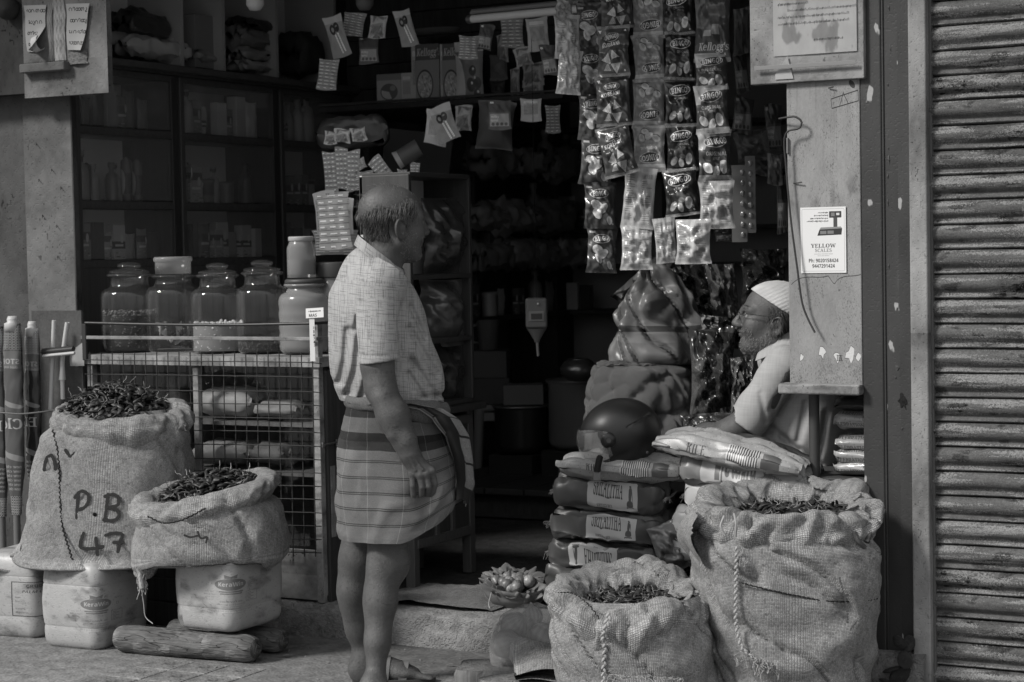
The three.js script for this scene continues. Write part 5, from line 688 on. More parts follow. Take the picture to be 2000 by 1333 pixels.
{ // rear of the shop
  const rk = thing('rear_shelves', 'dark wooden shelves of goods along the rear wall of the shop', 'shelves', V(-2.2, FLOOR, -4.95)); const ys = [0.55, 1.0, 1.28, 1.5, 1.82, 2.12];
  for (const y of ys) { part('shelf', MB(3.2, .025, .36, .9, y - FLOOR, 0), mCab, rk); part('shelf', MB(.34, .025, 2.3, -.6, y - FLOOR, 1.35), mCab, rk); } for (const x of [-.6, .2, 1.0, 1.9]) part('upright', MB(.03, 2.3, .34, x, 1.15, 0), mCab, rk); for (const z of [.3, 1.3, 2.4]) part('upright', MB(.32, 2.3, .03, -.62, 1.15, z), mCab, rk);
  part('back_panel', MB(3.2, 2.4, .01, .9, 1.2, -.17), M(.4, .9), rk); const r = rng(33), kinds = ['bottle', 'tin', 'carton', 'packet']; const nm = { bottle: 'bottle', tin: 'tin', carton: 'carton', packet: 'packet' };
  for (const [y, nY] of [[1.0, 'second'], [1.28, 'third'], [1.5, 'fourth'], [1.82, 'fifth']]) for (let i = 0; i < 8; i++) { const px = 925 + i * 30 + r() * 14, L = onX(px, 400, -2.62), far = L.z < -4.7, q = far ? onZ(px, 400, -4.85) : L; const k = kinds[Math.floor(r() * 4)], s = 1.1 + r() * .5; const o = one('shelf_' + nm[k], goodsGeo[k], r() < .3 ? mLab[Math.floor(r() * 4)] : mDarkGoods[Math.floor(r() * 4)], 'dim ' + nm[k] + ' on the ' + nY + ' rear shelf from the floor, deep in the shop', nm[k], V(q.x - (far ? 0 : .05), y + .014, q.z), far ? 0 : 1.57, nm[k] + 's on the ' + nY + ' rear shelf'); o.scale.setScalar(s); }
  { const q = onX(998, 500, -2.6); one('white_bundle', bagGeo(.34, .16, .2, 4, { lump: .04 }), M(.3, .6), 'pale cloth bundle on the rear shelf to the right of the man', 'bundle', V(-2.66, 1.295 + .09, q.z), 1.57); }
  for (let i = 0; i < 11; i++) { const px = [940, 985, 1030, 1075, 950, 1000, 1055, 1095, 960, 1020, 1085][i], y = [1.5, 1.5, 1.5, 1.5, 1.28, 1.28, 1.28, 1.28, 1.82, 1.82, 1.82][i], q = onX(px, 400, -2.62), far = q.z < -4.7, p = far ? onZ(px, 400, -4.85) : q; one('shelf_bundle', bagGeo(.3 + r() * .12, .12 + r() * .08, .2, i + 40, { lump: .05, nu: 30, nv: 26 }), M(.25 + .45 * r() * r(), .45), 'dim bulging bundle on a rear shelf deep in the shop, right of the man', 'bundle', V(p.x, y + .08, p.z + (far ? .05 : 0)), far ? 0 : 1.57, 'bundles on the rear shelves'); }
  // hanging scale
  const q = atD(1048, 620, 8.2), k = 8.2 / FPX, s = thing('hanging_scale', 'grey hanging spring scale with long hook in the dark of the shop', 'scale', q, TURN); const w = 43 * k;
  part('body', RB(w, 60 * k, .04, .012, 0, 8 * k, 0), M(.2, .4), s); part('funnel', xf(lathe([[.0, -.06], [.012, -.06], [.014, -.045], [.02, -.04], [.03, -.02], [w * .48, .0]], 24), { s: [1, 1, .5], p: [0, -22 * k, 0] }), M(.2, .4), s);
  part('display', RB(w * .7, 20 * k, .006, .003, 0, 2 * k, .021), M(.3, .3), s); part('display_glass', RB(w * .5, 11 * k, .004, .001, 0, 2 * k, .025), M(.05, .1), s); part('chrome_stud', new THREE.SphereGeometry(.008, 12, 8).translate(4 * k, 26 * k, .02), M(.75, .12, { metalness: .6 }), s); part('hook_shaft', rod(V(0, -45 * k, 0), V(.004, -76 * k, 0), .006, 10), M(.35, .4), s); part('hanger', rod(V(0, 38 * k, 0), V(0, 38 * k + 1.1, 0), .0011, 5), M(.02, .8), s);
  // stool with cartons and jug
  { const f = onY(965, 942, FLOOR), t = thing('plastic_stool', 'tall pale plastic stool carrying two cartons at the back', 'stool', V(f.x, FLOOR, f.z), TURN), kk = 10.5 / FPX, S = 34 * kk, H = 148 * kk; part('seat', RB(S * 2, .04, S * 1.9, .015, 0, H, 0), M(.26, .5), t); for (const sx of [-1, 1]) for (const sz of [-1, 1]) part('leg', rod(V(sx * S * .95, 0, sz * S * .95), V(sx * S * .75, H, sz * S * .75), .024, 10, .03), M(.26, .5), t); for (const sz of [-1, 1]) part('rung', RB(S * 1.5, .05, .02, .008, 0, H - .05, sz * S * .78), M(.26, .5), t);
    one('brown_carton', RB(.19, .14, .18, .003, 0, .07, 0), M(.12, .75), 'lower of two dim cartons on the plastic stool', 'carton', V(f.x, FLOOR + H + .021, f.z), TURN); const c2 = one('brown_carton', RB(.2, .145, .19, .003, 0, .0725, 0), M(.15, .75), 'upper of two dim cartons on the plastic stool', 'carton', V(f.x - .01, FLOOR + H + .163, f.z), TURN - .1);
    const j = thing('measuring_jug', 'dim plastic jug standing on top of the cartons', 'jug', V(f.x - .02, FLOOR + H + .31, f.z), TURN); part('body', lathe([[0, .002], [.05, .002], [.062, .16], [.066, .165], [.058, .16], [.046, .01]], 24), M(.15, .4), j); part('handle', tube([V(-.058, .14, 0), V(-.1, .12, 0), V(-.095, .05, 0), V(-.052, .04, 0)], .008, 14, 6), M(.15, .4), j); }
  // vessels
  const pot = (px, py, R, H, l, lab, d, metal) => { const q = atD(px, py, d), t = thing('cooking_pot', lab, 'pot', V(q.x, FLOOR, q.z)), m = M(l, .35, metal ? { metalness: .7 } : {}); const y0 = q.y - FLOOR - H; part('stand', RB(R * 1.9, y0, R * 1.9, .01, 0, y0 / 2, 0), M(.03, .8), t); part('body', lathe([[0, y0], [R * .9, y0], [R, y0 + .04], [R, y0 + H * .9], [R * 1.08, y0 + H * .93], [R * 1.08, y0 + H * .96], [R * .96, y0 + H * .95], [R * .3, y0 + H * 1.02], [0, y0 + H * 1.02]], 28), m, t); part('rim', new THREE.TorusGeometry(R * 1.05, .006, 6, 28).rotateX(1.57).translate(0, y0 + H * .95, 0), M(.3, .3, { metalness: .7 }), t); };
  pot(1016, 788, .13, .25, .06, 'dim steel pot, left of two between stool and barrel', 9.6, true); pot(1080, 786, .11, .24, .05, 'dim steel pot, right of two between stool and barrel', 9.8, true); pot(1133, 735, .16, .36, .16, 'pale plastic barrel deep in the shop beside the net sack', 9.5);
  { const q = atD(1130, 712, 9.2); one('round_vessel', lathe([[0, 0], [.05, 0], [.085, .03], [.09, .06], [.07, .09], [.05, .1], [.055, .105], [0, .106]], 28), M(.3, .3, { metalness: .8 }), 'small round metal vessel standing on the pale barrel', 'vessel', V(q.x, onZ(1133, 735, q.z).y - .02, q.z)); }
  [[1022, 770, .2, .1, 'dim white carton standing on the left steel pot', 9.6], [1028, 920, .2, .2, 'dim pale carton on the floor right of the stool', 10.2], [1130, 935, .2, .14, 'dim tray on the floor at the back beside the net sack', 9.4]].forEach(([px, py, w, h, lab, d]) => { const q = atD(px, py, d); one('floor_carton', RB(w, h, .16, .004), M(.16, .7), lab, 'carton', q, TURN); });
  { const q = onY(1000, 985, FLOOR), t = thing('wooden_platform', 'low dark wooden platform on the shop floor behind the man', 'platform', V(-1.75, FLOOR, -2.5)); for (let i = 0; i < 4; i++) part('plank', RB(.2, .03, .9, .004, -.32 + i * .21, .14, 0), mCab, t); for (const z of [-.35, .35]) part('bearer', RB(.85, .12, .06, .004, 0, .065, z), mCab, t); }
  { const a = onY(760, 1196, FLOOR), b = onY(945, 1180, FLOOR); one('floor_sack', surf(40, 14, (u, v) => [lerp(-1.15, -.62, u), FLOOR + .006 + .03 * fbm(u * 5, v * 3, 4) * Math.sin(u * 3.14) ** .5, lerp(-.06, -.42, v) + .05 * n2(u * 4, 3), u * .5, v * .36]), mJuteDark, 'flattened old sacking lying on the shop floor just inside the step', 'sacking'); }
}
// ---------- strings of snack packets ----------
const logo = (g, x, y, s, l = .5, dk = .03) => { g.save(); g.translate(x, y); g.rotate(-.1); g.scale(s, s); g.fillStyle = G(dk); g.beginPath(); g.ellipse(0, 0, 84, 36, 0, 0, 7); g.fill(); g.strokeStyle = G(l * .8); g.lineWidth = 5; g.stroke(); g.fillStyle = G(l); g.font = 'bold 50px sans-serif'; g.textAlign = 'center'; g.save(); g.scale(.82, 1.1); g.fillText('BINGO!', 2, 17); g.restore(); g.restore(); };
const crisp = (g, x, y, a, s, l) => { g.save(); g.translate(x, y); g.rotate(a); g.scale(s, s); g.fillStyle = G(.03); g.beginPath(); g.ellipse(3, 6, 44, 30, 0, 0, 7); g.fill(); g.fillStyle = G(l); g.beginPath(); g.ellipse(0, 0, 43, 28, 0, 0, 7); g.fill(); g.fillStyle = G(l * .72); g.beginPath(); g.ellipse(6, 6, 28, 14, .3, 0, 7); g.fill(); g.restore(); };
const nacho = (g, x, y, a, s, l) => { g.save(); g.translate(x, y); g.rotate(a); g.scale(s, s); g.fillStyle = G(.02); g.beginPath(); g.moveTo(0, -44); g.lineTo(48, 38); g.lineTo(-46, 40); g.fill(); g.fillStyle = G(l); g.beginPath(); g.moveTo(0, -40); g.lineTo(42, 32); g.lineTo(-40, 34); g.fill(); g.fillStyle = G(l * .6); for (let i = 0; i < 5; i++) { g.beginPath(); g.arc(-16 + i * 9, 8 + (i * 7) % 18, 4, 0, 7); g.fill(); } g.restore(); };
const packArt = (base, top, draw, flip) => CT(384, 512, (g, w, h) => {
  if (flip) { g.translate(w, h); g.rotate(Math.PI); }
  g.fillStyle = G(base); g.fillRect(0, 0, w, h); g.fillStyle = G(top); g.fillRect(0, 0, w, 34); g.fillRect(0, h - 30, w, 30); g.strokeStyle = G(base * .6); g.lineWidth = 2; for (let i = 0; i < 5; i++) { g.beginPath(); g.moveTo(0, 6 + i * 6); g.lineTo(w, 6 + i * 6); g.moveTo(0, h - 26 + i * 6); g.lineTo(w, h - 26 + i * 6); g.stroke(); }
  draw(g, w, h); g.fillStyle = G(.5); g.fillRect(w - 62, h - 62, 16, 16); g.fillStyle = G(.03); g.fillRect(w - 58, h - 58, 8, 8);
});
const PACK = {
  tomato: packArt(.05, .05, (g) => { crisp(g, 120, 250, .3, 1.7, .5); crisp(g, 190, 300, -.5, 1.8, .42); crisp(g, 140, 350, .9, 1.5, .46); g.fillStyle = G(.12); g.beginPath(); g.arc(250, 410, 60, 0, 7); g.fill(); crisp(g, 290, 420, 1.2, 1.1, .36); logo(g, 170, 130, 1.35, .52, .05); g.fillStyle = G(.4); g.fillRect(20, 46, 70, 22); }),
  korean: packArt(.038, .16, (g, w) => { g.fillStyle = G(.5); g.beginPath(); g.moveTo(20, 44); g.lineTo(60, 44); g.lineTo(40, 80); g.fill(); g.beginPath(); g.moveTo(320, 60); g.lineTo(340, 44); g.lineTo(356, 70); g.fill(); logo(g, 185, 120, 1.1, .4, .03); g.save(); g.translate(40, 232); g.rotate(-.14); g.fillStyle = G(.5); g.font = 'bold 58px sans-serif'; g.scale(.9, 1); g.fillText('KOREAN!', 20, 0); g.restore(); nacho(g, 130, 330, .4, 1.4, .3); nacho(g, 220, 300, -.3, 1.2, .34); nacho(g, 240, 410, 1, 1.5, .26); nacho(g, 130, 420, .1, 1.1, .2); }),
  pale: packArt(.20, .3, (g) => { logo(g, 180, 150, 1.5, .55, .04); g.fillStyle = G(.42); g.fillRect(0, 40, 384, 40); g.font = 'bold 46px sans-serif'; g.textAlign = 'center'; g.fillText('ORIGINAL', 190, 268); g.font = '26px sans-serif'; g.fillText('STYLE', 190, 300); crisp(g, 100, 360, .3, 1.2, .42); crisp(g, 190, 390, -.4, 1.3, .46); crisp(g, 280, 370, 1.1, 1.2, .4); crisp(g, 240, 440, .2, 1.1, .44); }, true),
  black: packArt(.016, .22, (g) => { logo(g, 190, 130, 1.6, .56, .02); g.fillStyle = G(.3); g.font = '34px sans-serif'; g.textAlign = 'center'; g.fillText('ORIGINAL', 220, 230); g.font = '22px sans-serif'; g.fillText('STYLE', 220, 258); g.fillStyle = G(.05); g.beginPath(); g.ellipse(190, 330, 120, 70, 0, 0, 7); g.fill(); crisp(g, 90, 400, -.9, 1.3, .24); crisp(g, 180, 420, 1.3, 1.2, .34); crisp(g, 280, 380, -1.3, 1.5, .44); crisp(g, 200, 350, .2, 1, .14); }),
  mid: packArt(.055, .34, (g) => { g.fillStyle = G(.34); g.beginPath(); g.moveTo(0, 0); g.lineTo(384, 0); g.lineTo(384, 60); g.quadraticCurveTo(100, 70, 60, 200); g.lineTo(0, 200); g.fill(); logo(g, 190, 120, 1.6, .58, .06); g.fillStyle = G(.36); g.font = 'bold 52px sans-serif'; g.textAlign = 'center'; g.fillText('ORIGINAL', 190, 258); g.font = 'bold 30px sans-serif'; g.fillText('STYLE', 200, 296); crisp(g, 90, 380, .7, 1.5, .52); crisp(g, 190, 420, -1.2, 1.5, .56); crisp(g, 280, 370, 1.4, 1.6, .5); g.fillStyle = G(.3); g.fillRect(0, 450, 384, 40); }),
  back: packArt(.28, .34, (g, w, h) => { g.fillStyle = G(.36); g.fillRect(170, 0, 46, h); const r = rng(6); g.fillStyle = G(.08); for (let i = 0; i < 20; i++) { g.fillRect(30, 60 + i * 19, 60 + r() * 60, 5); g.fillRect(234, 110 + i * 17, 50 + r() * 70, 5); } for (let i = 0; i < 14; i++) g.fillRect(236 + i * 8, 50, 3 + (i % 3), 40); g.fillStyle = G(.16); g.fillRect(30, 380, 70, 60); g.fillRect(240, 300, 100, 80); }),
  flakes: packArt(.06, .22, (g, w, h) => { g.fillStyle = G(.1); g.beginPath(); g.arc(170, 200, 110, 0, 7); g.fill(); g.fillStyle = G(.42); g.font = 'italic bold 74px serif'; g.fillText("Kellogg's", 40, 430); g.fillStyle = G(.3); g.fillRect(210, 250, 70, 70); g.fillRect(100, 290, 100, 40); }),
};
const mP = Object.fromEntries(Object.entries(PACK).map(([k, t]) => [k, M(1.5, .3, { phys: 1, map: t, clearcoat: .5, clearcoatRoughness: .16 })]));
const pouchGeo = [0, 1, 2, 3].map((s) => pouch(1, 1.04, .34, s + 21, { crumple: .1, nu: 22, nv: 28 }));
{
  const strip = (name, label, d, list, group) => { // list: [kind, px, py, w, h, roll, yaw]
    const o = atD(list[0][1], list[0][2] - list[0][4] / 2, d), t = thing(name, label, 'snack string', o, TURN, group);
    list.forEach(([kind, px, py, w, h, roll = 0, yaw = 0], i) => { const q = atD(px, py, d).sub(o).applyAxisAngle(V(0, 1, 0), -TURN), k = d / FPX, p = part('packet', pouchGeo[(i * 3 + (px | 0)) % 4], mP[kind], t); p.scale.set(w * k, h * k, w * k * .95); p.position.copy(q); p.position.z += (i % 3 - 1) * .006; const rr = rng((px | 0) * 7 + i); p.rotation.set((rr() - .5) * .3, yaw + (rr() - .5) * .75, roll + (rr() - .5) * .13); });
    part('cord', rod(V(0, -.02, -.012), V(.01, .75, -.012), .0018, 5), mTwine, t);
  };
  strip('snack_string', 'string of silver backed snack packets turned edgewise, leftmost of the hanging strings', 6.85, [['back', 1102, 18, 56, 56, -.3, .9], ['back', 1108, 72, 54, 84, .05, .5], ['back', 1112, 142, 50, 84, -.06, .4]]);
  strip('snack_string', 'long string of dark packets with pale crisps, lowest reaching, second from left', 6.9, [['tomato', 1158, -32, 66, 88], ['tomato', 1156, 52, 66, 88, .03], ['tomato', 1156, 138, 66, 88], ['tomato', 1162, 227, 66, 90, -.03], ['tomato', 1165, 315, 66, 90, -.04], ['tomato', 1172, 402, 68, 88, .02], ['tomato', 1176, 489, 64, 86, -.04]]);
  strip('snack_string', 'string of dark packets with triangular chips, overlapping the long one', 6.76, [['korean', 1206, -80, 66, 96], ['korean', 1204, 8, 66, 92], ['korean', 1198, 100, 68, 96, .02], ['korean', 1198, 197, 70, 96], ['korean', 1205, 294, 68, 98, .16]]);
  strip('snack_string', 'string of pale packets hung upside down, plain silver backs at its lower end', 6.82, [['pale', 1268, -64, 66, 92], ['pale', 1268, 28, 68, 92, -.02], ['pale', 1268, 114, 66, 90, .02], ['pale', 1268, 203, 66, 92], ['pale', 1268, 290, 66, 88, -.05], ['back', 1248, 388, 66, 114, -.03], ['back', 1244, 484, 64, 84, .03]]);
  strip('snack_string', 'string of black packets with white lettering, fourth hanging beside the inverted ones', 6.78, [['black', 1326, -64, 64, 90], ['black', 1324, 24, 64, 88], ['black', 1328, 110, 62, 92, .02], ['black', 1328, 200, 62, 88], ['black', 1332, 288, 62, 88, -.02], ['black', 1330, 376, 68, 90, .05], ['back', 1300, 470, 44, 86, .04]]);
  strip('snack_string', 'string with a large cereal pouch on top and grey lettered packets below it, rightmost', 6.7, [['flakes', 1392, 50, 74, 136, -.05], ['mid', 1390, 140, 66, 70, .03], ['mid', 1390, 214, 66, 92, -.02], ['mid', 1397, 304, 72, 98, -.04], ['back', 1400, 400, 70, 90, .03], ['back', 1354, 472, 72, 84, -.08]]);
  // glossy sachet strips and dark sachets to the right
  const bead = M(.35, .2, { phys: 1, clearcoat: 1, clearcoatRoughness: .1, metalness: .4 });
  [[1444, 398, 30, 150, 'blister strip with shiny beads hanging right of the snack strings, nearer of two'], [1466, 380, 20, 150, 'narrower blister strip with shiny beads, rightmost by the dark sachets']].forEach(([px, py, w, h, lab], i) => { const d = 6.8, k = d / FPX, t = thing('blister_strip', lab, 'blister strip', atD(px, py, d), TURN); part('sheet', slab(4, 20, (u, v) => [(u - .5) * w * k, (v - .5) * h * k, .004 * Math.sin(v * 9 + u)], .001), M(.17, .3), t); for (let j = 0; j < 7; j++) part('blister', new THREE.SphereGeometry(.0085, 10, 8).scale(1, 1.3, .6).translate((i ? 0 : .012), (j - 3) * h * k / 7.4, .004), bead, t); });
  const sa = M(.7, .3, { map: art.tooth }), sb = M(.45, .3, { map: art.shiny });
  [[1448, 60, 30, 90, 0, 'dark sachet hanging at the top right of the snack strings'], [1448, 140, 28, 80, .1, 'dark sachet second from top beside the cereal pouch'], [1480, 120, 34, 90, 0, 'dim sachet high beside the notice board edge'], [1452, 225, 40, 70, -.1, 'dark crumpled sachet beside the grey packets'], [1470, 285, 70, 60, .2, 'slanting dark sachet with pale lettering lines beside the grey packets'], [1512, 250, 34, 90, .05, 'dark sachet hanging close to the wire hook, upper'], [1514, 330, 32, 60, 0, 'dark sachet hanging close to the wire hook, middle'], [1528, 400, 22, 110, 0, 'narrow dark strip hanging beside the white panel edge'], [1490, 320, 50, 40, -.3, 'row of dark sachet tails with white ends below the slanting sachet'], [1415, 460, 40, 24, .1, 'small dull packet end under the grey packets']].forEach(([px, py, w, h, r, lab], i) => hung('dark_sachet', 'sachet', lab, px, py, w, h, 6.95 + (i % 3) * .05, i % 2 ? sa : sb, { roll: r, t: .02 }));
  const a = atD(1050, -46, 6.8), b = atD(1560, -90, 6.5), rr = thing('hanging_rail', 'horizontal wooden rail from which the snack strings hang, above the frame', 'rail', a); part('pole', rod(V(-.3, 0, .1), b.clone().sub(a), .018, 12), mCab, rr); part('hook', new THREE.TorusGeometry(.03, .004, 6, 16), mSteel, rr);
}
// ---------- rice bags by the doorway ----------
const bagArt = (kind) => CT(1024, 512, (g, w, h) => { // u along the bag, v round it: the side towards the street is the middle row
  g.fillStyle = G(kind === 'white' ? .5 : kind === 'nirmal' ? .2 : kind === 'film' ? .3 : .06); g.fillRect(0, 0, w, h); const r = rng(kind.length * 7), mid = h * .5;
  if (kind === 'rice' || kind === 'riceInv') {
    g.fillStyle = G(.14); g.fillRect(0, 0, w, 150); g.fillStyle = G(.09); g.fillRect(0, 150, w, 40); g.fillStyle = G(.3); g.beginPath(); g.moveTo(w * .55, 40); g.quadraticCurveTo(w * .75, 20, w * .84, 130); g.quadraticCurveTo(w * .7, 140, w * .55, 60); g.fill();
    g.strokeStyle = G(.45); g.lineWidth = 4; g.beginPath(); g.arc(w * .45, 95, 24, 0, 7); g.stroke(); g.fillStyle = G(.45); g.fillRect(w * .62, 90, 18, 18); g.font = 'italic 22px serif'; g.fillText('rice', w * .22, 90); g.fillText('best', w * .26, 120);
    g.save(); if (kind === 'riceInv') { g.translate(w, 2 * (mid - 5)); g.rotate(Math.PI); } g.translate(0, mid - 4); g.scale(1, .66); g.translate(0, -mid + 8); g.fillStyle = G(.46); g.beginPath(); g.roundRect(w * .34, mid - 62, w * .44, 110, 10); g.fill(); g.fillStyle = G(.035); g.font = 'bold 52px serif'; g.save(); g.translate(w * .385, mid + 2); g.scale(.82, 1.2); g.fillText('SRILALITHA', 0, 0); g.restore(); g.font = 'bold 17px serif'; g.fillText('SORTEXED RICE', w * .42, mid + 30);
    g.fillStyle = G(.08); const x = w * .715, y = mid - 8; g.beginPath(); g.arc(x, y - 28, 9, 0, 7); g.ellipse(x, y - 4, 12, 18, 0, 0, 7); g.ellipse(x, y + 18, 28, 10, 0, 0, 7); g.fill(); for (let i = -2; i < 3; i++) { g.beginPath(); g.ellipse(x + i * 13, y + 34, 8, 5, i * .4, 0, 7); g.fill(); } g.restore();
    g.fillStyle = G(.035); g.fillRect(0, mid + 62, w, 190);
  } else if (kind === 'nirmal') {
    g.fillStyle = G(.5); g.beginPath(); g.roundRect(w * .2, mid - 92, w * .56, 150, 16); g.fill(); g.save(); g.translate(w * .48, mid - 18); g.rotate(Math.PI); g.fillStyle = G(.16); g.textAlign = 'center'; g.font = 'bold 92px sans-serif'; g.fillText('nirmal', -20, 26); g.fillRect(128, -34, 44, 44); g.font = '20px sans-serif'; g.fillText('PREMIUM QUALITY', 20, 62); g.fillText('ENERGY', -90, -40); g.restore(); g.fillStyle = G(.07); g.fillRect(0, 0, 26, h); g.fillStyle = G(.13); g.beginPath(); g.moveTo(w * .62, mid - 110); g.lineTo(w * .68, mid - 110); g.lineTo(w * .86, mid + 120); g.lineTo(w * .78, mid + 120); g.fill();
  } else if (kind === 'film') {
    g.fillStyle = G(.04); g.beginPath(); g.moveTo(0, 60); g.bezierCurveTo(w * .3, 10, w * .5, 200, w, 80); g.lineTo(w, 0); g.lineTo(0, 0); g.fill(); g.fillRect(0, 0, w, 90); for (let i = 0; i < 1600; i++) { g.fillStyle = 'rgba(' + (r() < .5 ? '20,20,20,' : '235,235,235,') + '.35)'; g.fillRect(r() * w, 120 + r() * 300, 5, 2); }
    g.fillStyle = G(.5); g.fillRect(w * .52, 190, w * .22, 100); g.fillStyle = G(.05); for (let i = 0; i < 13; i++) g.fillRect(w * .53 + i * 17, 200, 9, 80); g.font = 'bold 54px serif'; g.fillStyle = G(.05); g.fillText('RICE', w * .25, 262); g.fillStyle = G(.42); g.font = 'bold 46px sans-serif'; g.fillText('STAFF OF LIFE', w * .2, 130); g.fillStyle = G(.08); g.fillRect(w * .76, 210, w * .12, 60);
  } else { g.fillStyle = G(.36); g.fillRect(0, mid - 60, w, 6); }
});
const mBag = {}; const bagM = (k) => mBag[k] ??= M(1, .42, { phys: 1, map: bagArt(k), clearcoat: .15, clearcoatRoughness: .35 });
function riceBag(label, kind, pxl, pxr, pyt, pyb, z, D, { turn = 0, seed = 1, fray = true, tilt = 0, name = 'rice_bag' } = {}) {
  const pm = (pyt + pyb) / 2, a = onZ(pxl, pm, z), b = onZ(pxr, pm, z), H = onZ(pxl, pyt, z).y - onZ(pxl, pyb, z).y, L = a.distanceTo(b), t = thing(name, label, 'bag', V((a.x + b.x) / 2, (a.y + b.y) / 2, z - D / 2), turn); t.rotation.z = tilt;
  part('bag_body', bagGeo(L, H * 1.06, D, seed, { lump: kind === 'film' ? .022 : .03, pinch: kind === 'film' ? .36 : .09, p: kind === 'film' ? 2.2 : 4.2, nu: 64, nv: 48, flat: .5 }), bagM(kind), t);
  if (fray) { for (const s of [-1, 1]) part('sewn_seam', merge([slab(3, 20, (u, v) => [s * (L / 2 - .004 + u * .012), (n2(v * 6, seed) - .5) * .02, (v - .5) * D * .86], .0015), frays((k) => V(s * (L / 2 + .006), 0, D * (.42 - k * .1)), 14, .022, seed + 3, .0011)]), s < 0 ? M(.14, .6) : M(.3, .7), t); }
  return t;
}
riceBag('dark rice bag lowest in the left stack, half hidden by the jute sack', 'rice', 1058, 1275, 1112, 1162, -.02, .36, { seed: 2 });
riceBag('dark rice bag with its label upside down, second from the bottom of the left stack', 'riceInv', 1062, 1282, 1058, 1122, -.01, .36, { seed: 3, tilt: -.02 });
riceBag('dark rice bag with an upright label, middle of the left stack', 'rice', 1066, 1290, 998, 1064, 0, .36, { seed: 4, tilt: -.025 });
riceBag('dark rice bag with an upright label, highest lettered bag under the helmet', 'rice', 1072, 1290, 930, 1004, .0, .36, { seed: 5, tilt: -.02 });
riceBag('clear pillow pack of rice with barcode lines lying under the helmet', 'film', 1078, 1322, 894, 944, .03, .27, { seed: 6, fray: false, tilt: -.03, turn: .1 });
riceBag('white rice bag under the pale lettered one, behind the large jute sack', 'white', 1330, 1540, 942, 1004, .06, .34, { seed: 7 });
riceBag('dull rice bag at the base of the right stack behind the jute sacks', 'white', 1300, 1540, 1000, 1110, .0, .34, { seed: 17 });
riceBag('pale bag with lettering upside down, second from top of the right stack', 'nirmal', 1318, 1560, 896, 956, .08, .28, { seed: 8, fray: false, tilt: -.06, turn: .05 });
riceBag('clear pillow pack of rice on top of the right stack, sloping to the right', 'film', 1268, 1552, 862, 920, .12, .24, { seed: 9, fray: false, tilt: -.16, turn: .05 });
{ const F = frame(atD(1310, 1068, 6.35)); one('plastic_bag', xf(pouch(.12, .17, .09, 4, { crumple: .03 }), { r: [0, 0, .3] }), M(.16, .3, { phys: 1, clearcoat: .5 }), 'crumpled plastic bag squeezed between the rice stack and the large jute sack', 'bag', F.o, TURN); }
{ // helmet
  const F = frame(atD(1212, 846, 6.48)), k = 6.48 / FPX, t = thing('motorcycle_helmet', 'matt black motorcycle helmet with clear visor lying on the rice bags', 'helmet', F.o, F.turn);
  const R = [.138, .118, .118], rot = .2, cr = Math.cos(rot), sr = Math.sin(rot);
  const f = (x, y, z) => { const X = x * cr + y * sr, Y = -x * sr + y * cr; const e = (q) => { const a = X / (R[0] - q), b = Y / (R[1] - q) * (Y < 0 ? .92 : 1), c = z / (R[2] - q), l = Math.hypot(a, b, c); return (l - 1) * .11; }; let d = Math.max(e(0), -e(.022)); d = Math.max(d, -(Y + .098) + .03 * Math.max(0, X) * 2); const op = Math.max(X + .045 + 1.2 * Math.abs(z) * .12, Math.abs(Y + .022) - .05); d = Math.max(d, -op + .0); const gr = Math.max(0, .004 - Math.abs(Y - .02 - .25 * X)) * (X > .02 ? 1 : 0) * (Math.abs(z) > .05 ? 1 : 0); return d + gr; };
  part('shell', nets(f, [-.16, -.14, -.135], [.16, .135, .135], .0058), M(.016, .42, { phys: 1, clearcoat: .25, clearcoatRoughness: .35 }), t);
  const sv = surf(30, 22, (u, v) => { const th = lerp(-1.25, 1.25, u), ph = lerp(-.62, .42, v) * (1 - .35 * Math.pow(Math.abs(th) / 1.25, 4)), X = -Math.cos(th) * Math.cos(ph) * (R[0] + .014), z = Math.sin(th) * Math.cos(ph) * (R[2] + .009), Y = Math.sin(ph) * (R[1] + .004) - .008; return [X * cr - Y * sr, X * sr + Y * cr, z]; }); part('visor', sv, M(.9, .08, { phys: 1, transmission: .9, thickness: 0, ior: 1.5 }), t);
  for (const s of [-1, 1]) { const q = [-.052, .002]; const P = (X, Y, z) => [X * cr - Y * sr, X * sr + Y * cr, z]; part('pivot', xf(lathe([[0, .012], [.012, .012], [.016, .008], [.024, .006], [.027, 0], [.027, -.006]], 24), { r: [s * 1.57, 0, 0], p: P(-.048, -.004, s * .112) }), M(.02, .3), t); part('pivot_screw', xf(cyl(.008, .008, .003, 12), { r: [s * 1.57, 0, 0], p: P(-.048, -.004, s * .124) }), M(.1, .3, { metalness: .5 }), t); for (const [X, Y] of [[-.03, -.088], [.07, -.075]]) part('rivet', new THREE.SphereGeometry(.006, 10, 8).translate(...P(X, Y, s * (X < 0 ? .078 : .072))), mSteel, t); }
  part('lining', nets((x, y, z) => { const X = x * cr + y * sr, Y = -x * sr + y * cr; return Math.max((Math.hypot(X / .113, Y / .095, z / .094) - 1) * .09, -(Y + .085), -(X + .03)); }, [-.13, -.12, -.11], [.13, .11, .11], .009), M(.012, .95), t);
  const st = [F.L(1172, 893, .1), F.L(1168, 910, .125), F.L(1166, 924, .135)].map((p) => V(...p)); part('chin_strap', tube(st, .011, 10, 6), M(.02, .8), t); part('buckle', RB(.026, .03, .012, .004, st[2].x, st[2].y - .012, st[2].z), M(.16, .35), t);
}
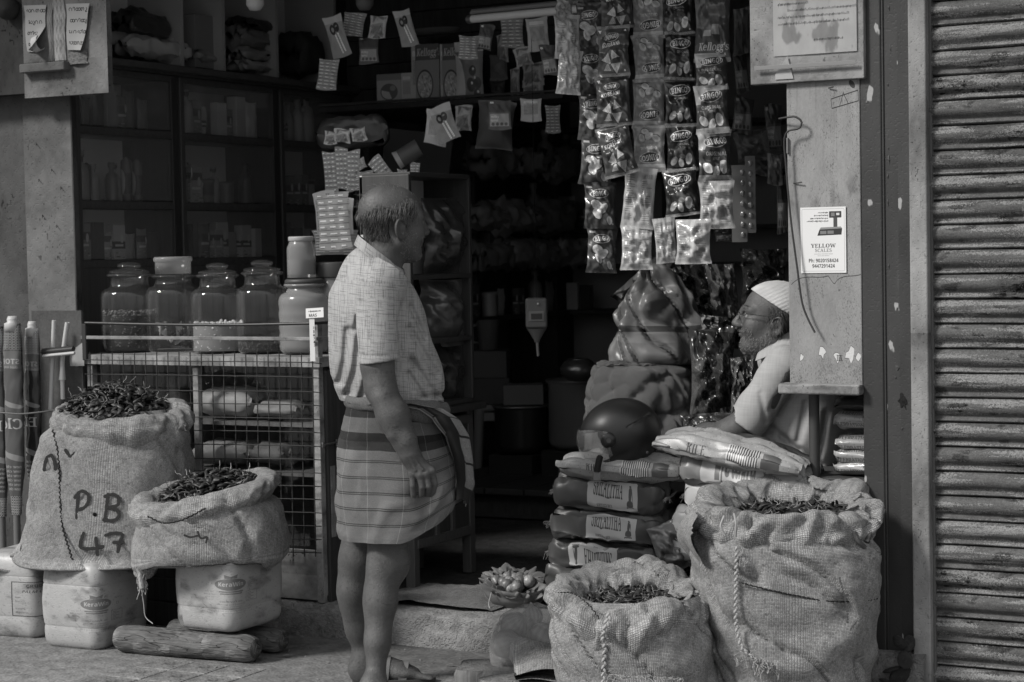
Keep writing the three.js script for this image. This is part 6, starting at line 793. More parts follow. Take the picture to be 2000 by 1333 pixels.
// ---------- right hand sacks ----------
{
  const F = frame(atD(1540, 1362, 5.93)), rows = [[1378, 1400, 1650, .6], [1368, 1380, 1672, .8], [1330, 1374, 1692], [1250, 1366, 1706], [1150, 1358, 1714], [1090, 1350, 1714], [1050, 1352, 1704], [1025, 1372, 1690], [1000, 1392, 1672]];
  const t = thing('jute_sack', 'largest open jute sack of chillies beside the dark pillar, lower right', 'sack', F.o, F.turn), body = sackBody(F, rows, { dr: .78, seed: 6, wr: .021, p: 2.6, nv: 90, nu: 130 });
  part('sack_body', body, mJute, t);
  const l = F.L(1342, 985), r = F.L(1720, 985), rx = (r[0] - l[0]) / 2 - .05, m = F.L(1534, 998);
  part('rolled_collar', collar({ c: [m[0], m[1], 0], rx, rz: rx * .72, tx: .04, tz: -.2, tr: .044, th: .062, seed: 11, wob: .04, nu: 160, vary: (X, Z) => [1 + .22 * Math.max(0, Z) + .25 * Math.max(0, -X - .4), -.018 * Math.exp(-(((X - .75) / .2) ** 2)) * Math.max(0, Z), .0] }), mJute, t);
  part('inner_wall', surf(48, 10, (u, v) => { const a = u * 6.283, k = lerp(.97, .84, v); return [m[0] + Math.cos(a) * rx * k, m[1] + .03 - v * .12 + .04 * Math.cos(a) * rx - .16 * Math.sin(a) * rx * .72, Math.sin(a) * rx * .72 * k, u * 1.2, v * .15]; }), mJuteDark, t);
  part('seam', stitches(frontOf(body, F, [[1440, 1072], [1439, 1120], [1438, 1180], [1440, 1230], [1452, 1268], [1475, 1288]], .004), 0.0042, .0095, .0026), mTwine, t);
  part('darning', stitches(frontOf(body, F, [[1452, 1140], [1490, 1150], [1560, 1165], [1620, 1175], [1690, 1174], [1712, 1170]], .001), .0028, .0072, .001), mTwineDark, t);
  const fr = frontOf(body, F, [[1450, 1278], [1480, 1292], [1502, 1300]], .004); part('loose_threads', merge([frays((k) => fr[Math.min(2, Math.floor(k * 3))].clone().add(V((k * 7 % 1 - .5) * .05, (k * 13 % 1 - .5) * .03, 0)), 60, .035, 5, .001, .5), frays((k) => V(...F.L(1440 + k * 30, 1090 + k * 0, .27)), 8, .02, 6), frays((k) => V(...F.L(1360 + k * 350, 1345 + k * 10, .2)), 40, .03, 9)]), mTwine, t);
  part('fold', surf(24, 16, (u, v) => { const p = F.L(1352 - 30 * Math.sin(v * 3.0) * (1 - u * .3) + 18 * u, lerp(1092, 1000, v), .02 + u * .17); return [p[0], p[1] + .01 * Math.sin(u * 6), p[2], u * .2, v * .2]; }), mJute, t);
  const ties = [[[1434, 1003, .29], [1438, 1025, .30], [1437, 1050, .285]], [[1415, 1008, .27], [1408, 1028, .28], [1416, 1046, .28]]].map((p) => tube(p.map((q) => V(...F.L(...q))), .0035, 12, 6)); ties.forEach((g) => part('twine_tie', g, mTwine, t));
  part('faded_lettering', merge([[[1640, 1130], [1655, 1200], [1650, 1290]], [[1635, 1285], [1665, 1225], [1690, 1200]], [[1700, 1080], [1692, 1170], [1680, 1260]], [[1630, 1170], [1660, 1160], [1690, 1130]], [[1665, 1282], [1680, 1262], [1688, 1280], [1672, 1290]]].map((p) => { const q = new THREE.CatmullRomCurve3(frontOf(body, F, p, .002)).getSpacedPoints(30); return merge(q.map((v, i) => new THREE.CircleGeometry(.0042, 7).applyQuaternion(new THREE.Quaternion().setFromEuler(new THREE.Euler(0, .55, 0))).translate(v.x + .001, v.y, v.z + .002 + (i % 2) * .0003))); })), M(.2, .95), t);
  part('dark_stain', merge([[[1668, 1040], [1676, 1056], [1690, 1070]], [[1700, 1040], [1694, 1060]]].map((p) => tube(frontOf(body, F, p, .0), .008, 12, 6))), mJuteDark, t);
  chillies('dried chillies sunk inside the largest jute sack at lower right', F, [m[0] + .01, m[1] - .022, -.015], rx * .84, rx * .6, .012, 420, 31, { tx: .04, tz: -.16, stalks: .5, thin: .8 });
}
{
  const F = frame(atD(1235, 1372, 5.86)), rows = [[1392, 1120, 1390, .6], [1384, 1108, 1400, .8], [1340, 1096, 1402], [1290, 1084, 1398], [1240, 1078, 1390], [1210, 1082, 1384], [1180, 1096, 1372], [1160, 1110, 1360]];
  const t = thing('jute_sack', 'shorter open jute sack of chillies, in front of the stacked rice bags', 'sack', F.o, F.turn), body = sackBody(F, rows, { dr: .82, seed: 8, wr: .02, nv: 72, nu: 120 });
  part('sack_body', body, mJute, t);
  const l = F.L(1064, 1185), r = F.L(1392, 1175), rx = (r[0] - l[0]) / 2 - .05, m = F.L(1226, 1172);
  part('rolled_collar', collar({ c: [m[0], m[1] + .004, 0], rx, rz: rx * .8, tx: -.02, tz: -.26, tr: .04, th: .066, seed: 13, wob: .036, nu: 150, vary: (X, Z) => [1 + .3 * Math.max(0, Z) + .12 * Math.max(0, -X), .016 * Math.sin(X * 4), 0] }), mJute, t);
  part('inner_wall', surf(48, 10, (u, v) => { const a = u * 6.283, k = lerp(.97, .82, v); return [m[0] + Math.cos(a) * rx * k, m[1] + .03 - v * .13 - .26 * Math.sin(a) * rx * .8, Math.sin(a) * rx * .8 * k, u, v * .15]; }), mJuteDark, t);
  part('seam', merge([stitches([[1190, 1202, .285], [1184, 1225, .297], [1180, 1248, .285]].map((q) => V(...F.L(...q))), .005, .009, .004), stitches(frontOf(body, F, [[1182, 1262], [1180, 1300], [1178, 1340]], .003), .0045, .01, .003)]), mTwine, t);
  part('hem_stitching', stitches([[1092, 1158, .17], [1120, 1160, .225], [1150, 1182, .262], [1170, 1208, .285]].map((q) => V(...F.L(...q))), .0024, .008, .001), mTwineDark, t);
  part('loose_threads', merge([frays((k) => V(...F.L(1190 + k * 150, 1318 + k * 8, .24)), 60, .035, 12, .001, .3), frays((k) => V(...F.L(1170 + k * 20, 1230 + k * 30, .28)), 14, .025, 13)]), mTwine, t);
  chillies('dried chillies with pale stalks inside the shorter jute sack', F, [m[0] + .015, m[1] - .03, -.01], rx * .84, rx * .66, .02, 420, 41, { tz: -.26, stalks: .55, thin: .8 });
}
// ---------- onions, net bags, sacking, stone slab ----------
{
  const net = M(.8, .18, { phys: 1, transmission: .78, thickness: 0, ior: 1.3 }), mOn = [.17, .26, .36].map((l) => M(l, .38, { map: T(128, 64, (u, v) => .75 + .25 * Math.sin(u * 90 + 3 * n2(u * 8, v * 3)) * .6 - .3 * step(.9, 1, v)) }));
  const F = frame(onY(1030, 1310, 0)), on = (px, py, z, r, i, big) => { const p = F.L(px, py, z), o = one('onion', lathe([[0, -.95], [.5, -.86], [.9, -.4], [1, .05], [.85, .5], [.45, .82], [.18, 1.02], [.1, 1.3], [0, 1.32]], 18), mOn[i % 3], big ? 'large pale onion in the net bag beside the folded sacking' : 'small onion in the open net bag on the shop floor', 'onion', V(0, 0, 0), 0, big ? 'large onions in the front net bag' : 'small onions in the rear net bag'); o.scale.setScalar(r); const q = V(...p).applyAxisAngle(V(0, 1, 0), TURN).add(F.o); o.position.copy(q); o.rotation.set((i * 37 % 13) * .2, i, (i * 17 % 11) * .25 - 1.2); };
  const ON = [[992, 1262, .1, .056], [1060, 1250, .06, .058], [1022, 1276, .14, .05], [985, 1290, .1, .045], [1030, 1232, .02, .05], [1040, 1205, 0, .036], [1072, 1276, .1, .05], [1005, 1225, .04, .05]]; ON.forEach(([px, py, z, r], i) => on(px, py, z, r, i, true));
  const cs = ON.map(([px, py, z, r]) => [F.L(px, py, z), r]), lay = F.L(1040, 1206, .02);
  const fold = (x, y, z) => { let d = 1e9; for (const [c, r] of cs) d = smin(d, Math.hypot(x - c[0], y - c[1], z - c[2]) - r * 1.1 - .003, .035); d = smin(d, ell([x, y + .25 * (x - lay[0]) * -1, z], lay, [.105, .03, .075]), .03); return d + Math.abs(Math.sin(x * 46 + y * 34 + n3(x * 11, y * 11, z * 11) * 12)) * .0045 + (n3(x * 22, y * 22, z * 22) - .5) * .012; };
  one('net_bag', nets(fold, [F.L(930, 0, 0)[0], -.005, -.12], [F.L(1125, 0, 0)[0], F.L(0, 1160, 0)[1], .24], .0055), net, 'translucent net bag of large onions on the ground beside the jute sacks', 'bag', F.o, F.turn);
  const F2 = frame(onY(1010, 1182, FLOOR)); const rn = rng(9);
  for (let i = 0; i < 22; i++) { const a = rn() * 6.28, q = Math.sqrt(rn()); const o = one('onion', lathe([[0, -.95], [.5, -.86], [.9, -.4], [1, .05], [.85, .5], [.45, .82], [.18, 1.02], [.1, 1.3], [0, 1.32]], 12), mOn[i % 3], 'small onion in the open net bag on the shop floor', 'onion', V(0, 0, 0), 0, 'small onions in the rear net bag'); const p = F2.L(1003 + Math.cos(a) * 36 * q, 1138 + Math.sin(a) * 12 * q, .02 + Math.sin(a) * .04); o.scale.setScalar(.017 + rn() * .008); o.position.copy(V(...p).applyAxisAngle(V(0, 1, 0), TURN).add(F2.o)); o.rotation.set(rn() * 3, rn() * 3, rn() * 3); }
  { const rim = collar({ c: [-.01, .085, 0], rx: .098, rz: .085, tx: -.12, tz: -.28, tr: .022, th: .03, seed: 22, wob: .045, nu: 80, vary: (X, Z) => [1 + .3 * X, 0, 0] }), bt = surf(50, 16, (u, v) => { const a = u * 6.283, k = lerp(.075, .115, Math.sin(v * 1.57)) * (1 + .3 * (n3(Math.cos(a) * 3, v * 4, Math.sin(a) * 3) - .5)); return [Math.cos(a) * k - .01, v * .085 - .12 * Math.cos(a) * .1 * v - .28 * Math.sin(a) * .085 * v, Math.sin(a) * k * .85]; }, true); const t = thing('open_net_bag', 'open crumpled net bag of small onions on the shop floor by the step', 'bag', F2.o, F2.turn), m2 = M(.17, .6, { phys: 1, transmission: .35, thickness: 0 }); part('rim', rim, m2, t); part('net', bt, m2, t); part('drawstring', tube([V(-.09, .06, .08), V(-.1, .02, .1), V(-.09, .002, .12)], .002, 10, 5), mTwine, t); }
  // folded sacking and the stone slab
  const F3 = frame(onY(1060, 1345, 0)); one('folded_sacking', surf(50, 18, (u, v) => { const a = F3.L(lerp(1006, 1118, v < .5 ? u : u), 1310, 0), s = (u) => { const t = u * 3.6; return t; }; const px = u < .42 ? lerp(1130, 1004, u / .42) : u < .5 ? 1000 : lerp(1004, 1130, (u - .5) / .5), py = u < .42 ? lerp(1298, 1296, u / .42) - 14 * Math.sin(u / .42 * 3.14) : u < .5 ? lerp(1296, 1322, (u - .42) / .08) : lerp(1324, 1332, (u - .5) / .5) - 8 * Math.sin((u - .5) * 6.3), p = F3.L(px, py, -.1 + v * .24); return [p[0] + .01 * n2(u * 7, v * 3), p[1] + .02 * (n2(u * 5, v * 2.5) - .5) + (.55 - v) * .1 * (u < .46 ? 1 : .35), p[2], u * .4, v * .24]; }), mJute, 'folded empty jute sacking on the ground in front of the shorter jute sack', 'sacking', F3.o, F3.turn);
  const q = onY(985, 1318, .02), sl = surf(30, 20, (u, v) => { const a = u * 6.283, k = v < .25 ? 1 : v < .6 ? 1 - .04 : (1 - v) / .4 * .96, y = v < .25 ? v / .25 * .04 : .045 + .004 * n2(u * 9, v * 9), ca = Math.cos(a), sa2 = Math.sin(a), e = Math.pow(Math.pow(Math.abs(ca), 5) + Math.pow(Math.abs(sa2), 5), -.2) * (.9 + .2 * n2(u * 8, 2, 8)); return [ca * .15 * k * e, y, sa2 * .09 * k * e, ca * .15 * k, sa2 * .1 * k]; }, true);
  one('stone_slab', sl, concrete(1.1, 1.4), 'flat broken stone slab on the ground left of the folded sacking', 'stone', V(q.x, 0, q.z), .3);
  one('stone_slab', sl.clone(), concrete(1.35, 1.4), 'flat stone slab under the folded sacking at the lower edge of the photograph', 'stone', V(q.x + .16, 0, q.z + .12), .9);
}
// ---------- heaps behind the rice bags ----------
{
  const F = frame(atD(1245, 905, 7.35)), lump = (X, y, Z) => { let b = 0; const gx = Math.atan2(Z, X) * 2.6, gy = y * 15; for (let i = -1; i < 2; i++) for (let j = -1; j < 2; j++) { const cx = Math.floor(gx) + i, cy = Math.floor(gy) + j, hx = cx + LAT[(cx & 255) + (cy & 255) * 256], hy = cy + LAT[((cx + 91) & 255) + (cy & 255) * 256], d = Math.hypot(gx - hx, gy - hy); b = Math.max(b, Math.sqrt(Math.max(0, 1 - d * d * 1.3))); } return b; };
  const rows = [[950, 1170, 1320], [940, 1156, 1335], [880, 1150, 1346], [800, 1150, 1346], [750, 1158, 1342], [722, 1166, 1332], [712, 1172, 1300]], g = sackBody(F, rows, { dr: .8, seed: 3, wr: .01, nu: 150, nv: 110 }), p = g.attributes.position;
  for (let i = 0; i < p.count; i++) { const x = p.getX(i), y = p.getY(i), z = p.getZ(i), l = Math.hypot(x, z) || 1, b = (lump(x, y + 9, z) - .5) * .05; p.setXYZ(i, x + x / l * b, y, z + z / l * b); } g.computeVertexNormals();
  const t = thing('net_sack', 'bulging net sack of round vegetables standing behind the helmet', 'sack', F.o, F.turn); const mNet = M(.15, .5, { bumpMap: rep(juteBump, 14), bumpScale: .002 }); part('sack_body', g, mNet, t); part('tied_neck', collar({ c: [F.L(1236, 712)[0], F.L(1236, 712)[1], 0], rx: .11, rz: .08, tr: .03, th: .022, seed: 4, wob: .02 }), mNet, t);
  const film = (l, r = .16) => M(l, r, { phys: 1, clearcoat: .9, clearcoatRoughness: .12, map: art.shiny });
  const wrap = (lab, px, py, w, h, d, l, { t = .16, roll = 0, seed = 3, m } = {}) => { const k = d / FPX, o = one('plastic_bag', pouch(w * k, h * k, t, seed, { crumple: .05, nu: 36, nv: 44, seal: .02 }), m ?? M(l, .2, { phys: 1, clearcoat: .8, clearcoatRoughness: .15 }), lab, 'bag', atD(px, py, d), TURN); o.rotation.order = 'YXZ'; o.rotation.z = roll; return o; };
  { const F9 = frame(atD(1284, 704, 7.4)), g9 = sackBody(F9, [[712, 1215, 1340, .7], [704, 1200, 1362], [660, 1196, 1370], [610, 1204, 1366], [570, 1220, 1350], [540, 1238, 1322], [522, 1256, 1296], [516, 1268, 1284]], { dr: .75, seed: 15, wr: .034, nu: 110, nv: 90, print: true, p: 2.8 }), p9 = g9.attributes.position; for (let i = 0; i < p9.count; i++) { const x = p9.getX(i), y = p9.getY(i), z = p9.getZ(i), l = Math.hypot(x, z) || 1, k = (.5 - Math.pow(1 - Math.abs(2 * n3(x * 9, y * 8 + 3, z * 9) - 1), 5)) * .03 + (n3(x * 26, y * 20, z * 26) - .5) * .014; p9.setXYZ(i, x + x / l * k, y, z + z / l * k); } g9.computeVertexNormals(); one('plastic_sack', g9, M(1, .4, { phys: 1, clearcoat: .35, clearcoatRoughness: .3, map: CT(512, 512, (g, w, h) => { const r = rng(8); g.fillStyle = G(.15); g.fillRect(0, 0, w, h); for (let i = 0; i < 40; i++) { g.fillStyle = G(.05 + .25 * r()); g.globalAlpha = .5; g.beginPath(); g.ellipse(r() * w, r() * h, 20 + r() * 60, 10 + r() * 40, r() * 3, 0, 7); g.fill(); } g.globalAlpha = .8; g.fillStyle = G(.04); g.font = 'bold 60px sans-serif'; g.fillText('CHI', 60, 190); g.fillRect(90, 330, 260, 16); }) }), 'tall crumpled plastic sack of packets standing on top of the net sack', 'sack', F9.o, F9.turn); }
  { const txt = CT(512, 256, (g, w, h) => { g.fillStyle = G(.16); g.fillRect(0, 0, w, h); g.fillStyle = G(.02); g.font = 'bold 120px sans-serif'; g.fillText('RICE', 60, 150); g.fillRect(20, 180, 460, 24); g.fillRect(0, 0, 30, h); }); wrap('printed flat bag slanting behind the clear plastic sack under the snack strings', 1275, 560, 150, 84, 7.65, .2, { t: .08, roll: .72, m: M(1, .4, { map: txt }) }); }
  wrap('dark shiny bag between the printed slanting bag and the pale crumpled one', 1362, 580, 84, 130, 7.6, .05, { t: .12, roll: .3, seed: 7 });
  wrap('pale crumpled plastic bag above the capped head of the seller', 1414, 580, 60, 130, 7.5, .2, { t: .1, roll: .12, seed: 8 });
  wrap('dark plastic bag hanging right of the pale crumpled one, above the seller', 1492, 545, 92, 120, 7.4, .05, { t: .12, seed: 9 });
  wrap('clear bag of dark sweets hanging in front of the seller', 1392, 730, 92, 180, 7.1, .055, { t: .16, seed: 10, m: film(.26, .18) });
  wrap('small bag of grey goods next to the sleeve of the seller', 1450, 752, 46, 110, 7.0, .11, { t: .1, seed: 11 });
  wrap('dark bag under the bag of sweets, beside the arm of the seller', 1385, 850, 110, 80, 7.0, .04, { t: .14, seed: 12 });
  { const txt = CT(128, 160, (g) => { g.fillStyle = G(.26); g.fillRect(0, 0, 128, 160); g.save(); g.translate(84, 20); g.rotate(1.57); g.fillStyle = G(.05); g.font = 'bold 54px sans-serif'; g.fillText('WA', 0, 30); g.restore(); }); wrap('packet with pale band above the bag of sweets, near the chin of the seller', 1390, 642, 46, 52, 7.2, .1, { t: .05, roll: -.12, m: M(1, .4, { map: txt }) }); }
  wrap('dark bag behind the chin of the seller, right of the banded packet', 1425, 650, 60, 60, 7.3, .03, { t: .08, seed: 14 });
}
{ // side table under the panel, with its leg and packets
  const y = onZ(1640, 934, -.14).y, a = onZ(1575, 934, -.12), t = thing('sales_table', 'narrow metal framed table under the white panel carrying stacked packets', 'table', V(.62, 0, -.2)); part('top', RB(.5, .02, .3, .004, 0, y, 0), M(.06, .6), t);
  const l = onZ(1591, 860, -.07); for (const [x, z] of [[l.x - .62, .13], [.22, .13], [l.x - .62, -.13], [.22, -.13]]) part('leg', cyl(.017, .017, x < 0 && z > 0 ? .93 : y, 14, x, 0, z), M(.045, .5), t);
  const pk = CT(256, 256, (g, w, h) => { g.fillStyle = G(.34); g.fillRect(0, 0, w, h); speckle(g, w, h, 1200, .3, 5); g.fillStyle = G(.05); g.font = 'bold 22px serif'; for (let i = 0; i < 6; i++) { g.fillText('CELEBRATION', 4, 20 + i * 43); g.fillText('PACK', 160, 38 + i * 43); } }), m = M(.9, .3, { phys: 1, map: pk, clearcoat: .5 }), md = M(.05, .35);
  [[914, .05, m, 'printed packet at the bottom of the small stack beside the dark pillar'], [891, .05, m, 'printed packet second from the bottom of the small stack by the pillar'], [866, .05, m, 'printed packet in the middle of the small stack, its dark corner sticking out'], [822, .06, m, 'plump printed packet near the top of the small stack by the pillar'], [790, .04, md, 'dark shiny packet on top of the small stack by the pillar']].forEach(([py, H, mm, lab], i) => { const q = onZ(1668, py, -.1); one('small_packet', bagGeo(.17, H, .16, i + 30, { pinch: .2, lump: .01, nu: 30, nv: 26 }), mm, lab, 'packet', V(q.x + .02, q.y, -.16), .08 * (i % 3 - 1)); });
}
// ---------- people ----------
const skinMap = (l, seed) => T(512, 512, (u, v) => { const a = fbm(u * 6 + seed, v * 6, 5), b = fbm(u * 40, v * 40 + seed, 3, 256), sp = step(.72, .85, n2(u * 50 + seed, v * 50)) * step(.5, .6, a); return l * (.72 + .42 * a + .26 * (b - .5) - .3 * sp); });
const skinBump = T(512, 512, (u, v) => .5 + .45 * (fbm(u * 60, v * 60, 3, 64) - .5) + .3 * (n2(u * 170, v * 170, 256) - .5), false);
const skin = (l, seed) => M(1, .5, { map: rep(skinMap(l, seed), 4), bumpMap: rep(skinBump, 6), bumpScale: .002 });
// a head looking along +x, y up, origin between the ears; s scales it
function headField(o = {}) {
  const { brow = 1, jowl = 1, nose = 1, ears = true } = o;
  return (X, Y, Z) => {
    const az = Math.abs(Z), p = [X, Y, az];
    let d = ell(p, [-.014, .046, 0], [.1, .084, .077]);
    d = smin(d, ell(p, [.03, -.028, 0], [.062, .088, .06]), .03);
    d = smin(d, cap(p, [-.005, -.068, .05], [.058, -.1, .014], .022, .024 * jowl), .035);
    d = smin(d, ell(p, [.066, -.104, 0], [.022, .018, .024]), .02);
    d = smin(d, ell(p, [.056, -.028, .043], [.028, .032, .022]), .025);
    d = smin(d, cap(p, [.085, .027, .008], [.068, .028, .045], .012 * brow, .011), .018);
    d = smin(d, cap(p, [.092, .02, 0], [.111, -.024, 0], .0085, .0125 * nose), .016);
    d = smin(d, ell(p, [.1, -.03, .0125], [.012, .009, .0085]), .01);
    d = smin(d, cap(p, [.094, -.051, 0], [.082, -.054, .022], .0075, .004), .01); d = smin(d, cap(p, [.092, -.0635, 0], [.08, -.061, .02], .008, .004), .009);
    d = Math.max(d, -(cap(p, [.1, -.0575, 0], [.088, -.0585, .022], .002, .0015)));
    d = Math.max(d, -ell(p, [.094, .008, .032], [.018, .0125, .017]) * .8);
    d = smin(d, cap(p, [-.022, -.05, 0], [-.046, -.2, 0], .056, .06), .03);
    d = smin(d, cap(p, [-.01, -.07, .035], [.0, -.19, .012], .012, .012), .03);
    if (ears) {
      const YE = Y + .02, e = [X + .012 + .12 * YE, YE, az - .082 - .42 * (-.012 - X) - .12 * Y], rr = Math.hypot(e[0] / .021, e[1] / .034);
      let q = Math.max((rr - 1) * .022, Math.abs(e[2]) - .0065 + .0 * rr); q = Math.max(q, -(Math.max((Math.hypot((e[0] - .003) / .0135, (e[1] - .004) / .023) - 1) * .014, -(e[2] + .001))));
      q = smin(q, ell([e[0] - .005, e[1] + .029, e[2]], [0, 0, 0], [.011, .011, .006]), .006); q = smin(q, ell([e[0] - .012, e[1], e[2]], [0, 0, 0], [.006, .012, .007]), .006);
      q = smin(q, cap(e, [.006, -.012, -.012], [.008, .01, -.014], .011, .011), .008); d = smin(d, q, .004);
    }
    return d;
  };
}
const placeHead = (c, yaw, pitch, roll, s) => { const m = new THREE.Matrix4().compose(V(...c), new THREE.Quaternion().setFromEuler(new THREE.Euler(roll, yaw, pitch, 'YZX')), V(...s)); return m; };
const headMesh = (f, c) => nets(f, [-.125, -.21, -.105], [.135, .14, .105], c, (x, y, z) => [Math.atan2(z, x) * .09 + .5, y + .5]);
// hairs on a distance field: seeds points, walks them to the skin, keeps those that pass, and lays a short bent hair on each
function hairs(f, n, ok, dir, len, r0, seed, curl = .3) {
  const r = rng(seed), gs = [];
  for (let i = 0; i < n; i++) {
    const a = r() * 6.283, b = Math.acos(2 * r() - 1), u = V(Math.sin(b) * Math.cos(a), Math.cos(b), Math.sin(b) * Math.sin(a)); let t = .19; for (let k = 0; k < 9; k++) { const q = f(u.x * t, u.y * t, u.z * t); t -= q * .75; } const p = u.clone().multiplyScalar(t);
    if (!ok(p, r)) continue; const e = .002, N = V(f(p.x + e, p.y, p.z) - f(p.x - e, p.y, p.z), f(p.x, p.y + e, p.z) - f(p.x, p.y - e, p.z), f(p.x, p.y, p.z + e) - f(p.x, p.y, p.z - e)).normalize();
    const d = dir(p).addScaledVector(N, .35 + r() * .35).add(V(r() - .5, r() - .5, r() - .5).multiplyScalar(curl * 2)).normalize(), l = len * (.5 + r()), q1 = p.clone().addScaledVector(d, l * .5).addScaledVector(N, l * .12), q2 = p.clone().addScaledVector(d, l).addScaledVector(N, -l * .1);
    const side = new THREE.Vector3().crossVectors(d, N).normalize().multiplyScalar(r0), up = N.clone().multiplyScalar(r0), P = []; for (const [c, k] of [[p, 1], [q1, .8], [q2, .25]]) P.push(c.clone().addScaledVector(side, k), c.clone().addScaledVector(side, -k), c.clone().addScaledVector(up, k)); const g = new THREE.BufferGeometry(), I = []; for (let j = 0; j < 2; j++) for (let k = 0; k < 3; k++) { const a2 = j * 3 + k, b2 = j * 3 + (k + 1) % 3; I.push(a2, b2, a2 + 3, b2, b2 + 3, a2 + 3); } g.setAttribute('position', new THREE.Float32BufferAttribute(P.flatMap((v) => [v.x, v.y, v.z]), 3)); g.setIndex(I); g.computeVertexNormals(); gs.push(clean(g));
  }
  return gs.length ? mergeGeometries(gs) : new THREE.BufferGeometry();
}
const linen = T(1024, 1024, (u, v) => { // slubbed cross weave, dark threads of uneven length both ways
  const n = 150, x = Math.floor(u * n), y = Math.floor(v * n), lw = n2(x * 5.3, v * 7, 256), lf = n2(u * 7, y * 4.7 + 60, 256), dk = step(.56, .9, lw) * .8 + step(.56, .9, lf) * .8, cell = n2(x * 9.1, y * 7.7, 256), big = fbm(u * 6, v * 6, 3, 6);
  return clamp(.50 - .24 * Math.min(1.2, dk) + .10 * (cell - .5) + .06 * (big - .5), .1, .7);
});
const clothBump = T(256, 256, (u, v) => .5 + .25 * Math.sin(u * 402) + .25 * Math.sin(v * 402), false);
function fingers(F, list, z) { return (p) => { let d = 1e9; for (const f of list) { let c = 1e9; for (let i = 0; i < f.length - 1; i++) c = smin(c, cap(p, f[i].q, f[i + 1].q, f[i].r, f[i + 1].r), .002); d = Math.min(d, c); } return d; }; }
const J = (F, px, py, z, r) => ({ q: F.L(px, py, z), r });

const bareHead = headField({ ears: false });
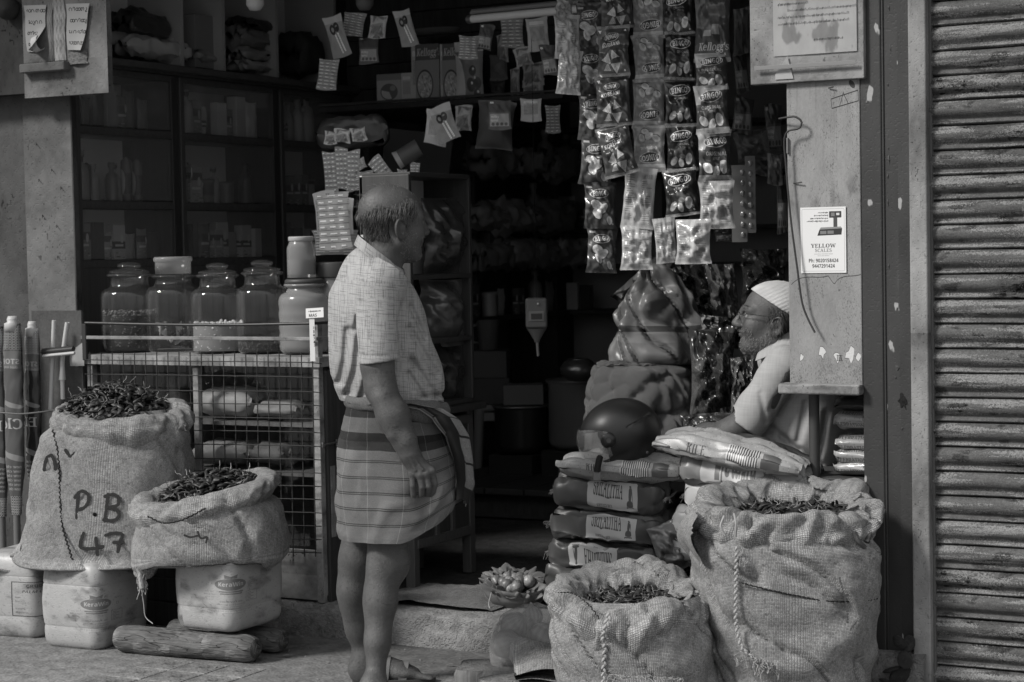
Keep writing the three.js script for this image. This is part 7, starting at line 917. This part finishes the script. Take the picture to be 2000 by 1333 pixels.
// the standing customer
{
  const F = frame(onY(728, 1358, 0)), t = thing('person', 'standing man with balding grey hair in pale crosswoven shirt and folded checked waistcloth, hand hanging', 'person', F.o, F.turn), mSkin = skin(.082, 2), L = (x, y, z) => F.L(x, y, z);
  const W = (g, m) => clean(g).applyMatrix4(m);
  // head
  const hf = headField({ jowl: 1.05, brow: 1.1 }), hm = placeHead(L(768, 437, .0), .47, -.04, 0, [1.0, .93, 1.04]);
  const bodyParts = [W(headMesh(hf, .0032), hm)];
  // legs and feet
  const nl = [[752, 985, .08, .072], [757, 1095, .09, .052], [746, 1175, .11, .042], [737, 1255, .14, .035], [732, 1335, .17, .029], [726, 1385, .19, .036]].map(([x, y, z, r]) => ({ q: L(x, y, z), r })), fl = [[712, 985, -.1, .074], [701, 1090, -.1, .053], [695, 1155, -.12, .046], [703, 1230, -.14, .036], [712, 1290, -.15, .032], [716, 1318, -.15, .036]].map(([x, y, z, r]) => ({ q: L(x, y, z), r }));
  const foot = (q, z, s) => { const o = L(q[0], q[1], z); return { o, z, toes: [0, 1, 2, 3, 4].map((k) => ({ a: [o[0] + .135 - k * .012, o[1] + .03, o[2] + s * (k - 1.4) * .017], b: [o[0] + .205 - k * k * .005 - k * .004, o[1] + .014, o[2] + s * (k - 1.5) * .021], r: k ? .0095 : .0135 })) }; };
  const ft = [foot([724, 1398], .2, 1), foot([718, 1334], -.15, -1)];
  const legs = (x, y, z) => { const p = [x, y, z]; let d = 1e9; for (const l of [nl, fl]) { let c = 1e9; for (let i = 0; i < l.length - 1; i++) c = smin(c, cap(p, l[i].q, l[i + 1].q, l[i].r, l[i + 1].r), .03); d = Math.min(d, c); }
    d = smin(d, ell(p, [nl[1].q[0] + .035, nl[1].q[1] + .0, nl[1].q[2]], [.028, .045, .034]), .04); d = smin(d, ell(p, [nl[2].q[0] - .018, nl[2].q[1] + .01, nl[2].q[2]], [.029, .09, .034]), .05); d = smin(d, ell(p, [fl[2].q[0] - .018, fl[2].q[1] + .01, fl[2].q[2]], [.029, .09, .034]), .05);
    for (const f of ft) { const q = f.o; let c = cap(p, [q[0] - .028, q[1] + .042, q[2]], [q[0] + .11, q[1] + .035, q[2]], .034, .024); c = smin(c, ell(p, [q[0] + .12, q[1] + .03, q[2]], [.05, .022, .045]), .03); c = smin(c, cap(p, [q[0], q[1] + .09, q[2]], [q[0] + .09, q[1] + .045, q[2]], .028, .024), .03); for (const k of f.toes) c = smin(c, cap(p, k.a, k.b, k.r, k.r), .006); d = smin(d, Math.max(c, f.o[1] + .012 - y), .035); }
    return d + (n3(x * 30, y * 18, z * 30) - .5) * .004 + (n3(x * 70, y * 60, z * 70) - .5) * .0012; };
  bodyParts.push(W(nets(legs, [-.2, -.06, -.28], [.32, .62, .3], .0062, (x, y, z) => [x + z * .6, y]), new THREE.Matrix4()));
  // near arm and hand
  const A = [J(F, 737, 690, .205, .046), J(F, 737, 715, .207, .046), J(F, 743, 758, .215, .043), J(F, 768, 812, .23, .045), J(F, 790, 862, .238, .032), J(F, 798, 886, .24, .0275)];
  const palm = [[J(F, 799, 893, .24, .025), J(F, 806, 926, .243, .0115)], [J(F, 803, 893, .24, .024), J(F, 820, 928, .249, .0125)], [J(F, 806, 893, .24, .023), J(F, 832, 926, .247, .0125)], [J(F, 808, 892, .236, .02), J(F, 843, 920, .238, .012)], [J(F, 803, 895, .222, .022), J(F, 830, 918, .225, .012)]];
  const fg = [[J(F, 806, 926, .244, .0105), J(F, 806, 950, .246, .009), J(F, 807, 966, .238, .0085), J(F, 808, 976, .231, .0078)], [J(F, 820, 928, .25, .0112), J(F, 824, 952, .25, .0095), J(F, 823, 966, .236, .009), J(F, 820, 974, .222, .008)], [J(F, 832, 926, .248, .0112), J(F, 837, 950, .247, .0096), J(F, 836, 962, .231, .009), J(F, 833, 968, .217, .008)], [J(F, 843, 921, .239, .0112), J(F, 849, 946, .236, .0098), J(F, 845, 962, .222, .0092), J(F, 838, 970, .208, .0082)], [J(F, 822, 905, .218, .013), J(F, 840, 925, .2, .0108), J(F, 843, 945, .192, .0095), J(F, 840, 960, .19, .0082)]];
  const fgF = fingers(F, fg); const kn = [palm[0][1], palm[1][1], palm[2][1], palm[3][1]];
  const arm = (x, y, z) => { const p = [x, y, z]; let d = 1e9; for (let i = 0; i < A.length - 1; i++) d = smin(d, cap(p, A[i].q, A[i + 1].q, A[i].r, A[i + 1].r), .03); let h = 1e9; for (const m of palm) h = smin(h, cap(p, m[0].q, m[1].q, m[0].r * .9, m[1].r), .012); for (const k of kn) h = smin(h, Math.hypot(x - k.q[0], y - k.q[1], z - k.q[2] - .003) - .0105, .008); d = smin(d, h, .025); d = smin(d, fgF(p), .005);
    d = smin(d, cap(p, L(744, 780, .25), L(765, 850, .262), .018, .012), .03); const vein = Math.min(cap(p, L(740, 770, .262), L(772, 832, .276), .002, .002), cap(p, L(770, 830, .272), L(795, 880, .268), .002, .002), cap(p, L(797, 882, .268), L(826, 918, .262), .002, .002), cap(p, L(800, 890, .268), L(812, 920, .262), .0018, .0018)); d = smin(d, vein, .007); return d + (n3(x * 40, y * 26, z * 40) - .5) * .0018; };
  bodyParts.push(W(nets(arm, [-.08, L(0, 990, .23)[1], .13], [.25, L(0, 668, .2)[1], .315], .0036, (x, y, z) => [x + z, y]), new THREE.Matrix4()));
  part('body', mergeGeometries(bodyParts), mSkin, t);
  // far arm, folded in front of the body, mostly hidden: part of the same body
  const fa = [J(F, 762, 690, -.21, .045), J(F, 768, 745, -.215, .043), J(F, 800, 815, -.2, .042), J(F, 832, 870, -.17, .028), J(F, 846, 895, -.165, .03)], fh = [0, 1, 2, 3].map((k) => [J(F, 840 + k * 4, 890, -.185 + k * .014, .012), J(F, 846 + k * 4, 918, -.19 + k * .016, .0095), J(F, 846 + k * 3, 938, -.19 + k * .016, .0085)]), ff = fingers(F, [...fh, [J(F, 846, 885, -.145, .012), J(F, 858, 905, -.135, .0095), J(F, 860, 920, -.135, .0085)]]);
  t.children[0].geometry = mergeGeometries([t.children[0].geometry, W(nets((x, y, z) => { let d = 1e9; const p = [x, y, z]; for (let i = 0; i < fa.length - 1; i++) d = smin(d, cap(p, fa[i].q, fa[i + 1].q, fa[i].r, fa[i + 1].r), .03); return smin(d, ff(p), .01); }, [-.06, L(0, 960, -.2)[1], -.3], [.28, L(0, 600, -.2)[1], -.1], .006, (x, y, z) => [x + z, y]), new THREE.Matrix4())]);
  // hair: cropped fringe round the bald crown, stubble
  const inFringe = (p, m = 0) => p.x < .052 - Math.max(0, .03 - p.y) * .9 + m && p.y < .066 + .02 * Math.max(0, -p.x * 4) * 0 - .35 * Math.max(0, -p.x - .02) + m + .012 * Math.sin(p.x * 60) && p.y > (p.x < -.02 ? -.055 - .1 * (p.x + .1) : -.002 + .5 * Math.max(0, .01 - Math.abs(p.x + .01))) - m && Math.abs(p.z) + Math.max(0, -p.x) * .9 > .052 && Math.hypot((p.x + .012) / .028, (p.y + .02) / .042) > 1;
  const shell = (x, y, z) => { const d = bareHead(x, y, z), out = Math.max(x - .05 + Math.max(0, .03 - y) * .9 + .012 * n2(x * 200, z * 200), y - (.056 + .014 * (n3(x * 60, y * 60, z * 60) - .5) - .35 * Math.max(0, -x - .02) + .012 * Math.sin(x * 60)), (x < -.02 ? -.06 - .1 * (x + .1) : 0) - y, .045 - Math.abs(z) - Math.max(0, -x) * .9), th = .005 * step(.012, -.03, out) * step(.9, 1.25, Math.hypot((x + .012) / .028, (y + .02) / .042)) + (n3(x * 160, y * 60, z * 160) - .5) * .0032 - .0012; return d - th; };
  const hairMap = T(256, 256, (u, v) => .022 + .03 * step(.45, .8, fbm(u * 90, v * 9, 3, 128)) + .03 * step(.6, .75, n2(u * 200, v * 12, 256))), hs = nets((x, y, z) => Math.max(shell(x, y, z), x < -.02 ? -1 : -(x + .2), y - .085), [-.13, -.075, -.1], [.07, .085, .1], .0042, (x, y, z) => [Math.atan2(z, x) * .5, y * 2]);
  const hairO = part('hair', W(hs, hm), M(1, .7, { map: hairMap }), t);
  const dirH = (p) => V(-.35 - p.x * 3, -1, 0).normalize();
  part('hair_strands', merge([W(hairs(hf, 6000, (p, r) => inFringe(p, .02 * r() * r()) && r() < (p.y > .022 || p.x > -.0 ? 1 : .12), dirH, .02, .0004, 4, .14), hm)]), M(.24, .5), hairO, 'grey strands of hair');
  part('hair_strands', W(hairs(hf, 5200, (p, r) => inFringe(p, .002) && (p.y < .03 || r() < .4), dirH, .022, .0006, 14, .1), hm), M(.03, .5), hairO, 'dark strands of hair');
  part('wispy_hair', W(hairs(hf, 900, (p, r) => p.y > .05 && p.x < .075 && r() < .8, (p) => V(-1, -.1, Math.sign(p.z) * .8).normalize(), .024, .00035, 5, .2), hm), M(.3, .5), t);
  part('stubble', W(hairs(hf, 5000, (p, r) => p.y < -.02 - .25 * Math.max(0, .03 - p.x) && p.x > -.004 && p.y > -.125 && p.x < .1 && !(p.x > .05 && p.y > -.04) && r() < .8, (p) => V(.3, -1, 0).normalize(), .004, .0005, 6, .4), hm), M(.3, .5), t);
  for (const s of [-1, 1]) { const ey = part('eye', W(new THREE.SphereGeometry(.0125, 16, 12).translate(.0775, .008, s * .032), hm), M(.2, .15), t); part('lid', W(new THREE.SphereGeometry(.0136, 16, 6, 0, 6.283, 0, 1.25).rotateZ(-.8).translate(.0772, .0085, s * .032), hm), mSkin, ey); part('pupil', W(new THREE.SphereGeometry(.006, 12, 8).translate(.0855, .008, s * .032), hm), M(.01, .1), ey); part('eyebrow', W(hairs(hf, 3600, (p) => p.x > .05 && p.y > .03 && p.y < .043 && p.z * s > .012 && p.z * s < .052, (p) => V(0, .2, s), .012, .0006, 9, .3), hm), M(.12, .6), t); }
  // shirt
  const ty = (px, py) => L(px, py, 0);
  const yaw = .3, cy = Math.cos(yaw), sy = Math.sin(yaw), C = L(735, 640, 0), tr = (x, y, z) => { const a = x - C[0], c = z - C[2]; return [a * cy - c * sy, y - C[1], a * sy + c * cy]; }; // torso turned a little from the street
  const px = (p) => (p - 735) * 1.648e-3, py = (p) => -(p - 640) * 1.648e-3;
  const hemY = (X) => py(778 + sm(clamp((X + .02) / .2)) * 42);
  const CR = [[690, 590, 672, 760, .012, .009], [708, 640, 690, 775, .01, .007], [780, 700, 850, 800, .012, .008], [775, 725, 820, 800, .010, .008], [778, 640, 835, 730, .013, .007], [785, 600, 815, 660, .01, .006], [665, 640, 658, 740, .01, .007], [800, 770, 858, 770, .009, .006], [700, 560, 676, 640, .009, .005]].map(([a, b, c, e, w, d]) => [px(a), py(b), px(c), py(e), w, d * 1.7]);
  const torso = (x, y, z) => {
    const [X, Y, Z] = tr(x, y, z), p = [X, Y, Z], az = Math.abs(Z);
    let d = ell(p, [px(722), py(612), 0], [.118, .19, .17]);
    d = smin(d, cap([X, Y, az], [px(728), py(548), .02], [px(736), py(556), .135], .07, .062), .05);
    d = smin(d, ell(p, [px(772), py(772), 0], [.152, .2, .16]), .09); d = smin(d, ell(p, [px(760), py(650), 0], [.1, .17, .14]), .08);
    d = smin(d, ell(p, [px(712), py(680), 0], [.11, .17, .15]), .07);
    d = smin(d, cap(p, [px(728), py(548), 0], [px(740), py(505), 0], .08, .056), .04);
    const fold = Math.sin((Y * 26 + X * 14 + n3(X * 6, Y * 5, Z * 6) * 9)) * .0028 * step(.02, -.14, Y) + (n3(X * 9 + 3, Y * 5, Z * 8) - .5) * .020 + Math.sin(X * 46 + Y * 22 + n3(X * 7, Y * 7, Z) * 5) * .0022 * step(-.1, .05, Y) + (n3(X * 20 + 3, Y * 9, Z * 18) - .5) * .007;
    for (const [x0, y0, x1, y1, w, dep] of CR) { const u = cap([X, Y, 0], [x0, y0, 0], [x1, y1, 0], 0, 0); d += dep * Math.exp(-((u / w) ** 2)) * (Z > 0 ? 1 : .4); } d += fold; d = Math.max(d, (hemY(X) - Y) * .9); d = Math.max(d, (Y - py(484) + .86 * (X - px(703))) * .7);
    return d;
  };
  const slv = (x, y, z, n) => { const p = [x, y, z], s = n ? [L(737, 566, .165), L(738, 708, .212)] : [L(752, 566, -.165), L(766, 705, -.215)]; let d = cap(p, s[0], s[1], .062, .0605); const fx = (n3(x * 13, y * 8 + (n ? 0 : 9), z * 13) - .5) * .014 + Math.sin(y * 34 + x * 30 + z * 12) * .0024; d += fx + .0022 * Math.exp(-(((y - s[1][1] - .024) / .0035) ** 2)); return Math.max(d, (s[1][1] + (x - s[1][0]) * .12 - y)); };
  const shirt = (x, y, z) => { const a = torso(x, y, z), b = slv(x, y, z, true), c = slv(x, y, z, false); const k = .03 * step(.0, .12, y - L(737, 640, 0)[1]) + .002; return smin(smin(a, b, k), c, k); };
  const lo = [L(625, 0, 0)[0], L(0, 835, 0)[1], -.3], hi = [L(885, 0, 0)[0], L(0, 490, 0)[1], .31];
  const su = (x, y, z) => { const q = L(737, 640, .19); if (z > .165 - .05 * step(.1, -.05, y - L(0, 620, 0)[1]) && Math.abs(x - q[0]) < .1) return [x + .5, y]; return [Math.atan2(x - C[0], z) * -.15 + .1 * 0, y]; };
  const mShirt = M(.74, .85, { map: rep(linen, 4.6), bumpMap: rep(clothBump, 12), bumpScale: .0006 });
  const shO = part('shirt', nets(shirt, lo, hi, .0062, (x, y, z) => [Math.asin(clamp((x - C[0]) / .24, -1, 1)) * .24 + (z < 0 ? .37 : 0), y + .1 * x]), mShirt, t);
  part('collar', slab(48, 6, (u, v) => { const a = lerp(.52, 5.76, u), X = Math.cos(a), Z = Math.sin(a), c = L(745, 520, 0), w = .08 + .014 * (1 - v), k = X * .5; const dx = X * w * .93, dz = Z * w; return [c[0] + dx * cy + dz * sy * -0 + .004, c[1] + .018 - dx * .8 + (v - .5) * .040 * (1 + .3 * Math.max(0, X)) - .006 * Math.max(0, X), c[2] + dz - dx * .2, u * .42, v * .04]; }, .0035), mShirt, shO);
  
  // waistcloth, folded up to the knee
  const rows = [[775, 683, 852], [800, 674, 868], [840, 667, 884], [880, 663, 897], [930, 661, 905], [975, 662, 905], [1010, 665, 895], [1046, 671, 872]].map(([y, l, r]) => { const a = L(l, y, 0), b = L(r, y, 0); return [(a[0] + b[0]) / 2, (b[0] - a[0]) / 2, a[1]]; });
  const at = (v, k) => { const s = clamp(v) * (rows.length - 1), i = Math.min(rows.length - 2, Math.floor(s)), f = sm(s - i); return lerp(rows[i][k], rows[i + 1][k], s - i); };
  const lungi = CT(2048, 1024, (g, w, h) => {
    const im = g.createImageData(w, h); for (let y = 0; y < h; y++) for (let x = 0; x < w; x++) { const v = y / h, n = n2(x * .9, y * .25, 256) * .5 + n2(x * .2, y * .9, 256) * .5, b = fbm(x / 120, y / 120, 3); let l = .165 + .08 * (n - .5) + .05 * (b - .5); if (v < .055) l *= .22; else if (v < .12) l = l * .2; else if (v < .225) l *= .72; else if (v < .285) l *= .17; else if (v < .35) l *= .27; for (const q of [.42, .533, .645, .755, .868]) if (Math.abs(v - q) < .0035 || Math.abs(v - q - .013) < .0035) l *= .35; if (v > .97) l *= .9; const e = enc(l), i = (y * w + x) * 4; im.data[i] = im.data[i + 1] = im.data[i + 2] = e; im.data[i + 3] = 255; } g.putImageData(im, 0, 0);
    g.fillStyle = 'rgba(225,225,225,.3)'; for (const u of [.03, .11, .19, .27, .35, .43, .51, .58, .645, .715, .79, .87, .95]) g.fillRect(u * w, 0, 2.6, h); speckle(g, w, h, 5000, .1, 8);
  });
  const mL = M(1, .88, { map: lungi, bumpMap: rep(clothBump, 40, 20), bumpScale: .0005 });
  const hem = (X) => (1046 - 70 * Math.pow(clamp((X - .1) / .9), 1.6)), wst = (X) => 776 + 26 * clamp((X + .2) / 1.2);
  const cloth = (u, v, off = 0) => { const a = u * 6.283 + Math.PI / 2, X = Math.cos(a), Z = -Math.sin(a), pyv = lerp(wst(X), hem(X), v), vv = (pyv - 775) / 271, q = (c) => Math.sign(c) * Math.pow(Math.abs(c), 2 / 2.3), pl = (Math.sin(u * 39 + v * 5 + n2(u * 9, v * 3) * 5) * .004 + (n3(X * 4, v * 5, Z * 4) - .5) * .03 + Math.sin((v * 16 + u * 20) + n2(u * 14, v * 5) * 7) * .0035) * sm(clamp(v * 1.4)) + (fbm(u * 26, v * 12, 3) - .5) * .006, w = at(vv, 1), zz = .168 + .018 * sm(v); return [at(vv, 0) + q(X) * (w + pl) * (1 + off), L(720, pyv, 0)[1] - .0 * X, q(Z) * (zz + pl) * (1 + off), u, 1 - v]; };
  part('waistcloth', slab(200, 90, (u, v) => { const q = cloth(u, v); q[2] += Math.max(0, Math.exp(-(((u - .83) / .05) ** 2)) * .012 * v); return q; }, .003), mL, t);
  // overlap of the cloth, its loose end bundled in front
  const stripe = CT(512, 512, (g, w, h) => { g.fillStyle = G(.2); g.fillRect(0, 0, w, h); speckle(g, w, h, 9000, .22, 4); g.fillStyle = G(.03); g.fillRect(0, 0, w, 60); for (let i = 0; i < 4; i++) g.fillRect(0, 150 + i * 95, w, 8); g.fillStyle = G(.02); g.fillRect(90, 0, 90, h); g.fillStyle = G(.6); g.fillRect(200, 0, 14, h); g.fillRect(228, 0, 8, h); g.fillRect(430, 0, 8, h); });
  const mS = M(1, .85, { map: stripe });
  part('bundled_fold', surf(36, 60, (u, v) => { const P = [[795, 796, .16], [842, 806, .14], [870, 824, .115], [889, 854, .1], [899, 900, .09], [903, 945, .08], [895, 984, .07]], s = v * (P.length - 1), i = Math.min(P.length - 2, Math.floor(s)), f = s - i, c = L(lerp(P[i][0], P[i + 1][0], f), lerp(P[i][1], P[i + 1][1], f), lerp(P[i][2], P[i + 1][2], f)), a = u * 6.283, k = .75 + .6 * Math.sin(Math.min(1, v * 1.15 + .1) * 2.7) * .7, n = n3(Math.cos(a) * 1.6, v * 7, Math.sin(a) * 1.6) - .5, pl = 1 + .28 * Math.sin(a * 3 + v * 4) + n * .8; return [c[0] + Math.cos(a) * .031 * k * pl, c[1] + Math.sin(a) * .018 * k * pl, c[2] + Math.sin(a) * .056 * k * pl, u, v * 1.0]; }, true), mS, t);
  part('waist_roll', surf(90, 18, (u, v) => { const a = u * 6.283 + 1.57, X = Math.cos(a), Z = -Math.sin(a), pyv = wst(X) + 6, b = v * 6.283, vv = (pyv - 775) / 271, q = (c) => Math.sign(c) * Math.pow(Math.abs(c), .87), th = .013 + .006 * n2(u * 12, 2) + .016 * Math.exp(-(((X - .65) / .45) ** 2)) * (Z > 0 ? 1 : .3), r = at(vv, 1) + .002, n = (n2(u * 26, v * 5) - .5) * .008; return [at(vv, 0) + q(X) * (r + Math.cos(b) * th * .7 + n), L(720, pyv, 0)[1] + Math.sin(b) * th * 1.15 + n, q(Z) * (.17 + Math.cos(b) * th * .7 + n), u * 6, v]; }), M(.26, .85, { map: rep(linen, 10, .6) }), t);
  part('hem_fringe', frays((k) => V(...L(909 - 8 * Math.sin(k * 3), 850 + k * 130, .075)), 70, .012, 8, .0009, .3), M(.5, .8), t);
  // sandals
  for (const f of ft) { const s = new THREE.Group(); const o = f.o; const sd = part('sandal', surf(40, 8, (u, v) => { const a = u * 6.283, ca = Math.cos(a), sa = Math.sin(a), k = v < .4 ? 1 : v < .6 ? 1 : (1 - v) / .4, y = v < .4 ? v / .4 * .014 : .014; return [o[0] + .085 + ca * .135 * k, o[1] + y + .001, o[2] + sa * (.044 + .008 * ca) * k]; }, true), M(.06, .7), t); for (const [x, w, h] of [[.112, .026, .074], [.055, .024, .092]]) part('strap', slab(20, 3, (u, v) => { const a = (u - .5) * 3.5, R = .043, hh = h; return [o[0] + x + (v - .5) * w +   .01 * Math.sin(u * 3.14), o[1] + .012 + Math.max(0, Math.cos(a)) * (hh - .018), o[2] + Math.sin(a) * R]; }, .003), M(.14, .55), sd); }
}

// the seller behind the bags
{
  const F = frame(atD(1560, 935, 6.62)), t = thing('person', 'seated bearded seller in white shirt, white cap and glasses, looking out past the panel', 'person', F.o, F.turn), mSkin = skin(.095, 7), L = (x, y, z) => F.L(x, y, z), W = (g, m) => clean(g).applyMatrix4(m);
  const hf = headField({ jowl: 1.15, nose: 1.15 }), hm = placeHead(L(1510, 624, 0), Math.PI - .12, .1, 0, [1.12, .98, 1.08]);
  const A = [J(F, 1530, 725, .17, .056), J(F, 1470, 815, .16, .05), J(F, 1425, 848, .13, .047), J(F, 1380, 852, .05, .04), J(F, 1345, 858, .0, .029), J(F, 1330, 862, -.01, .03)], fg = [0, 1, 2, 3].map((k) => [J(F, 1326, 858 + k * 4, -.035 + k * .015, .012), J(F, 1312, 862 + k * 5, -.04 + k * .017, .0095), J(F, 1302, 870 + k * 5, -.04 + k * .017, .0085)]), ff = fingers(F, [...fg, [J(F, 1330, 862, .02, .012), J(F, 1318, 868, .04, .0095), J(F, 1310, 874, .045, .0085)]]);
  const arm = nets((x, y, z) => { const p = [x, y, z]; let d = 1e9; for (let i = 0; i < A.length - 1; i++) d = smin(d, cap(p, A[i].q, A[i + 1].q, A[i].r, A[i + 1].r), .03); return smin(d, ff(p), .012) + (n3(x * 30, y * 30, z * 30) - .5) * .002; }, [L(1290, 0, 0)[0], L(0, 905, 0)[1], -.08], [L(1570, 0, 0)[0], L(0, 690, 0)[1], .24], .0055, (x, y, z) => [x + z, y]);
  const legsF = nets((x, y, z) => { const p = [x, y, z], az = Math.abs(z); return smin(cap([x, y, az], L(1580, 945, .1), L(1400, 955, .1), .085, .065), cap([x, y, az], L(1400, 955, .1), [L(1400, 0, .1)[0] + .02, -.45, .1], .06, .045), .04); }, [L(1350, 0, 0)[0], -.5, -.22], [L(1640, 0, 0)[0], .12, .22], .014, (x, y, z) => [x, y]);
  part('body', mergeGeometries([W(headMesh(hf, .0034), hm), clean(arm)]), mSkin, t);
  part('waistcloth', legsF, M(.12, .85), t);
  // beard, grey hair, brows
  part('beard', W(hairs(hf, 9000, (p, r) => p.x > -.0 && p.y < -.035 - .0 * p.x && p.y > -.13 && p.x < .112 && !(p.y > -.066 && p.y < -.048 && p.x > .075) && !(p.x < .06 && p.y > -.05 - .3 * (p.x)) && r() < .75, (p) => V(.35, -1, 0).normalize(), .0055, .0005, 16, .35), hm), M(.32, .55), t, 'short grey beard');
  part('sideburn', W(hairs(hf, 5000, (p, r) => p.x < .02 && p.x > -.02 && p.y < .05 && p.y > -.06 && Math.abs(p.z) > .06 && r() < .8, () => V(.1, -1, 0), .012, .0006, 17, .3), hm), M(.14, .55), t);
  part('hair', W(hairs(hf, 6000, (p) => p.x < -.02 && p.y < .04 && p.y > -.06, () => V(-.2, -1, 0), .016, .0008, 18, .2), hm), M(.08, .55), t);
  for (const s of [-1, 1]) { const ey = part('eye', W(new THREE.SphereGeometry(.0125, 16, 12).translate(.0775, .008, s * .032), hm), M(.42, .15), t); part('pupil', W(new THREE.SphereGeometry(.006, 12, 8).translate(.0855, .008, s * .032), hm), M(.01, .1), ey); part('eyebrow', W(hairs(hf, 3600, (p) => p.x > .05 && p.y > .03 && p.y < .043 && p.z * s > .012 && p.z * s < .052, () => V(0, .2, s), .012, .0006, 19, .3), hm), M(.1, .6), t);
    part('lid', W(new THREE.SphereGeometry(.0136, 16, 6, 0, 6.283, 0, 1.15).rotateZ(-.9).translate(.0772, .0085, s * .032), hm), mSkin, t); }
  { const fr = []; for (const s of [-1, 1]) { fr.push(tube(Array.from({ length: 14 }, (_, i) => { const a = i / 14 * 6.283; return V(.108 - .012 * Math.abs(Math.cos(a) * .5), .004 + Math.sin(a) * .015, s * (.034 + Math.cos(a) * .023)); }), .0012, 40, 5, true)); fr.push(tube([V(.100, .011, s * .057), V(.085, .014, s * .073), V(.02, .012, s * .0815), V(-.006, .016, s * .083), V(-.022, .0, s * .084)], .0015, 20, 5)); } fr.push(tube([V(.108, .006, -.011), V(.112, .009, 0), V(.108, .006, .011)], .0012, 8, 5)); const gl = part('glasses', W(merge(fr), hm), M(.06, .25, { metalness: .5 }), t); for (const s of [-1, 1]) part('lens', W(new THREE.CircleGeometry(.019, 20).scale(1.15, .75, 1).rotateY(1.57).translate(.107, .004, s * .034), hm), M(.95, .05, { phys: 1, transmission: 1, thickness: 0 }), gl); }
  const ribs = (x, y, z) => Math.max(bareHead(x, y, z) - .0065 - .0009 * Math.sin(Math.atan2(z, y - .02) * 1) - .0011 * Math.abs(Math.sin((x * .55 + y * .85) * 260)), -(y - .052 - .62 * x) * .8, .02 - y * 2);
  part('cap', W(nets(ribs, [-.135, -.03, -.1], [.1, .15, .1], .0036, (x, y, z) => [Math.atan2(z, x) * .3, y * 3]), hm), M(.62, .9, { bumpMap: rep(clothBump, 20), bumpScale: .001 }), t);
  // shirt
  const s0 = L(1530, 722, .16), s1 = L(1458, 826, .15), ax = V(s1[0] - s0[0], s1[1] - s0[1], s1[2] - s0[2]).normalize();
  const CR2 = [[1545, 740, 1510, 800, .012, .011], [1530, 720, 1490, 790, .011, .009], [1515, 845, 1590, 900, .013, .012], [1500, 830, 1545, 870, .01, .01], [1560, 780, 1545, 850, .012, .01], [1600, 800, 1580, 900, .012, .01], [1470, 760, 1480, 815, .01, .008], [1500, 770, 1495, 835, .01, .008], [1530, 880, 1600, 925, .012, .01]].map(([a, b, c, e, w, d]) => [...L(a, b, 0).slice(0, 2), ...L(c, e, 0).slice(0, 2), w, d]);
  const shirt = (x, y, z) => { const p = [x, y, z]; let d = ell(p, L(1562, 810, 0), [.145, .26, .17]); d = smin(d, cap([x, y, Math.abs(z)], L(1545, 700, .02), L(1538, 715, .14), .07, .062), .05); d = smin(d, ell(p, L(1548, 870, 0), [.17, .17, .17]), .08); d = smin(d, cap(p, L(1540, 710, 0), L(1528, 672, 0), .085, .066), .04);
    d += (n3(x * 8 + 4, y * 6, z * 8) - .5) * .018 + Math.sin(x * 30 - y * 32 + n3(x * 6, y * 6, z * 6) * 8) * .003 * step(.3, .0, y); for (const c of CR2) { const k = cap([x, y, 0], [c[0], c[1], 0], [c[2], c[3], 0], 0, 0); d += c[5] * Math.exp(-((k / c[4]) ** 2)); } const dsl = cap(p, s0, s1, .068, .07) + CR2.reduce((m, c) => m + c[5] * .8 * Math.exp(-((cap([x, y, 0], [c[0], c[1], 0], [c[2], c[3], 0], 0, 0) / c[4]) ** 2)), 0) + (n3(x * 14, y * 12, z * 14) - .5) * .014 + Math.sin(x * 40 + y * 44) * .0022; const q = (x - s1[0]) * ax.x + (y - s1[1]) * ax.y + (z - s1[2]) * ax.z; d = smin(d, Math.max(dsl, q - .018), .02 + .02 * step(.16, .26, y)); d = Math.max(d, -cap(p, L(1535, 650, 0), L(1518, 640, 0), .05, .05)); return Math.max(d, y - L(0, 668, 0)[1] - .35 * (x - L(1528, 0, 0)[0])); };
  const wl = T(256, 256, (u, v) => .37 + .05 * (n2(u * 120, v * 8, 256) - .5) + .05 * (n2(u * 8, v * 120, 256) - .5)), mW = M(1, .85, { map: rep(wl, 3), bumpMap: rep(clothBump, 14), bumpScale: .0004 });
  const sh2 = part('shirt', nets(shirt, [L(1410, 0, 0)[0], -.12, -.26], [L(1680, 0, 0)[0], L(0, 640, 0)[1], .27], .0064, (x, y, z) => [x + z * .4, y]), mW, t);
  part('collar', slab(40, 6, (u, v) => { const a = lerp(3.6, 9.0, u) , X = Math.cos(a), Z = Math.sin(a), c = L(1526, 672, 0), w = .074 + .018 * (1 - v); return [c[0] + X * w * 1.1, c[1] + .012 + X * .045 + (v - .5) * .042 * (1 + .3 * Math.max(0, -X)), c[2] + Z * w, u * .4, v * .04]; }, .0035), mW, sh2);
  
  one('low_stool', merge([RB(.42, .04, .42, .012, 0, .5, 0), ...[[-1, -1], [1, -1], [-1, 1], [1, 1]].map(([a, b]) => cyl(.02, .02, .5, 10, a * .17, 0, b * .17))]), mCab, 'dark stool on which the seller sits, hidden behind the rice bags', 'stool', V(F.o.x, FLOOR + Math.max(0, F.o.y - .13 - FLOOR - .5), F.o.z), TURN);
}
camera.updateMatrixWorld(true);
renderer.render(scene, camera);
